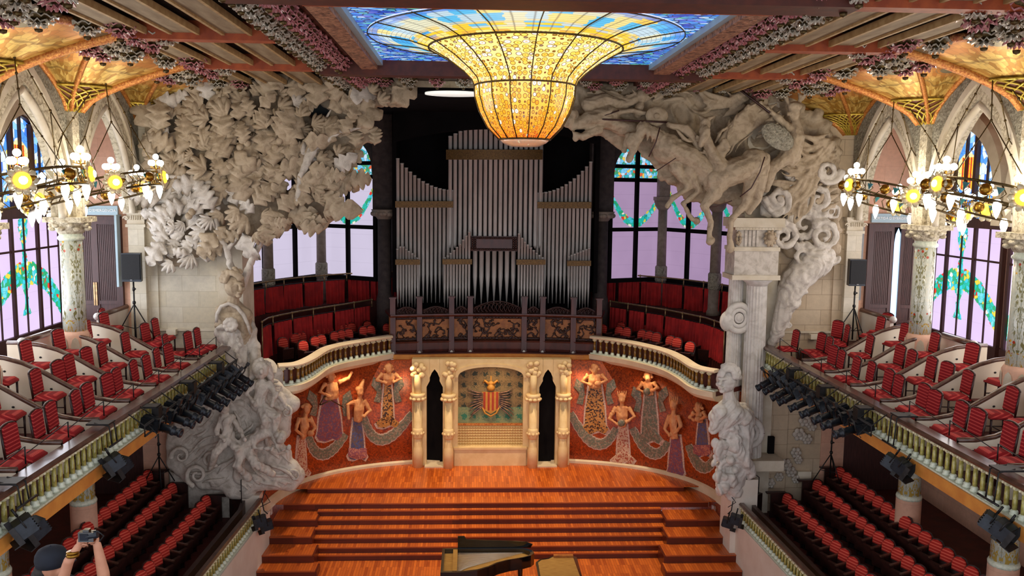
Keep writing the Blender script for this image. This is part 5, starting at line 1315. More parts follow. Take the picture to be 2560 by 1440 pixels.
def seats():
    # ---- upholstered chair, faces +X
    def chair():
        t = empty('gallery_chair', (0, 0, 0), 'red chair', 'chair', 'striped red chairs of the galleries')
        m = MB(); m.box((-.23, -.23, .41), (.23, .23, .45)); m.build('seat_frame', M['dark_wood'], t)
        m = MB()
        def cush(u, v):
            x = -.235 + .47*u; y = -.235 + .47*v; e = min(u, 1-u, v, 1-v); return V((x, y, .45 + .075 * min(1, e*7) ** .5))
        m.grid(8, 8, cush); m.box((-.232, -.232, .42), (.232, .232, .455)); m.build('seat', M['stripe'], t)
        Tb = Matrix.Translation((-.2, 0, .45)) @ Matrix.Rotation(R(-7), 4, 'Y')
        m = MB()
        pr = [(-.2, .09), (.2, .09), (.205, .5), (.17, .535), (.0, .56), (-.17, .535), (-.205, .5)]
        m.prism(pr, lambda u, v, d: Tb @ V((d, u, v)), -.035, .035); m.build('backrest', M['stripe'], t, fix=True)
        m = MB()
        pr2 = [(-.215, .07), (-.2, .07), (-.2, .5)]
        for s in (-1, 1): m.tube([Tb @ V((-.01, s*.21, -.02)), Tb @ V((-.01, s*.21, .5))], .022, 6)
        m.tube([Tb @ V((-.01, -.2, .08)), Tb @ V((-.01, .2, .08))], .02, 6)
        m.tube([Tb @ V((-.01, .21*sin(a), .5 + .065*cos(a))) for a in [-PI/2 + PI*k/8 for k in range(9)]], .022, 6)
        m.build('back_frame', M['dark_wood'], t)
        for x in (-.2, .2):
            for y in (-.2, .2):
                m = MB(); m.tube([(x, y, .42), (x*(1.15 if x < 0 else 1.0), y, 0)], [.024, .018], 6); m.build('leg', M['dark_wood'], t)
        m = MB(); m.tube([(-.2, -.2, .18), (.2, -.2, .18)], .012, 5); m.tube([(-.2, .2, .18), (.2, .2, .18)], .012, 5); m.tube([(0, -.2, .18), (0, .2, .18)], .012, 5); m.build('stretcher', M['dark_wood'], t)
        return t
    src = chair(); used = [False]
    def put(x, y, z, rz, label):
        if not used[0]: used[0] = True; o = src; o.location = (x, y, z); o.rotation_euler = (0, 0, rz); o['label'] = label
        else: o = dup(src, (x, y, z), rz, label)
    ordn = ['first', 'second', 'third', 'fourth', 'fifth', 'sixth', 'seventh', 'eighth']
    yd = [21.75 - 1.45 * i for i in range(8)]
    for s, sn in SIDES:
        bz = 0 if s < 0 else PI
        # the open end by the stage wall
        spots = [(8.15, 23.7, 5.84, 0), (8.2, 23.05, 5.84, .1), (8.65, 22.7, 5.84, -.1), (9.15, 22.6, 6.13, .12), (9.2, 23.5, 6.13, 0), (10.1, 22.4, 6.43, .1), (10.5, 23.3, 6.43, -.1)]
        if s > 0: spots = [(8.1, 23.7, 5.84, 0), (8.75 - .1, 23.2, 5.84, .1), (8.6, 22.6, 5.84, -.1), (9.25, 23.5, 6.13, .3), (9.2, 22.9, 6.13, -.2), (9.9, 22.4, 6.43, 0), (10.4, 23.0, 6.43, .2)]
        for k, (x, y, z, r_) in enumerate(spots):
            put(s*x, y, z, bz + r_ * s, 'red striped chair by the stage wall in the %s gallery, %s from the balustrade' % (sn, ordn[k]))
        for i in range(7):
            y1, y0 = yd[i], yd[i+1]
            rows = [(8.12, 5.84, (.26, .68), 'at the rail'), (9.1, 6.13, (.2, .68) if i % 3 else (.68,), 'in the middle row'), (9.98, 6.43, (.68,), 'in the outer row')]
            if i > 4: rows = rows[:2]
            for x, z, fr, wh in rows:
                for j, f in enumerate(fr):
                    if x > 9.9 and abs(y0 + (y1-y0)*f - 20.5) < .1: continue
                    put(s*(x + rnd.uniform(-.06, .06)), y0 + 1.45 * f * .92 + .02, z, bz + rnd.uniform(-.12, .12), 'red striped chair %s of the %s %s gallery box%s' % (wh, ordn[i], sn, '' if len(fr) == 1 else (', nearer one', ', farther one')[j]))
        # S-curved partitions
        for i in range(7):
            y = yd[i]
            pr = [(7.78, 6.36), (8.1, 6.36), (8.45, 6.42), (8.8, 6.56), (9.15, 6.76), (9.5, 6.97), (9.85, 7.13), (10.2, 7.23), (10.6, 7.28), (10.9, 7.28)]
            if i == 1: pr = pr[:-2] if True else pr
            t = empty('box_partition', (s*9.3, y, 5.82), 'cream S-curved partition with dark wood rail, %s from the stage in the %s gallery' % (ordn[i], sn), 'partition', 'partitions between the gallery boxes')
            m = MB(); band(m, [(a, (5.82 if a < 8.7 else 6.12 if a < 9.65 else 6.42), b) for a, b in pr], lambda u, v, d: V((s*u, y + d, v)), -.03, .03); m.build('panel', M['cream'], t, fix=True)
            m = MB(); m.tube([(s*a, y, b + .01) for a, b in pr], .05, 8); m.build('curved_rail', M['rail_wood'], t)
            m = MB()
            for a, z in ((8.05, 6.18), (8.22, 6.18), (9.3, 6.62), (10.2, 6.98)): m.ell((s*a, y - .035, z), (.03, .012, .022), 6, 4)
            m.build('coat_hooks', M['iron'], t)
        # aisle handrails
        for k, (ya, yb) in enumerate(((22.7, YW), (18.9, 20.2), (15.2, 16.3))):
            x = 10.62; t = empty('aisle_rail', (s*x, ya, 6.42), 'dark handrail with round knob, %s in the %s gallery' % (('closest to the door', 'second', 'third')[k], sn), 'handrail', 'aisle handrails')
            m = MB(); m.tube([(s*x, ya, 7.3), (s*x, yb, 7.3)], .075, 8); m.build('handrail', M['rail_wood'], t)
            m = MB(); m.ell((s*x, ya, 7.3), .1, 12, 8); m.build('knob', M['pipe'], t)
            m = MB(); m.box((s*x - .05, ya + .05, 6.42), (s*x + .05, yb, 7.26)); m.build('panel', M['cream_wall'], t)
        # thin wire rail above the balustrade
        m = MB()
        for i in range(8):
            y = 23.6 - 1.45 * i; m.tube([(s*7.85, y, 6.34), (s*7.85, y, 6.62)], .012, 5); m.tube([(s*7.85, y, 6.62), (s*7.95, y - 1.2, 6.44)], .008, 4)
        m.build('wire_rail', M['iron'], None, 'thin dark wire railing along the top of the %s gallery balustrade' % sn, 'railing')
    # ---- theatre seats of the lower boxes, face +X
    t = empty('theatre_seat', (0, 0, 0), 'plush seat', 'theatre seat', 'ribbed red theatre seats of the lower boxes')
    Tb = Matrix.Translation((-.1, 0, .4)) @ Matrix.Rotation(R(-13), 4, 'Y')
    outl = [(-.15, .14), (.15, .14), (.17, .28), (.158, .37), (.10, .44), (0, .46), (-.10, .44), (-.158, .37), (-.17, .28)]
    m = MB(); n = len(outl)
    vs = [Tb @ V((d, u*k, .21 + (v-.21)*k)) for d, k in ((-.025, .93), (-.02, 1), (.015, 1), (.03, .88)) for u, v in outl]
    fs = [(j*n+i, j*n+(i+1)%n, (j+1)*n+(i+1)%n, (j+1)*n+i) for j in range(3) for i in range(n)] + [tuple(range(n))[::-1], tuple(3*n+i for i in range(n))]
    m.add(vs, fs); m.build('backrest', M['plush'], t)
    m = MB(); m.prism([(u*1.14, .02 if v < .15 else .21 + (v - .21)*1.1) for u, v in outl], lambda u, v, d: Tb @ V((d, u, v)), -.05, -.018); m.build('back_shell', M['dark_wood'], t, fix=True)
    m = MB(); m.box((.0, -.19, .22), (.07, .19, .56), Matrix.Translation((.03, 0, 0)) @ Matrix.Rotation(R(10), 4, 'Y')); m.build('tip_up_seat', M['dark_wood'], t)
    m = MB(); m.box((-.06, -.255, .60), (.36, -.20, .635)); m.build('armrest', M['rail_wood'], t)
    m = MB(); m.box((-.1, -.25, 0), (.26, -.228, .60)); m.build('side_panel', M['dark_wood'], t)
    m = MB(); m.box((-.06, -.22, 0), (.02, .22, .1)); m.build('foot_bar', M['iron'], t)
    usedt = [False]
    def puts(x, y, z, rz, label, gr, mirror):
        if not usedt[0]: usedt[0] = True; o = t; o.location = (x, y, z); o.rotation_euler = (0, 0, rz); o['label'] = label
        else: o = dup(t, (x, y, z), rz, label)
        o['group'] = gr
        if mirror: o.scale = (1, -1, 1)
    rows = [('inner', 8.15, 1.2, 23.7, 22), ('middle', 9.15, 1.5, 23.9, 22), ('outer', 9.85, 1.85, 24.0, 22)]
    num = ['first', 'second', 'third', 'fourth', 'fifth', 'sixth', 'seventh', 'eighth', 'ninth', 'tenth', 'eleventh', 'twelfth', 'thirteenth', 'fourteenth', 'fifteenth', 'sixteenth', 'seventeenth', 'eighteenth', 'nineteenth', 'twentieth', 'twenty-first', 'twenty-second']
    for s, sn in SIDES:
        for ri, (rn, x, z, y0, n) in enumerate(rows):
            for k in range(n):
                y = y0 - .48 * k - (.1 if s > 0 and ri == 0 else 0)
                puts(s * x, y, z, (0 if s < 0 else PI) + s*R(24), 'red theatre seat, %s from the stage in the %s row, lower %s box' % (num[k], rn, sn), 'theatre seats, %s row, %s side' % (rn, sn), s > 0)
            m = MB(); m.box((min(s*(x-.2), s*(x+.22)) , y0 + .3, z), (max(s*(x-.2), s*(x+.22)), y0 + .36, z + .74)); m.box((min(s*(x-.34), s*(x+.24)), y0 + .26, z + .74), (max(s*(x-.34), s*(x+.24)), y0 + .4, z + .78))
            m.build('row_end_panel', M['dark_wood'], None, 'dark wooden end panel of the %s theatre seat row on the %s' % (rn, sn), 'panel')
        # dark curved parapet lining at the stage corner
        m = MB(); m.sweep([V((s*7.62, 12, 0)), V((s*7.2, 23.2, 0)), V((s*7.3, 23.9, 0)), V((s*7.75, 24.3, 0))], [(-.05, 1.2), (-.05, 1.86), (.07, 1.86), (.07, 1.2)]); m.build('box_lining', M['dark_wood'], None, 'dark wooden parapet lining behind the low %s balustrade' % sn, 'panel')
        m = MB(); m.tube([(s*7.3, 23.7, 1.86), (s*7.3, 23.7, 2.5), (s*7.35, 24.0, 2.6), (s*7.6, 24.1, 2.4), (s*7.6, 24.1, 1.9)], .014, 5); m.tube([(s*7.3, 23.7, 2.2), (s*7.6, 24.1, 2.1)], .012, 5); m.build('corner_rail', M['iron'], None, 'thin iron rail at the stage corner of the %s lower box' % sn, 'railing')
        # apse seats
        pth = [p for p in arcpath(apse, 8.9, 60, -1.9) if p.x * s > 4.2 and p.y > 27.2]
        pth.sort(key=lambda p: p.y)
        for rr in range(2):
            for k in range(9):
                f = (k + .5) / 9; q = pth[int(f * (len(pth) - 1))]
                o = dup(t, (q.x - s*.75*rr, q.y - .35 - .55*rr, 5.09), math.atan2(-1, -s*.9) , 'dark red plush seat behind the serpentine balustrade, %s side of the organ' % sn); o['group'] = 'seats behind the serpentine balustrade, %s side' % sn
seats()
YS = 24.3; PXM = YS / 2150
def SP(x, y, d=0): 
    """point on the sculpture plane, d metres towards the hall"""
    return pY(x, y, YS - d) if d < 3 else None
def leaf(m, c, L, ang, tilt, yaw, lobes=5, curl=.5):
    """scalloped acanthus leaf: closed lobed shell with ribs; grows from c along ang in the wall plane"""
    na, nr = lobes * 4, 4
    fr = Matrix.Rotation(yaw, 3, 'Z') @ Matrix.Rotation(tilt, 3, 'X')
    vs = []
    for side in (0, 1):
        for j in range(nr + 1):
            r = j / nr
            for i in range(na + 1):
                th = (i / na - .5) * 2.5
                rho = L * (.7 + .3 * abs(cos(lobes * (i / na - .5) * PI))) * (1 - .2 * abs(th))
                if j == 0: rho *= 1
                u = rho * r * cos(th); v = rho * r * sin(th) * .95
                h = curl * L * (r - 1.25 * r * r) + .085 * L * r * abs(cos(lobes * (i / na - .5) * PI)) + .05 * L * r * cos(2 * th) - (.05 * L if side else 0)
                p = V((u * cos(ang) - v * sin(ang), -h, u * sin(ang) + v * cos(ang)))
                vs.append(c + fr @ p)
    n1 = (nr + 1) * (na + 1); fs = []
    for j in range(nr):
        for i in range(na):
            a = j*(na+1)+i; fs.append((a, a+1, a+na+2, a+na+1)); fs.append((n1+a, n1+a+na+1, n1+a+na+2, n1+a+1))
    for i in range(na):
        a = nr*(na+1)+i; fs.append((a, a+1, n1+a+1, n1+a))
    m.add(vs, fs)
def oak(m, c, L, ang, tilt, yaw, lobes=4, curl=.5):
    """long leaf with rounded side lobes, a raised midrib and a curling tip"""
    ns, nt = lobes * 4, 6; fr = Matrix.Rotation(yaw, 3, 'Z') @ Matrix.Rotation(tilt, 3, 'X'); vs = []
    for side in (0, 1):
        for i in range(ns + 1):
            s_ = i / ns; lob = abs(cos(lobes * PI * s_ + PI/2))
            w = L * .40 * (sin(PI * min(1, .08 + s_ * .92) ** .85) ** .6 if 0 < s_ < 1 else .12) * (.50 + .50 * lob)
            for j in range(nt + 1):
                t_ = j / nt * 2 - 1; u = L * (s_ + .16 * abs(t_) * (1 - s_ * .8)); v = t_ * w
                h = curl * L * (s_ * 1.05 - 1.45 * s_ * s_) + .16 * w * abs(t_) * lob * 2 - .22 * L * (t_ * t_) * .5 + (.035 * L if j == nt // 2 else 0) + .05 * L * sin(9 * s_ + 2 * t_) * abs(t_) - (.045 * L if side else 0)
                vs.append(c + fr @ V((u * cos(ang) - v * sin(ang), -h, u * sin(ang) + v * cos(ang))))
    n1 = (ns + 1) * (nt + 1); fs = []; q = nt + 1
    for i in range(ns):
        for j in range(nt):
            a = i*q + j; fs.append((a, a+q, a+q+1, a+1)); fs.append((n1+a, n1+a+1, n1+a+q+1, n1+a+q))
        for j in (0, nt):
            a = i*q + j; fs.append((a, n1+a, n1+a+q, a+q))
    m.add(vs, fs)
def inpoly(x, y, P):
    c = False; n = len(P)
    for i in range(n):
        (x1, y1), (x2, y2) = P[i], P[i-1]
        if (y1 > y) != (y2 > y) and x < (x2-x1)*(y-y1)/(y2-y1)+x1: c = not c
    return c
def slabp(P, d0, d1, name, mat, par):
    m = MB(); m.prism(P, lambda u, v, d: SP(u, v, d), d0, d1); return m.build(name, mat, par, fix=True)
def C_(m, pts, rad, n=10, squash=.85):
    m.tube([SP(*p) for p in pts], [r * PXM for r in (rad if hasattr(rad, '__len__') else [rad]*len(pts))], n, squash=squash)
    for p, r in ((pts[0], rad[0] if hasattr(rad, '__len__') else rad), (pts[-1], rad[-1] if hasattr(rad, '__len__') else rad)):
        if r > 2: m.ell(SP(*p), r * PXM * .98, 8, 6)
def E_(m, x, y, d, rx, ry, rd=None, rot=0, n=12):
    Mx = Matrix.Rotation(-R(rot), 3, 'Y') if rot else None
    m.ell(SP(x, y, d), (rx*PXM, (rd or min(rx, ry))*PXM, ry*PXM), n, 8, Mx)
def swirl(m, x, y, d, r, turns=1.6, a0=0, w=.3, sgn=1):
    pts = []; rad = []
    for k in range(int(14 * turns)):
        a = a0 + sgn * k * 2*PI/14; rr = r * (1 - k / (14 * turns) * .85); pts.append((x + rr*cos(a), y + rr*sin(a), d + .05 * k / 14)); rad.append(max(1.5, r * w * (1 - .6 * k / (14*turns))))
    C_(m, pts, rad, 7)
def left_tree():
    t = empty('tree_relief', SP(600, 700), 'great carved stone tree of curling leaves on the left of the stage opening', 'sculpture')
    OUT = [(374,300),(392,262),(440,236),(520,216),(640,206),(800,212),(1004,214),(1012,238),(985,262),(930,258),(905,285),(915,318),(948,340),(950,368),(925,352),(893,350),(885,400),(882,455),(842,478),(834,525),(800,560),(760,582),(735,556),(705,566),(660,585),(620,602),(590,585),(560,606),(540,640),(505,622),(470,645),(430,662),(395,645),(382,560),(366,470)]
    holes = [(805, 282, 26, 20), (722, 455, 13, 16)]
    ok = lambda x, y, e=0: inpoly(x, y, OUT) and all(((x-a)/(b+e))**2 + ((y-c)/(d+e))**2 > 1 for a, c, b, d in holes)
    # backing built of overlapping lumps so the holes stay open
    m = MB(); r = random.Random(5)
    for gx in range(360, 1020, 22):
        for gy in range(206, 670, 22):
            if ok(gx, gy, 14): E_(m, gx, gy, -.22, 20, 20, 14, n=8)
    b = remesh(m, .07, amp=.05, freq=2.5, fold=.03, ffreq=3); b.build('carved_ground', M['plaster'], t)
    m = MB(); m2 = MB()
    seeds = []
    tries = 0
    while len(seeds) < 240 and tries < 9000:
        tries += 1; x = r.uniform(366, 1005); y = r.uniform(212, 655)
        if not ok(x, y, 10): continue
        if any((x-a)**2 + (y-b_)**2 < 24**2 for a, b_, _ in seeds): continue
        seeds.append((x, y, 0))
    for x, y, _ in seeds:
        cx, cy = 640, 520; a = math.atan2(-(y - cy), x - cx) + r.uniform(-1.0, 1.0)
        big = x < 560
        L = r.uniform(.30, .62) * (1.0 if y < 560 else .9)
        depth = .06 + .38 * max(0, 1 - abs(x - 640) / 330) * (1 if y > 240 else .5) + r.uniform(0, .22)
        # leaves low on the far left are paler
        mm = m2 if (x < 530 and y > 480) or (r.random() < .05) else m
        if r.random() < .72:
            Lo = L * 1.55; o_ = SP(x - 20*cos(a), y + 20*sin(a), depth)
            oak(mm, o_, Lo, a, r.uniform(-.3, .3), r.uniform(-.35, .35), r.choice((2, 3, 3, 4)), r.uniform(.3, .95))
        else: leaf(mm, SP(x, y, depth), L, a, r.uniform(-.35, .35), r.uniform(-.4, .4), r.choice((5, 5, 7)), r.uniform(.35, .8))
    m.build('foliage', M['plaster'], t); m2.build('pale_foliage', M['plaster_pale'], t)
    # lemons / flower heads
    m = MB()
    for x, y in ((606,352),(618,358),(600,368),(700,352),(688,370),(480,530),(472,540),(575,415)): E_(m, x, y, .55, 9, 9, 9)
    m.build('fruit', M['plaster'], t)
    m = MB()
    C_(m, [(588,706,.3),(578,665,.3),(566,625,.35),(548,590,.4),(540,550,.4)], [11,9,8,8,6]); C_(m, [(606,712,.25),(622,668,.3),(640,628,.35),(658,590,.4),(672,540,.45)], [12,10,9,9,6]); C_(m, [(566,625,.35),(590,600,.4),(600,560,.4)], [6,5,4])
    C_(m, [(742,500,.5),(752,440,.5),(790,370,.45),(850,330,.4),(905,318,.3)], [8,8,7,5,3]); C_(m, [(752,440,.5),(770,380,.4),(800,320,.3),(835,262,.2)], [7,6,5,3])
    C_(m, [(420,440,.3),(480,446,.35),(560,470,.4),(620,500,.4)], [5,8,8,6]); C_(m, [(400,620,.2),(470,570,.3),(545,520,.35)], [3,5,6])
    tr = remesh(m, .035, fold=.025, ffreq=5, fdir=(.2, 0, 1)); tr.build('branches', M['plaster_pale'], t)
def figure(m, head, chest, hip, knees, hands, k=1.0, d=.3, headr=16):
    hx, hy = head; E_(m, hx, hy, d + .12, headr*.8, headr, headr*.9); E_(m, hx, hy - headr*.35, d + .08, headr*.95, headr*.75, headr)
    E_(m, hx + 2, hy + headr*.15, d + .12 + headr*.9*PXM, headr*.18, headr*.3, headr*.22)
    C_(m, [(hx, hy + headr*.8, d + .05), (chest[0], chest[1] - 14*k, d)], [7*k, 9*k])
    C_(m, [(chest[0], chest[1], d), ((chest[0]+hip[0])/2, (chest[1]+hip[1])/2, d), (hip[0], hip[1], d)], [19*k, 17*k, 21*k])
    for kn in knees: C_(m, [(hip[0], hip[1], d), (kn[0], kn[1], d + .28), (kn[0] + kn[2], kn[1] + kn[3], d + .05)], [16*k, 13*k, 9*k])
    for sgn, (ex, ey, wx, wy) in zip((-1, 1), hands):
        C_(m, [(chest[0] + sgn*16*k, chest[1] - 8*k, d), (ex, ey, d + .15), (wx, wy, d + .25)], [8*k, 6.5*k, 4.5*k]); E_(m, wx, wy, d + .27, 6*k, 7*k, 5*k)
def head_(m, x, y, d, r, look=1):
    """classical head, r = half width in px, look = -1 facing left, 1 facing right (three-quarter)"""
    E_(m, x, y, d, r, r*1.22, r*1.15); E_(m, x + look*r*.22, y + r*.55, d + r*.2*PXM, r*.66, r*.72, r*.7)
    E_(m, x + look*r*.34, y - r*.12, d + r*.82*PXM, r*.55, r*.2, r*.3)               # brow
    C_(m, [(x + look*r*.5, y - r*.05, d + r*.95*PXM), (x + look*r*.66, y + r*.4, d + r*1.28*PXM)], [r*.12, r*.2], 7)   # nose
    for e in (-.1, .78): E_(m, x + look*r*e, y + r*.42, d + r*.72*PXM, r*.3, r*.26, r*.25)
    E_(m, x + look*r*.5, y + r*.75, d + r*.98*PXM, r*.26, r*.09, r*.2); E_(m, x + look*r*.48, y + r*.88, d + r*.94*PXM, r*.2, r*.08, r*.2); E_(m, x + look*r*.44, y + r*1.12, d + r*.8*PXM, r*.28, r*.2, r*.28)
    E_(m, x - look*r*.62, y + r*.2, d + r*.55*PXM, r*.14, r*.26, r*.18)
def curls(x, y, d, r, look, n, seed, mat, par, name='curly_hair'):
    m = MB(); rr = random.Random(seed)
    for k in range(n):
        a = rr.uniform(.1, 3.3) if look > 0 else rr.uniform(-.2, 3.05); q = rr.uniform(.5, 1.02)
        px_, py_ = x - look*r*.12 + r*1.1*q*cos(a), y - r*.12 - r*1.15*q*sin(a)
        dd = d + r*1.05*math.sqrt(max(0, 1.08 - q*q))*PXM
        E_(m, px_, py_, dd, r*.24, r*.22, r*.22, n=8)
    o = remesh(m, .022); return o.build(name, mat, par)
def folds(t, shp, dep, ang, n, seed, mat, name, r0=(3.5, 7.5), L=(50, 150)):
    """long tapering ridges that follow a flow, like carved drapery"""
    rr = random.Random(seed); m = MB(); xs = [p[0] for p in shp]; ys = [p[1] for p in shp]; k = 0
    while k < n:
        x, y = rr.uniform(min(xs), max(xs)), rr.uniform(min(ys), max(ys))
        if not inpoly(x, y, shp): continue
        k += 1; ln = rr.uniform(*L); st = 9; pts = []; r_ = rr.uniform(*r0); ph = rr.uniform(0, 6); lift = rr.uniform(.02, .16)
        q = 0
        while q * st < ln:
            pts.append((x, y, dep(x, y) + lift)); a = ang(x, y) + .35*sin(q*.55 + ph); x += st*cos(a); y += st*sin(a); q += 1
            if not inpoly(x, y, shp): pts.append((x, y, dep(x, y))); break
        if len(pts) > 4: C_(m, pts, [max(1.2, r_ * math.sin(PI * (.12 + .8*j/(len(pts)-1)))) for j in range(len(pts))], 7)
    o = remesh(m, .026, smooth=1); return o.build(name, mat, t)
def left_group():
    t = empty('portrait_bust', SP(590, 860), 'stone bust of a curly-haired man under the carved tree, left of the stage', 'sculpture')
    d = .5
    m = MB(); head_(m, 586, 712, d, 25, 1); C_(m, [(584, 735, d - .05), (582, 768, d - .12)], [15, 20]); o = remesh(m, .018); o.build('head', M['plaster'], t)
    curls(584, 704, d, 26, 1, 60, 4, M['plaster'], t)
    m = MB(); E_(m, 582, 800, .2, 44, 44, 34); C_(m, [(556, 782, .3), (584, 764, .34), (612, 788, .3)], [17, 22, 17]); C_(m, [(600, 790, .35), (612, 830, .3), (606, 860, .2)], [22, 18, 12])
    o = remesh(m, .03, fold=.05, ffreq=3.5, fdir=(.7, 0, -1), smooth=4); o.build('shoulders', M['plaster'], t)
    m = MB(); m.tube([SP(x, y, .62) for x, y in ((541, 806), (543, 784), (553, 766), (572, 759), (592, 768), (608, 786), (620, 812), (626, 836))], [.04, .05, .055, .055, .055, .055, .05, .03], 8); m.build('cloak_edge', M['plaster_pale'], t)
    m = MB(); C_(m, [(584,830,.12),(592,890,.1),(602,960,.1),(612,1060,.05)], [42,36,37,40]); C_(m, [(622,810,.05),(634,880,.08),(644,960,.05)], [16,18,20]); C_(m, [(556,830,.05),(562,900,.05)], [14,16])
    o = remesh(m, .036, amp=.015, freq=4, fold=.10, ffreq=2.4, fdir=(.08, 0, 1), smooth=8); o.build('draped_pedestal', M['plaster_pale'], t)
    m = MB()
    for k in range(9): E_(m, 576 + 13*cos(k*.7), 812 + 13*sin(k*.7), .74, 7, 7, 6)
    for k in range(8): E_(m, 590 + (k % 3)*5, 838 + k*13, .5, 6, 7, 5)
    E_(m, 576, 812, .72, 9, 9, 7)
    o = remesh(m, .02); o.build('flower_cluster', M['plaster_pale'], t)
    t = empty('figure_group', SP(590, 1240), 'pale stone group of seated women in swirling drapery at the left stage corner', 'sculpture')
    m = MB()
    figure(m, (652, 926), (655, 966), (648, 1008), [(690, 1042, -6, 50), (668, 1052, -14, 40)], [(616, 984, 636, 1010), (690, 985, 680, 1012)], 1.05, .62, 22)
    figure(m, (702, 1094), (660, 1080), (612, 1112), [(592, 1165, 30, 30), (640, 1160, 40, 24)], [(636, 1120, 680, 1122), (700, 1130, 722, 1118)], .95, .75, 16)
    figure(m, (560, 1018), (566, 1050), (570, 1092), [(540, 1130, -16, 40), (596, 1124, 0, 40)], [(540, 1080, 560, 1100), (600, 1076, 612, 1100)], .9, .75, 15)
    o = remesh(m, .026, fold=.035, ffreq=4.5, fdir=(.3, 0, 1), smooth=1); o.build('women', M['plaster_pale'], t)
    shp = [(640,905),(690,925),(705,985),(728,1010),(715,1060),(700,1110),(722,1150),(752,1185),(735,1212),(700,1222),(650,1210),(612,1235),(560,1222),(470,1195),(440,1160),(425,1110),(420,1090),(470,1040),(520,985),(560,965),(600,960)]
    r = random.Random(8)
    dep = lambda x, y: -.02 + .42 * max(0, 1 - ((x-600)/195)**2) * (1 if y > 960 else .45)
    m = MB()
    for gx in range(420, 770, 18):
        for gy in range(900, 1244, 18):
            if inpoly(gx, gy, shp): E_(m, gx, gy, dep(gx, gy) - .12, 24, 24, 22, n=8)
    base = remesh(m, .045, amp=.05, freq=1.2, smooth=14); base.build('stone_mass', M['plaster_pale'], t)
    folds(t, shp, dep, lambda x, y: math.atan2(.55 + .25*sin(y/22), (x - 615)/95 + .5*sin(y/31 + x/47)), 150, 8, M['plaster_pale'], 'swirling_drapery')
    m = MB(); swirl(m, 492, 1188, .5, 28, 1.5, 2, .28); swirl(m, 452, 1140, .4, 24, 1.3, 3, .28); swirl(m, 528, 1145, .62, 22, 1.3, 1, .28); swirl(m, 735, 1190, .35, 16, 1.2, 4, .3); swirl(m, 716, 1030, .4, 15, 1.2, 5, .3)
    o = remesh(m, .028, smooth=2); o.build('cloud_scrolls', M['plaster_pale'], t)
    m = MB(); m.prism([(425,1180),(560,1215),(600,1250),(560,1330),(470,1300),(428,1240)], lambda u, v, d: SP(u, v, d), -.25, .0)
    m.build('stone_foot', M['plaster_pale'], t, fix=True)
    m = MB(); C_(m, [(650, 906, .6), (668, 914, .6), (677, 940, .52), (674, 968, .45)], [12, 13, 10, 5]); C_(m, [(642, 908, .6), (631, 926, .56), (629, 948, .5)], [10, 9, 5]); o = remesh(m, .024, fold=.03, ffreq=7, fdir=(0, 0, 1)); o.build('long_hair', M['plaster_pale'], t)
left_tree(); left_group()
def horse(m, body, neck, head, legs, d, rb):
    C_(m, [(x, y, d) for x, y in body], rb, 12, .75)
    C_(m, [(x, y, d + .05) for x, y in neck], [rb[0]*.75, rb[0]*.55, rb[0]*.42], 10, .7)
    (ax, ay), (bx, by) = head
    C_(m, [(ax, ay, d + .12), ((ax+bx)/2, (ay+by)/2, d + .16), (bx, by, d + .14)], [rb[0]*.42, rb[0]*.32, rb[0]*.2], 8, .8)
    for e in (-6, 5): C_(m, [(ax + e, ay - 6, d + .15), (ax + e + 1, ay - 20, d + .15)], [4, 1.5], 5)
    for L in legs:
        C_(m, [(x, y, d + .12) for x, y in L], [rb[-1]*.5, rb[-1]*.3, rb[-1]*.2, rb[-1]*.17, rb[-1]*.26][:len(L)], 8, .9)
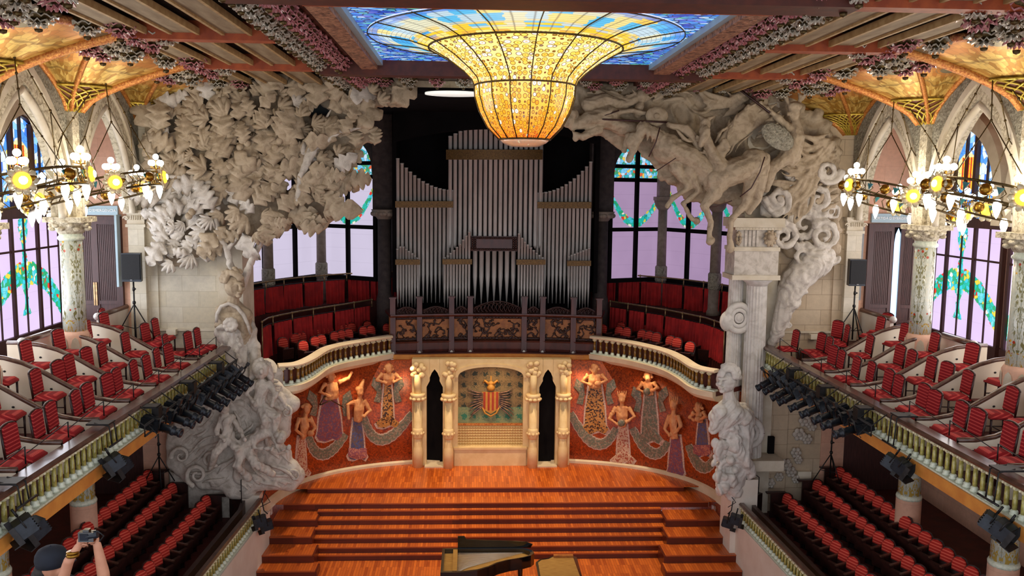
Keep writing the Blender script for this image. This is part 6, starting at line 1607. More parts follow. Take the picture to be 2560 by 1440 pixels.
def right_group():
    t = empty('riders_relief', SP(1800, 620), 'carved stone riders on galloping winged horses on the right of the stage opening', 'sculpture')
    OUT = [(1405,222),(1440,212),(1600,212),(1760,212),(1900,222),(1985,250),(2050,300),(2082,350),(2098,430),(2100,545),(2092,640),(2010,655),(1950,610),(1930,545),(1870,540),(1830,500),(1740,500),(1700,470),(1660,430),(1610,385),(1560,372),(1530,350),(1480,318),(1420,300)]
    r = random.Random(21)
    m = MB()
    for gx in range(1400, 2110, 22):
        for gy in range(206, 660, 22):
            if inpoly(gx, gy, OUT): E_(m, gx, gy, -.24 + (.12 if gx > 1950 else 0), 20, 20, 13, n=8)
    b = remesh(m, .06, amp=.08, freq=1.2, fold=.09, ffreq=1.8, fdir=(1, 0, -.2), smooth=5); b.build('carved_ground', M['plaster'], t)
    # leading figure flying out of the left edge
    m = MB(); E_(m, 1419, 300, .25, 17, 20, 16); E_(m, 1404, 306, .25, 6, 6, 6); E_(m, 1428, 286, .22, 18, 14, 16)
    C_(m, [(1432, 316, .2), (1470, 300, .2), (1520, 290, .1)], [12, 27, 30]); C_(m, [(1495, 320, .25), (1455, 342, .3), (1430, 333, .32), (1438, 346, .3)], [14, 11, 8, 8]); C_(m, [(1470, 262, .15), (1510, 250, .1), (1560, 262, 0)], [18, 22, 16])
    C_(m, [(1510, 300, .1), (1560, 320, .05), (1600, 330, 0)], [24, 24, 18])
    C_(m, [(1540, 280, .2), (1580, 276, .25), (1612, 282, .25)], [8, 7, 5]); E_(m, 1604, 238, .1, 13, 15, 12); C_(m, [(1604, 252, .08), (1596, 280, .1)], [9, 14])
    o = remesh(m, .03, amp=.02, freq=4, fold=.025, ffreq=4, fdir=(1, 0, -.1)); o.build('leading_figure', M['plaster'], t)
    # first horse, heading left and down
    m = MB(); horse(m, [(1668, 372), (1720, 392), (1768, 430)], [(1668, 365), (1640, 335), (1612, 322)], [(1606, 322), (1573, 398)], [[(1690, 420), (1722, 470), (1680, 496), (1668, 516)], [(1722, 430), (1748, 478), (1708, 510), (1730, 548), (1742, 552)]], .35, [40, 40, 38])
    for k in range(9): C_(m, [(1612 + k*11, 312 + k*5, .5), (1622 + k*11, 330 + k*6, .62), (1618 + k*11, 352 + k*6, .55)], [7, 6, 2], 6)
    C_(m, [(1560, 375, .3), (1572, 340, .35)], [7, 10]); E_(m, 1580, 352, .5, 14, 22, 12, rot=-15)
    o = remesh(m, .03, amp=.015, freq=5, fold=.015, ffreq=4, fdir=(1, 0, -1)); o.build('leading_horse', M['plaster'], t)
    # second horse
    m = MB(); horse(m, [(1790, 452), (1835, 428), (1885, 412)], [(1800, 420), (1775, 375), (1762, 335)], [(1762, 330), (1752, 362)], [[(1788, 480), (1760, 515), (1778, 555), (1772, 590), (1776, 602)], [(1880, 452), (1862, 512), (1828, 548), (1824, 590), (1826, 622)], [(1900, 440), (1892, 500), (1872, 530)]], .55, [36, 44, 42])
    C_(m, [(1905, 400, .6), (1900, 450, .6), (1880, 500, .55)], [22, 20, 10])
    for k in range(10): C_(m, [(1800 + 10*cos(k), 352 + k*9, .62), (1816 + 8*cos(k), 366 + k*8, .7), (1808, 384 + k*8, .6)], [7, 6, 2], 6)
    E_(m, 1763, 312, .55, 13, 18, 12); C_(m, [(1748, 290, .5), (1762, 300, .55), (1786, 292, .5)], [3, 8, 3])
    o = remesh(m, .03, amp=.015, freq=5, fold=.015, ffreq=4, fdir=(1, 0, .7)); o.build('galloping_horse', M['plaster'], t)
    m = MB(); m.tube([SP(1912, 392, 1.05), SP(1900, 430, 1.08), SP(1878, 470, 1.0), SP(1850, 492, .9)], .018, 5); m.tube([SP(1650, 318, .85), SP(1640, 355, .85), SP(1622, 392, .8)], .018, 5); m.tube([SP(1690, 395, .9), SP(1640, 428, .7)], .014, 5)
    m.tube([SP(1756, 520, .7), SP(1790, 516, .75), SP(1830, 502, .7)], .014, 5); m.build('reins', M['door_wood'], t)
    # rider with winged helmet, cloak and shield
    m = MB(); E_(m, 1984, 282, .5, 15, 19, 14); E_(m, 1986, 266, .48, 19, 12, 17); E_(m, 1970, 284, .6, 4, 6, 4)
    C_(m, [(1988, 300, .45), (1990, 340, .45), (1975, 390, .45)], [11, 26, 28]); C_(m, [(1972, 318, .5), (1940, 290, .55), (1905, 262, .55)], [11, 8, 5]); E_(m, 1902, 258, .56, 6, 7, 5)
    C_(m, [(1982, 380, .45), (1930, 420, .55), (1915, 470, .5)], [22, 18, 12])
    for s in (-1, 1):
        for q in range(5): C_(m, [(1984 + s*12, 262, .5), (1984 + s*(16 + 3*q), 245 - 2*q, .5), (1978 + s*(14 + 5*q) , 222 + q*7, .48)], [5, 4, 2], 5)
    o = remesh(m, .028, amp=.012, freq=5, fold=.022, ffreq=5, fdir=(0, 0, 1)); o.build('rider', M['plaster'], t)
    m = MB(); Mx = Matrix.Rotation(R(33), 3, 'Y'); m.ell(SP(1944, 342, .72), (46*PXM, .09, 27*PXM), 20, 8, Mx); m.build('large_shield', M['carved_grey'], t)
    m = MB(); m.ell(SP(1642, 290, .35), (28*PXM, .07, 24*PXM), 20, 8); m.ell(SP(1642, 290, .42), (8*PXM, .05, 8*PXM), 10, 6); m.build('round_shield', M['plaster'], t)
    m = MB(); m.tube([SP(1846, 221, .5), SP(1925, 282, .62)], .035, 6); m.build('lance', M['dark_wood'], t); m = MB(); m.tube([SP(1480, 297, .45), SP(1672, 306, .45)], .026, 6); m.tube([SP(1472, 303, .42), SP(1548, 276, .42)], .02, 6); m.build('spears', M['door_wood'], t)
    # fanned wing
    m = MB()
    for k in range(11):
        f = k / 10; C_(m, [(1800 + 30*f, 352 + 10*f, .3), (1852 + 30*f, 290 + 26*f, .42), (1912 + 12*f, 232 + 62*f, .3)], [9, 11, 4], 6)
    o = remesh(m, .03, amp=.015, freq=5); o.build('wing', M['plaster'], t)
    m = MB()
    for k in range(8):
        f = k / 7; C_(m, [(1672 + 20*f, 312 + 6*f, .5), (1716 + 14*f, 318 + 22*f, .55), (1756 - 4*f, 352 + 36*f, .45)], [8, 10, 4], 6)
    o = remesh(m, .03, amp=.015, freq=5); o.build('cloak', M['plaster'], t)
    # windblown drapery and clouds
    shp2 = [(1925,360),(1990,300),(2040,300),(2085,360),(2095,440),(2090,530),(1990,560),(1920,560),(1905,480)]
    dp = lambda x, y: .12 + .22 * max(0, 1 - ((x-1990)/120)**2)
    folds(t, shp2, dp, lambda x, y: -.25 + .7*sin(x/38 + y/60) - (y-430)/400, 110, 31, M['plaster'], 'windblown_drapery', (4, 8), (60, 150))
    folds(t, [(1790,330),(1870,262),(1935,240),(1960,300),(1900,350),(1850,400),(1770,400)], lambda x, y: .3, lambda x, y: -.75 + .3*sin(x/30), 36, 37, M['plaster'], 'billowing_cloak', (3, 6), (40, 100))
    folds(t, [(1660,320),(1740,320),(1790,380),(1770,420),(1690,370)], lambda x, y: .5, lambda x, y: .6 + .4*sin(x/20), 26, 38, M['plaster'], 'saddle_cloth', (3, 6), (30, 80))
    folds(t, [(1450,222),(1640,216),(1760,218),(1880,224),(1860,280),(1790,300),(1700,270),(1560,262),(1470,250)], lambda x, y: -.04, lambda x, y: .1 + .6*sin(x/40 + y/17), 60, 39, M['plaster'], 'carved_sky', (4, 9), (50, 140))
    m = MB()
    for x, y, q in ((1995, 470, 36), (2045, 500, 40), (1945, 500, 34), (2070, 430, 30), (2010, 560, 42), (2060, 590, 36), (1960, 590, 34), (2075, 640, 22), (2010, 640, 30), (1900, 470, 26), (1920, 520, 24), (2080, 530, 20)):
        swirl(m, x, y, .32 + r.uniform(-.1, .15), q, 1.7, r.uniform(0, 6), .34, r.choice((-1, 1)))
    C_(m, [(2040, 650, .2), (1990, 700, .2), (1965, 760, .2), (1945, 820, .15), (1930, 860, .1)], [46, 42, 30, 20, 12])
    for k in range(18):
        f = k / 17; x = 2030 - 90*f; y = 650 + 200*f; swirl(m, x + r.uniform(-14, 14), y, .45 - .25*f, 17 - 6*f, 1.2, r.uniform(0, 6), .4)
    o = remesh(m, .03, amp=.015, freq=3, fold=.05, ffreq=2.5, smooth=3); o.build('cloud_swirls', M['plaster_pale'], t)
right_group()
def right_columns():
    YF = 23.7; Q = lambda x, y, d=0: pY(x, y, YF - d)
    # entablature block on two fluted columns
    t = empty('fluted_columns', Q(1895, 1160), 'pair of tall pale fluted columns carrying a square block, right of the stage', 'column')
    xl, xr = Q(1836, 650).x, Q(1946, 650).x; z = lambda y: Q(1890, y).z
    m = MB(); d0 = YF + .9
    m.box((xl, YF, z(690)), (xr, d0, z(628))); m.build('block', M['plaster_pale'], t)
    m = MB(); m.box((xl - .06, YF - .06, z(700)), (xr + .06, d0, z(688))); m.box((xl - .03, YF - .03, z(628)), (xr + .03, d0, z(618))); m.build('block_mouldings', M['stone_plain'], t)
    m = MB(); m.box((xl + .05, YF + .04, z(618)), (xr, d0, z(572)))
    for k in range(4): xx_ = Q(1862, 600).x + k * .11; m.box((xx_, YF, z(616)), (xx_ + .07, YF + .05, z(576)))
    m.build('frieze', M['plaster_pale'], t)
    m = MB(); m.box((xl - .1, YF - .12, z(568)), (xr + .1, d0, z(545))); m.box((xl - .02, YF - .05, z(575)), (xr + .04, d0, z(568)))
    for k in range(14): m.box((xl + .02 + k*(xr-xl)/14, YF - .06, z(574)), (xl + .02 + (k+.55)*(xr-xl)/14, YF, z(569)))
    m.build('cornice', M['stone_plain'], t)
    m = MB(); c = Q(1925, 596, .02); m.ell(c, (.16, .08, .22), 10, 8); m.ell(c + V((-.02, -.07, .05)), (.09, .07, .11), 8, 6)
    for k in range(10): m.ell(c + V((.15*cos(k*.63), -.02, .2*sin(k*.63))), (.05, .05, .05), 6, 5)
    for k in range(8): m.ell(Q(1846, 596, -.02) + V((.05*cos(k*.8), -.02, .15*sin(k*.8))), (.05, .05, .06), 6, 5)
    m.build('carved_face', M['plaster'], t)
    for nm, px_, dep, y0, y1, w_ in (('front', 1897, .42, 712, 1150, 29), ('rear', 1853, .75, 700, 1150, 21)):
        r0 = w_ * YF / 2150; x = Q(px_, 900).x; yy = YF + dep; zt, zb = z(y0), z(y1)
        m = MB(); m.lathe([(r0*1.02, 0), (r0*.9, zt - zb)], (x, yy, zb), 40, flute=.07); m.sm = [False] * len(m.sm); sh = m.build('fluted_shaft', M['marble'], t)
        m = MB(); m.lathe([(r0*.92, 0), (r0*.98, .06), (r0*1.3, .14), (r0*1.32, .18)], (x, yy, zt - .06), 24); m.build('capital', M['marble'], sh)
        m = MB()
        c = Q(px_ - (22 if nm == 'front' else 6), 1082 if nm == 'front' else 795, -dep + r0 + .1)
        for q in (1.0, .62, .3): m.tube([c + V((.34*q*cos(a*PI/9), -.03*(1-q), .38*q*sin(a*PI/9))) for a in range(19)], .075*q + .02, 7, cap=False)
        m.ell(c, (.12, .1, .12), 10, 8)
        if nm == 'rear': C = c + V((-.32, .05, -.1)); m.ell(C, (.22, .16, .3), 10, 8)
        m.build('scroll_medallion', M['marble'], sh)
    m = MB(); m.box((Q(1846, 1100).x, YF - .1, z(1176)), (Q(1960, 1100).x, d0 + .2, z(1150))); m.build('ledge', M['stone_plain'], t)
    # bust
    t = empty('classical_bust', SP(1815, 1230), 'white stone bust with curly hair looking left, in front of the fluted columns', 'sculpture')
    YB = 23.2; global YS; old = YS; YS = YB
    d = .1
    m = MB(); head_(m, 1816, 950, d, 25, -1); C_(m, [(1820, 975, d - .05), (1824, 1004, d - .1)], [15, 20]); o = remesh(m, .017); o.build('head', M['marble'], t)
    curls(1818, 944, d, 26, -1, 90, 9, M['marble'], t)
    m = MB(); C_(m, [(1792, 1040, d), (1822, 1016, d - .05), (1856, 1040, d)], [20, 27, 24]); C_(m, [(1800, 1030, d + .1), (1786, 1070, d + .05)], [22, 14]); C_(m, [(1830, 1040, d + .05), (1810, 1076, d)], [24, 16])
    o = remesh(m, .026, fold=.06, ffreq=4, fdir=(-.6, 0, -.8), smooth=3); o.build('draped_shoulders', M['marble'], t)
    m = MB(); r = random.Random(3)
    for k in range(60):
        f = k / 59; x = 1826 - 10*f + r.uniform(-34, 30) * (1 - .4*f); y = 1058 + 170*f; E_(m, x, y, r.uniform(-.1, .22), r.uniform(8, 15), r.uniform(8, 16), 10, n=8)
    for k in range(9): swirl(m, 1810 + r.uniform(-20, 30), 1070 + k*18, .12, 13, 1.2, r.uniform(0, 6), .4)
    C_(m, [(1845, 1050, -.3), (1845, 1130, -.3), (1830, 1220, -.3)], [44, 40, 30])
    C_(m, [(1835, 1110, .1), (1860, 1150, .05), (1880, 1185, -.1)], [20, 22, 12])
    o = remesh(m, .03, amp=.02, freq=5, fold=.06, ffreq=4, smooth=2); o.build('garlanded_pedestal', M['marble'], t)
    YS = old
    m = MB(); m.box((6.55, 23.3, 0), (7.3, 24.3, 2.6)); struct(m, 'wall_pier_right', M['cream_wall'])
    m = MB(); m.box((-7.35, 23.9, -.3), (-6.85, 24.3, 2.0)); struct(m, 'wall_pier_left', M['cream_wall'])
    # rosettes trailing down the wall
    for i, (x, y, q) in enumerate(((2012, 1052, 17), (2030, 1066, 14), (1998, 1086, 18), (2018, 1098, 15), (1990, 1132, 15), (1996, 1150, 12), (1965, 1162, 17), (1978, 1180, 15), (1948, 1192, 13), (1925, 1208, 15), (1990, 1198, 12), (2040, 1040, 10))):
        c = pY(x, y, YW - .1); m = MB(); k_ = q * PXM
        for a in range(6): m.ell(c + V((k_*.6*cos(a*1.05), 0, k_*.6*sin(a*1.05))), (k_*.42, .06, k_*.42), 8, 5)
        m.ell(c + V((0, -.05, 0)), (k_*.4, .05, k_*.4), 8, 5)
        m.build('carved_rosette', M['plaster_pale'], None, 'carved stone rose trailing down the wall behind the right tripod', 'rosette', 'carved roses on the right wall')
    m = MB(); a, b = pY(1922, 1092, YW - .3), pY(1934, 1150, YW - .3); m.box((a.x, YW - .32, b.z), (b.x, YW - .2, a.z)); m.build('slit_window', M['void'], None, 'narrow dark slit opening in the wall beside the fluted column', 'opening')
    for s, (x, y) in ((-1, (430, 828)), (1, (2035, 840))):
        c = pY(x, y, YW - .12); m = MB(); m.box((c.x - .13, YW - .22, c.z - .09), (c.x + .13, YW, c.z + .06)); m.build('wall_box', M['cream'], None, 'small cream box fixed to the wall behind the %s gallery chairs' % ('left' if s < 0 else 'right'), 'wall box')
    c = pY(2011, 1190, YW - .1); m = MB(); m.box((c.x - .2, YW - .12, c.z - .14), (c.x + .2, YW, c.z + .14)); m.build('wall_box', M['cream'], None, 'square cream cabinet low on the wall below the carved roses', 'wall box')
right_columns()
def misc():
    # ---- profile spotlights
    t = empty('stage_spotlight', (0, 0, 0), 'x', 'spotlight', 'spotlights under the gallery balustrades')
    m = MB(); m.box((-.42, -.1, -.11), (-.02, .1, .11))
    for k in range(6): m.box((-.38 + k*.06, -.115, -.09), (-.36 + k*.06, .115, .09))
    m.box((-.4, -.07, .11), (-.08, .07, .15)); m.build('lamp_housing', M['lamp_black'], t)
    Rx = Matrix.Rotation(PI/2, 4, 'Y')
    m = MB(); m.lathe([(.085, -.04), (.085, .2), (.1, .21), (.1, .26), (.08, .27), (.08, .36), (.095, .37), (.095, .42), (.06, .42), (.055, .3)], (0, 0, 0), 12, M=Rx); m.build('lens_barrel', M['lamp_black'], t)
    m = MB(); m.tube([(0, -.13, 0), (0, -.13, .2), (0, 0, .26), (0, .13, .2), (0, .13, 0)], .018, 5); m.build('yoke', M['iron'], t)
    m = MB(); m.tube([(0, 0, .25), (0, 0, .38)], .03, 6); m.cbox((0, 0, .38), (.07, .1, .09)); m.build('clamp', M['iron'], t)
    used = [False]
    def spot(p, dirv, label, gr):
        global _
        if not used[0]: used[0] = True; o = t
        else: o = dup(t, p)
        o.location = p; o['label'] = label; o['group'] = gr
        d = V(dirv).normalized(); o.rotation_euler = (0, -math.asin(d.z) , math.atan2(d.y, d.x))
        return o
    L = [(598,940),(583,952),(567,964),(550,975),(532,990),(514,1004),(480,1018),(458,1032),(438,1046),(405,1068)]
    Rr = [(1926,952),(1945,962),(1966,978),(1984,990),(2014,1006),(2044,1022),(2076,1038),(2100,1052),(2132,1074)]
    o_ = ['closest to the stage', 'second from the stage', 'third from the stage', 'fourth from the stage', 'fifth from the stage', 'sixth from the stage', 'seventh from the stage', 'eighth from the stage', 'ninth from the stage', 'farthest from the stage']
    for s, sn, lst in ((-1, 'left', L), (1, 'right', Rr)):
        ys = []
        for k, (x, y) in enumerate(lst):
            p = pX(x, y, s * 7.05); f = k / (len(lst) - 1); ys.append(p.y)
            spot(p, (-s * (.72 + .25*f), .35 - .5*f + (.1 if s > 0 else 0), -.62 + .36*f), 'black spotlight hanging under the %s gallery, %s' % (sn, o_[k] if k < len(lst) - 1 else 'farthest from the stage'), 'spotlights under the %s gallery' % sn)
        m = MB(); y0, y1 = min(ys) - .5, max(ys) + .3
        m.tube([(s*7.2, y0, 6.06), (s*7.2, y1, 6.06)], .03, 6); m.tube([(s*7.2, y0, 5.86), (s*7.2, y1, 5.86)], .022, 6)
        n = int((y1 - y0) / .55)
        for k in range(n + 1):
            y = y0 + (y1 - y0) * k / n; m.tube([(s*7.2, y, 5.86), (s*7.2, y, 6.06), (s*7.5, y, 6.3)], .014, 5)
        tt = empty('lighting_bar', (s*7.2, y0, 5.8), 'black pipe bar with cables carrying the spotlights of the %s gallery' % sn, 'lighting bar')
        m.build('pipes', M['iron'], tt)
        m = MB(); r = random.Random(6)
        for k in range(16):
            y = y0 + (y1 - y0) * (k + .5) / 16; m.tube([(s*7.2, y, 6.02), (s*(7.15 - r.uniform(0, .1)), y + .1, 5.9 - r.uniform(0, .12)), (s*7.1, y + r.uniform(-.1, .2), 5.75)], .012, 4)
            m.tube([(s*7.22, y, 6.06), (s*7.2, y + .2, 5.98 - r.uniform(0, .05)), (s*7.22, y + .4, 6.06)], .01, 4)
        m.build('cables', M['speaker'], tt)
        for k in range(3):
            y = y0 + (y1 - y0) * (.12 + .34 * k); m = MB(); m.box((min(s*7.2, s*7.72), y - .14, 6.24), (max(s*7.2, s*7.72), y + .14, 6.28)); m.cbox((s*7.24, y, 6.12), (.14, .22, .26)); m.build('bracket_plate', M['iron'], tt)
    # ---- flood lamps hung below the fascia on rods
    fl = empty('flood_lamp', (0, 0, 0), 'x', 'flood lamp', 'flood lamps below the galleries')
    m = MB(); m.box((-.13, -.12, -.14), (.13, .12, .1)); m.box((-.11, -.13, -.12), (.11, -.12, .08))
    for k in range(5): m.box((-.13, .12, -.12 + k*.045), (.13, .14, -.1 + k*.045))
    m.build('lamp_housing', M['lamp_black'], fl)
    m = MB(); m.box((-.16, -.2, -.17), (-.145, -.12, .12)); m.box((.145, -.2, -.17), (.16, -.12, .12)); m.box((-.16, -.28, -.18), (.16, -.12, -.165)); m.build('barn_doors', M['iron'], fl)
    m = MB(); m.tube([(-.15, 0, 0), (-.15, 0, .16), (.15, 0, .16), (.15, 0, 0)], .012, 5); m.tube([(0, 0, .16), (0, 0, .3)], .02, 5); m.build('yoke', M['iron'], fl)
    fu = [False]
    def flood(px_, py_, X, rz, label, tilt=.5):
        p = pX(px_, py_, X)
        if not fu[0]: fu[0] = True; o = fl
        else: o = dup(fl, p)
        o.location = p; o.rotation_euler = (tilt, 0, rz); o['label'] = label
        return p
    for s, sn, pts in ((-1, 'left', ((285, 1152, 'far'), (303, 1160, 'far'), (60, 1312, 'near'), (88, 1318, 'near'))), (1, 'right', ((2228, 1152, 'far'), (2256, 1164, 'far'), (2478, 1302, 'near'), (2510, 1322, 'near')))):
        for k, (x, y, w_) in enumerate(pts):
            p = flood(x, y, s * 7.3, s * (.9 - .3 * (k % 2)), 'black flood lamp under the %s gallery edge, %s pair, %s one' % (sn, w_, 'left' if k % 2 == 0 else 'right'))
            if k % 2 == 0:
                m = MB()
                for e in (0, .22): m.tube([(s*7.32, p.y + e, p.z + .28), (s*7.36, p.y + e, 6.4), (s*7.62, p.y + e, 6.46)], .014, 5)
                m.tube([(s*7.3, p.y - .15, p.z + .3), (s*7.3, p.y + .4, p.z + .3)], .02, 5); m.cbox((s*7.55, p.y + .1, 6.44), (.4, .3, .03)); m.build('hanging_rods', M['iron'], None, 'pair of thin black rods holding the %s flood lamps of the %s gallery' % (w_, sn), 'rod')
    for s, x, y in ((-1, 652, 1300), (-1, 668, 1310), (1, 1818, 1304), (1, 1838, 1296)):
        flood(x, y, s * 6.45, s*1.2, 'small black lamp fixed at the %s stage corner, %s' % ('left' if s < 0 else 'right', 'left one' if x in (652, 1818) else 'right one'), .2)
    for s in (-1, 1):
        m = MB(); p = pX(660 if s < 0 else 1828, 1285, s*6.5); m.tube([p + V((0, .2, .6)), p + V((s*.1, .2, .3)), p + V((0, 0, .1)), p + V((-s*.1, 0, 0))], .016, 5); m.tube([p + V((0, .2, .5)), p + V((.15, .1, .3)), p + V((-.1, 0, .2))], .012, 5); m.build('lamp_bracket', M['iron'], None, 'twisted black lamp bracket with cables at the %s stage corner' % ('left' if s < 0 else 'right'), 'bracket')
    # ---- loudspeakers on tripods, and lighting tripods
    def tripod(name, base, h, spread, label, hub=.75):
        q = empty(name, base, label, 'stand'); b = V(base)
        m = MB(); m.tube([b + V((0,0,.12)), b + V((0,0,h))], .022, 8); m.build('pole', M['iron'], q)
        m = MB(); m.lathe([(.04, 0), (.05, .04), (.04, .08)], b + V((0,0,hub)), 8); m.lathe([(.035, 0), (.04, .05), (.03, .1)], b + V((0,0,hub*1.35)), 8); m.ell(b + V((.05, -.02, hub*1.4)), .025, 6, 5); m.build('collar', M['iron'], q)
        for k in range(3):
            a = -PI/2 + .35 + k * 2*PI/3; e = b + V((spread*cos(a), spread*sin(a)*.8, 0)); m = MB(); m.tube([b + V((0,0,hub)), e + V((0,0,.02))], .016, 6); m.tube([b + V((0,0,hub*.35)), b.lerp(e, .55) + V((0,0,hub*.42))], .011, 5); m.build('leg', M['iron'], q)
        return q
    for s, sn, c, w_, h_ in ((-1, 'left', (332, 668), 47, 70), (1, 'right', (2140, 681), 43, 68)):
        YP = 23.9; a = pY(c[0], c[1], YP); ww = w_ * YP / 2150; hh = h_ * YP / 2150
        q = empty('loudspeaker', (a.x, a.y, a.z - hh/2), 'black loudspeaker on a tripod by the %s gallery door' % sn, 'loudspeaker')
        m = MB(); pl = [(-ww/2, -.12), (ww/2, -.12), (ww/2*.7, .2), (-ww/2*.7, .2)]
        m.prism(pl, lambda u, v, d: V((a.x + u, a.y + v, a.z + d)), -hh/2, hh/2); m.build('cabinet', M['lamp_black'], q, fix=True)
        m = MB(); m.box((a.x - ww*.46, a.y - .15, a.z - hh*.42), (a.x + ww*.46, a.y - .12, a.z + hh*.46)); g = m.build('grille', M['speaker'], q)
        m = MB(); m.box((a.x - .03, a.y - .156, a.z - hh*.45), (a.x + .03, a.y - .15, a.z - hh*.42)); m.build('badge', M['sign_grey'], g)
        tripod('tripod_stand', (a.x, a.y, 6.42 if abs(a.x) > 9.6 else 6.12), a.z - hh/2 - (6.42 if abs(a.x) > 9.6 else 6.12), .62, 'black tripod stand under the %s gallery loudspeaker' % sn, 1.05)
    for s, sn, x, yb in ((-1, 'left', 400, 1213), (1, 'right', 2074, 1205)):
        b = pY(x, yb, 23.9)
        tripod('lighting_tripod', (b.x, b.y, b.z), 2.3, .48, 'tall thin black tripod on the %s lower box floor by the stage wall' % sn, .85)
        m = MB(); m.tube([b + V((0, 0, 2.25)), b + V((0, 0, 2.42))], .03, 6); m.box((b.x - .3, b.y - .02, b.z + 2.4), (b.x + .3, b.y + .02, b.z + 2.44)); m.build('tripod_crossbar', M['iron'], None, 'short black crossbar on top of the %s lighting tripod' % sn, 'crossbar')
    # exit pictogram near the right column
    p = pY(2304, 608, 20.5); q = empty('exit_pictogram', p, 'small green and white running-man exit sign beside the right ceramic column', 'sign')
    m = MB(); m.box((p.x - .16, p.y, p.z - .1), (p.x + .14, p.y + .02, p.z + .1)); pl = m.build('plate', M['letter'], q)
    m = MB(); m.box((p.x - .15, p.y - .006, p.z - .09), (p.x - .02, p.y, p.z + .09)); m.build('green_field', M['exit_green'], q)
    m = MB(); c = p + V((.05, -.008, 0)); m.ell(c + V((.01, 0, .06)), (.018, .006, .018), 8, 5); m.tube([c + V((.005, 0, .04)), c + V((-.005, 0, -.01))], .014, 5); m.tube([c + V((-.005, 0, -.01)), c + V((.03, 0, -.04)), c + V((.02, 0, -.08))], .009, 5); m.tube([c + V((-.005, 0, -.01)), c + V((-.03, 0, -.03)), c + V((-.05, 0, -.06))], .009, 5); m.tube([c + V((-.035, 0, .01)), c + V((0, 0, .03)), c + V((.04, 0, .01))], .008, 5); m.build('running_figure', M['exit_green'], q)
    # small music stands / boxes by the mosaic wall
    for k, (x, y, w_) in enumerate(((716, 1240, 9), (674, 1273, 7), (1727, 1236, 9), (1770, 1252, 8), (1786, 1276, 8))):
        p, tg, nn = onwall(x, y); m = MB(); F = lambda u, v, d: p + tg * u + nn * d + V((0, 0, v)); m.prism([(-.07, -.16), (.07, -.16), (.07, .16), (-.07, .16)], F, .0, .06); m.build('wall_plate', M['mos_pale'], None, 'small pale plate at the foot of the mosaic wall, %s' % ('left edge, farther one', 'left edge, nearer one', 'right edge, farthest one', 'right edge, middle one', 'right edge, nearest one')[k], 'plate')
misc()
def piano():
    t = empty('grand_piano', (-.4, 21.8, 0), 'black grand piano with its lid raised at the front of the stage', 'piano')
    x0 = -1.62; ys = 22.5; Lg = 2.48
    out = [(0, 0), (Lg*.82, 0), (Lg*.93, -.06), (Lg*.99, -.2), (Lg, -.36), (Lg*.96, -.52), (Lg*.86, -.66), (Lg*.72, -.78), (Lg*.6, -.95), (Lg*.5, -1.2), (Lg*.38, -1.4), (Lg*.22, -1.5), (0, -1.5)]
    F = lambda u, v, d: V((x0 + u, ys + v, d))
    cx, cy = Lg*.42, -.65
    inn = [(cx + (u-cx)*.93, cy + (v-cy)*.9) for u, v in out]
    m = MB(); n = len(out)
    vs = [F(u, v, .68) for u, v in out] + [F(u, v, 1.0) for u, v in out] + [F(u, v, 1.0) for u, v in inn] + [F(u, v, .88) for u, v in inn]
    fs = [(j*n+i, j*n+(i+1)%n, (j+1)*n+(i+1)%n, (j+1)*n+i) for j in range(3) for i in range(n)] + [tuple(range(n))]
    m.add(vs, fs, False); m.build('case', M['black'], t, fix=True)
    m = MB(); m.prism(inn, F, .86, .885); fr = m.build('gilded_frame', M['gold_str'], t, fix=True)
    m = MB()
    for k in range(26):
        v = -.12 - k * .05; m.tube([F(.42, v*1.0, .91), F(Lg*.9 - k*.065, v*.75 - .04, .91)], .005, 4)
    m.build('strings', M['pipe'], fr)
    m = MB(); m.box((x0 + .1, ys - 1.4, .72), (x0 + .3, ys - .12, .76)); 
    m.build('keys', M['ivory'], t)
    m = MB(); m.box((x0 + .3, ys - 1.42, .86), (x0 + .42, ys - .1, 1.01)); m.build('fallboard', M['gold_str'], t)
    m = MB(); lid = [(.42, 0), (.42, .36), (.6, .36), (.66, .26), (Lg*.8, .20), (Lg*.93, .17), (Lg*.99, .1), (Lg*.97, 0)]
    m.prism(lid, lambda u, v, d: V((x0 + u, ys + d - v*.15, 1.0 + v)), -.02, .02); m.build('lid', M['black'], t, fix=True)
    m = MB()
    for u in (.7, 1.3, 1.9): m.cbox(F(u, 0, 1.0), (.1, .04, .03))
    m.build('hinges', M['brass'], t)
    for u, v in ((.3, -.2), (.3, -1.3), (Lg*.85, -.35)):
        m = MB(); m.lathe([(.04, 0), (.035, .08), (.06, .14), (.075, .6), (.08, .7)], F(u, v, 0), 8); m.build('leg', M['black'], t)
    m = MB(); m.box((x0 + .3, ys - .85, .08), (x0 + .36, ys - .65, .7)); m.build('pedal_lyre', M['black'], t)
    t = empty('keyboard_instrument', (1.4, 21.2, 0), 'open black and brown keyboard instrument at the bottom edge, right of the piano', 'keyboard')
    o2 = [(.86, 20.7), (.86, 21.6), (.98, 21.78), (1.2, 21.84), (1.3, 21.96), (1.92, 21.96), (1.98, 21.9), (1.98, 20.7)]
    m = MB(); m.prism(o2, lambda u, v, d: V((u, v, d)), .7, .98); m.build('case', M['black'], t, fix=True)
    m = MB(); m.prism([(.92, 20.74), (.92, 21.56), (1.02, 21.72), (1.22, 21.78), (1.34, 21.9), (1.88, 21.9), (1.92, 20.74)], lambda u, v, d: V((u, v, d)), .97, .99); m.build('soundboard', M['gold_str'], t, fix=True)
    m = MB(); m.box((1.36, 21.84, .98), (1.88, 21.94, 1.05)); m.build('name_board', M['organ_gilt'], t)
    for u, v in ((.95, 20.8), (1.9, 20.8), (1.9, 21.85), (.95, 21.5)):
        m = MB(); m.tube([(u, v, 0), (u, v, .72)], [.03, .05], 6); m.build('leg', M['black'], t)
piano()
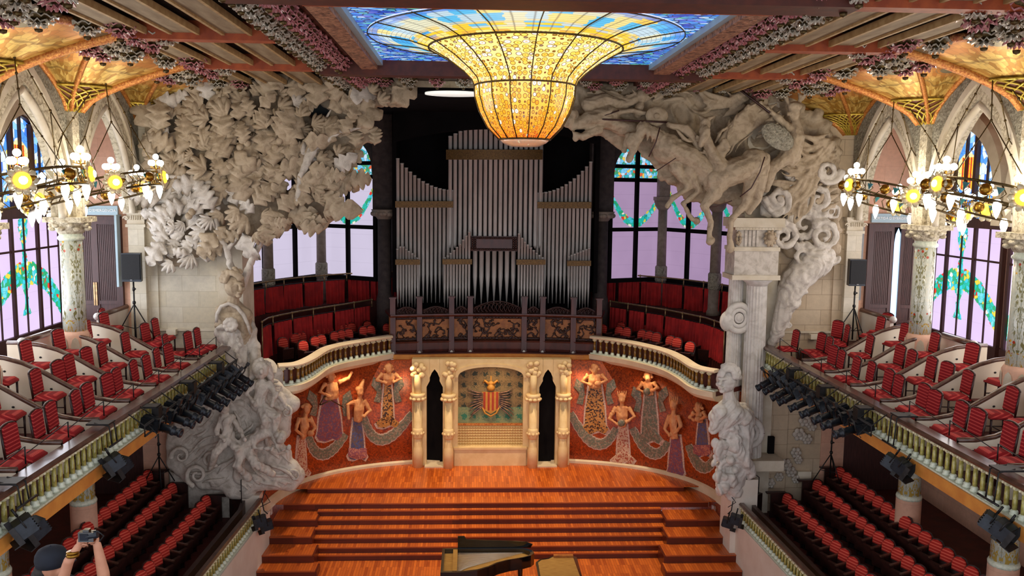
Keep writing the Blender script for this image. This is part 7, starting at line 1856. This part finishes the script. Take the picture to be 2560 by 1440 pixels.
def person():
    Yp = 7.6; k = Yp / 2150; P = lambda x, y, d=0: pY(x, y, Yp - d)
    t = empty('person', (P(150, 1700).x, Yp, 5.82), 'person in a dark navy cap and black clothes holding a camera up with both hands', 'person')
    m = MB(); b = MB()
    T_ = lambda mb, pts, rad, n=10: (mb.tube([P(*p) for p in pts], [r * k for r in rad], n), mb.ell(P(*pts[0]), rad[0]*k, 8, 6), mb.ell(P(*pts[-1]), rad[-1]*k, 8, 6))
    fz = (pZ(0, 0, 0) if False else None)
    yf_ = 720; 
    # y in pixels for a given height on this plane
    def yz(z): 
        lo, hi = 1300, 4000
        for _ in range(40):
            mid = (lo + hi) / 2
            if P(150, mid).z > z: lo = mid
            else: hi = mid
        return lo
    hipy, footy = yz(6.62), yz(5.90)
    # head and neck, bare skin
    m.ell(P(134, 1410, 0), (29*k, 33*k, 40*k), 14, 10); m.ell(P(150, 1424, .02), (20*k, 20*k, 17*k), 10, 8); m.ell(P(166, 1412, .0), (5*k, 5*k, 7*k), 8, 6); m.ell(P(161, 1426, .02), (7*k, 7*k, 5*k), 8, 6)
    T_(m, [(136, 1430, 0), (142, 1468, 0)], [20, 24])
    # arms: upper arm sleeves dark, forearms bare
    T_(m, [(150, 1470, .25), (172, 1402, .3), (196, 1366, .26)], [15, 12.5, 9]); T_(m, [(262, 1492, .1), (258, 1432, .2), (243, 1362, .24)], [17, 15, 10])
    # palms
    m.ell(P(204, 1354, .26), (12*k, 9*k, 13*k), 10, 8); m.ell(P(236, 1348, .24), (12*k, 9*k, 14*k), 10, 8)
    o = remesh(m, .011); 
    body = o.build('skin', M['skin'], t)
    # torso and legs
    T_(b, [(150, 1480, 0), (156, 1560, 0), (158, hipy - 40, 0)], [50, 52, 46], 14); T_(b, [(90, 1500, 0), (150, 1478, -.02), (236, 1500, 0)], [28, 34, 28])
    T_(b, [(90, 1502, 0), (118, 1540, .12), (150, 1474, .25)], [26, 22, 18]); T_(b, [(234, 1502, 0), (266, 1530, .08), (262, 1488, .12)], [26, 23, 19])
    for e in (-1, 1): T_(b, [(158 + e*24, hipy - 30, 0), (158 + e*28, (hipy + footy)/2, .03), (158 + e*30, footy - 6, 0)], [32, 23, 16])
    o = remesh(b, .02, amp=.006, freq=6); o.build('clothes', M['dark_cloth'], t)
    for e in (-1, 1): m = MB(); m.ell(P(158 + e*30, footy + 2, -.08), (.05, .13, .045), 10, 6); m.build('shoe', M['dark_cloth'], t)
    # fingers
    for hx, hy, sgn in ((204, 1354, 1), (236, 1348, -1)):
        for q in range(4):
            m = MB(); m.tube([P(hx - sgn*4 + sgn*q*1.5, hy - 6 + q*5, .29), P(hx + sgn*6, hy - 12 + q*6, .33), P(hx + sgn*12, hy - 10 + q*6, .34), P(hx + sgn*15, hy - 7 + q*6, .31)], [.0105, .010, .009, .007], 7); m.build('finger', M['skin'], body)
        m = MB(); m.tube([P(hx - sgn*2, hy + 10, .25), P(hx + sgn*6, hy + 12, .21), P(hx + sgn*12, hy + 8, .2)], [.013, .011, .009], 7); m.build('thumb', M['skin'], body)
    m = MB(); m.lathe([(15*k, 0), (16*k, .012), (15*k, .024)], P(182, 1388, .29) + V((0,0,-.01)), 12); m.lathe([(14.5*k, .03), (15*k, .04), (14.5*k, .045)], P(182, 1388, .29) + V((0,0,-.01)), 12); m.build('bracelet', M['brass'], body)
    # cap, hair
    m = MB(); c = P(128, 1398, 0)
    m.lathe([(38*k, -14*k), (40*k, 0), (38*k, 14*k), (31*k, 26*k), (18*k, 33*k), (0, 35*k)], c, 18, sx=.98, sy=1.0)
    m.prism([(20, -8), (46, -12), (58, -4), (58, 8), (46, 16), (20, 14)], lambda u, v, d: c + V((u*k, -v*k*1.4 + .02, -8*k + d)), 0, .008); m.ell(c + V((0, 0, 35*k)), .008, 6, 4); m.build('cap', M['navy'], t)
    m = MB(); m.ell(P(112, 1424, -.01), (26*k, 30*k, 24*k), 12, 8); m.ell(P(100, 1436, -.01), (20*k, 26*k, 20*k), 10, 6); m.build('hair', M['hair'], t)
    # the camera in the hands
    q = empty('camera_body', P(218, 1352, .3), 'black compact camera held up by the person in the navy cap', 'camera')
    m = MB(); c = P(218, 1340, .32); m.cbox(c, (.13, .06, .085)); m.cbox(c + V((0, 0, .05)), (.05, .05, .025)); m.build('body', M['black'], q)
    m = MB(); m.lathe([(.036, 0), (.036, .06), (.032, .09), (.026, .09)], c, 12, M=Matrix.Translation(c) @ Matrix.Rotation(R(80), 4, 'Y') @ Matrix.Translation(-c)); m.build('lens', M['lamp_black'], q)
    m = MB(); m.box((c.x - .05, c.y - .034, c.z - .03), (c.x + .02, c.y - .03, c.z + .03)); m.build('screen', M['navy'], q)
    m = MB(); m.tube([c + V((.06, 0, .03)), c + V((.1, -.02, .05)), c + V((.14, 0, .0)), c + V((.1, .0, -.05))], .006, 5); m.build('strap', M['speaker'], q)
    m = MB(); m.box((-7.6, 4.5, 5.6), (7.6, 8.4, 5.82)); struct(m, 'floor_rear_gallery', M['dark_floor'])
person()
def lights():
    # stage lighting from the ceiling rim and lamps hidden under the serpentine balcony
    for x, y in ((-4.2, 26.0), (0, 26.6), (4.2, 26.0)):
        o = lamp('stage_lamp', 'SPOT', (x, 25.3, 13.2), 2400, (1, .80, .56), .12, spot=R(58)); aim(o, (x*.8, y - 1.0, 0.5))
    for x in (-4.9, -2.9, 0, 2.9, 4.9):
        o = lamp('balcony_downlight', 'SPOT', (x, rear(x) - .55 if x else 28.1, 4.78), 36, (1, .70, .38), .1, spot=R(130)); aim(o, (x, rear(x) - .2, 2.2))
    # light given by the ring lamps
    for s in (-1, 1):
        for y in (20.45, 16.55): lamp('ring_lamp_glow', 'POINT', (s * (XCOL - .8), y, 11.0), 85, (1, .90, .74), .25)
    # daylight through the gallery windows
    for s in (-1, 1):
        for y in (22.6, 18.6, 14.6): lamp('window_daylight', 'AREA', (s * (XOUT - .2), y, 8.6), 170 if s < 0 else 110, (.88, .92, 1.0) if s < 0 else (1.0, .92, .88), 3.2, rot=(0, s * PI/2, 0), sy=3.4)
# ---------------------------------------------------------------- light
w = bpy.data.worlds.new('world'); SC.world = w; w.use_nodes = True
w.node_tree.nodes['Background'].inputs[0].default_value = (.90, .92, 1.0, 1); w.node_tree.nodes['Background'].inputs[1].default_value = 1.5
def lamp(name, ty, loc, e, col=(1,1,1), size=.3, rot=None, sy=None, spot=None):
    l = bpy.data.lights.new(name, ty); l.energy = e; l.color = col
    o = bpy.data.objects.new(name, l); COL.objects.link(o); o.location = loc
    if ty == 'AREA':
        l.size = size
        if sy: l.shape = 'RECTANGLE'; l.size_y = sy
    else: l.shadow_soft_size = size
    if ty == 'SPOT': l.spot_size = spot or R(60); l.spot_blend = .6
    if rot: o.rotation_euler = rot
    return o
def aim(o, tgt): o.rotation_euler = (V(tgt) - o.location).to_track_quat('-Z', 'Y').to_euler()
lights()
SC.view_settings.view_transform = 'Standard'; SC.view_settings.look = 'None'; SC.view_settings.exposure = 0.0; SC.view_settings.gamma = 1.0; SC.view_settings.use_curve_mapping = False
SC.cycles.use_adaptive_sampling = True; SC.cycles.adaptive_threshold = .03; SC.cycles.max_bounces = 4; SC.cycles.diffuse_bounces = 3; SC.cycles.glossy_bounces = 2; SC.cycles.transmission_bounces = 3; SC.cycles.transparent_max_bounces = 6
SC.cycles.caustics_reflective = False; SC.cycles.caustics_refractive = False; SC.cycles.sample_clamp_indirect = 6
SC.cycles.use_denoising = True
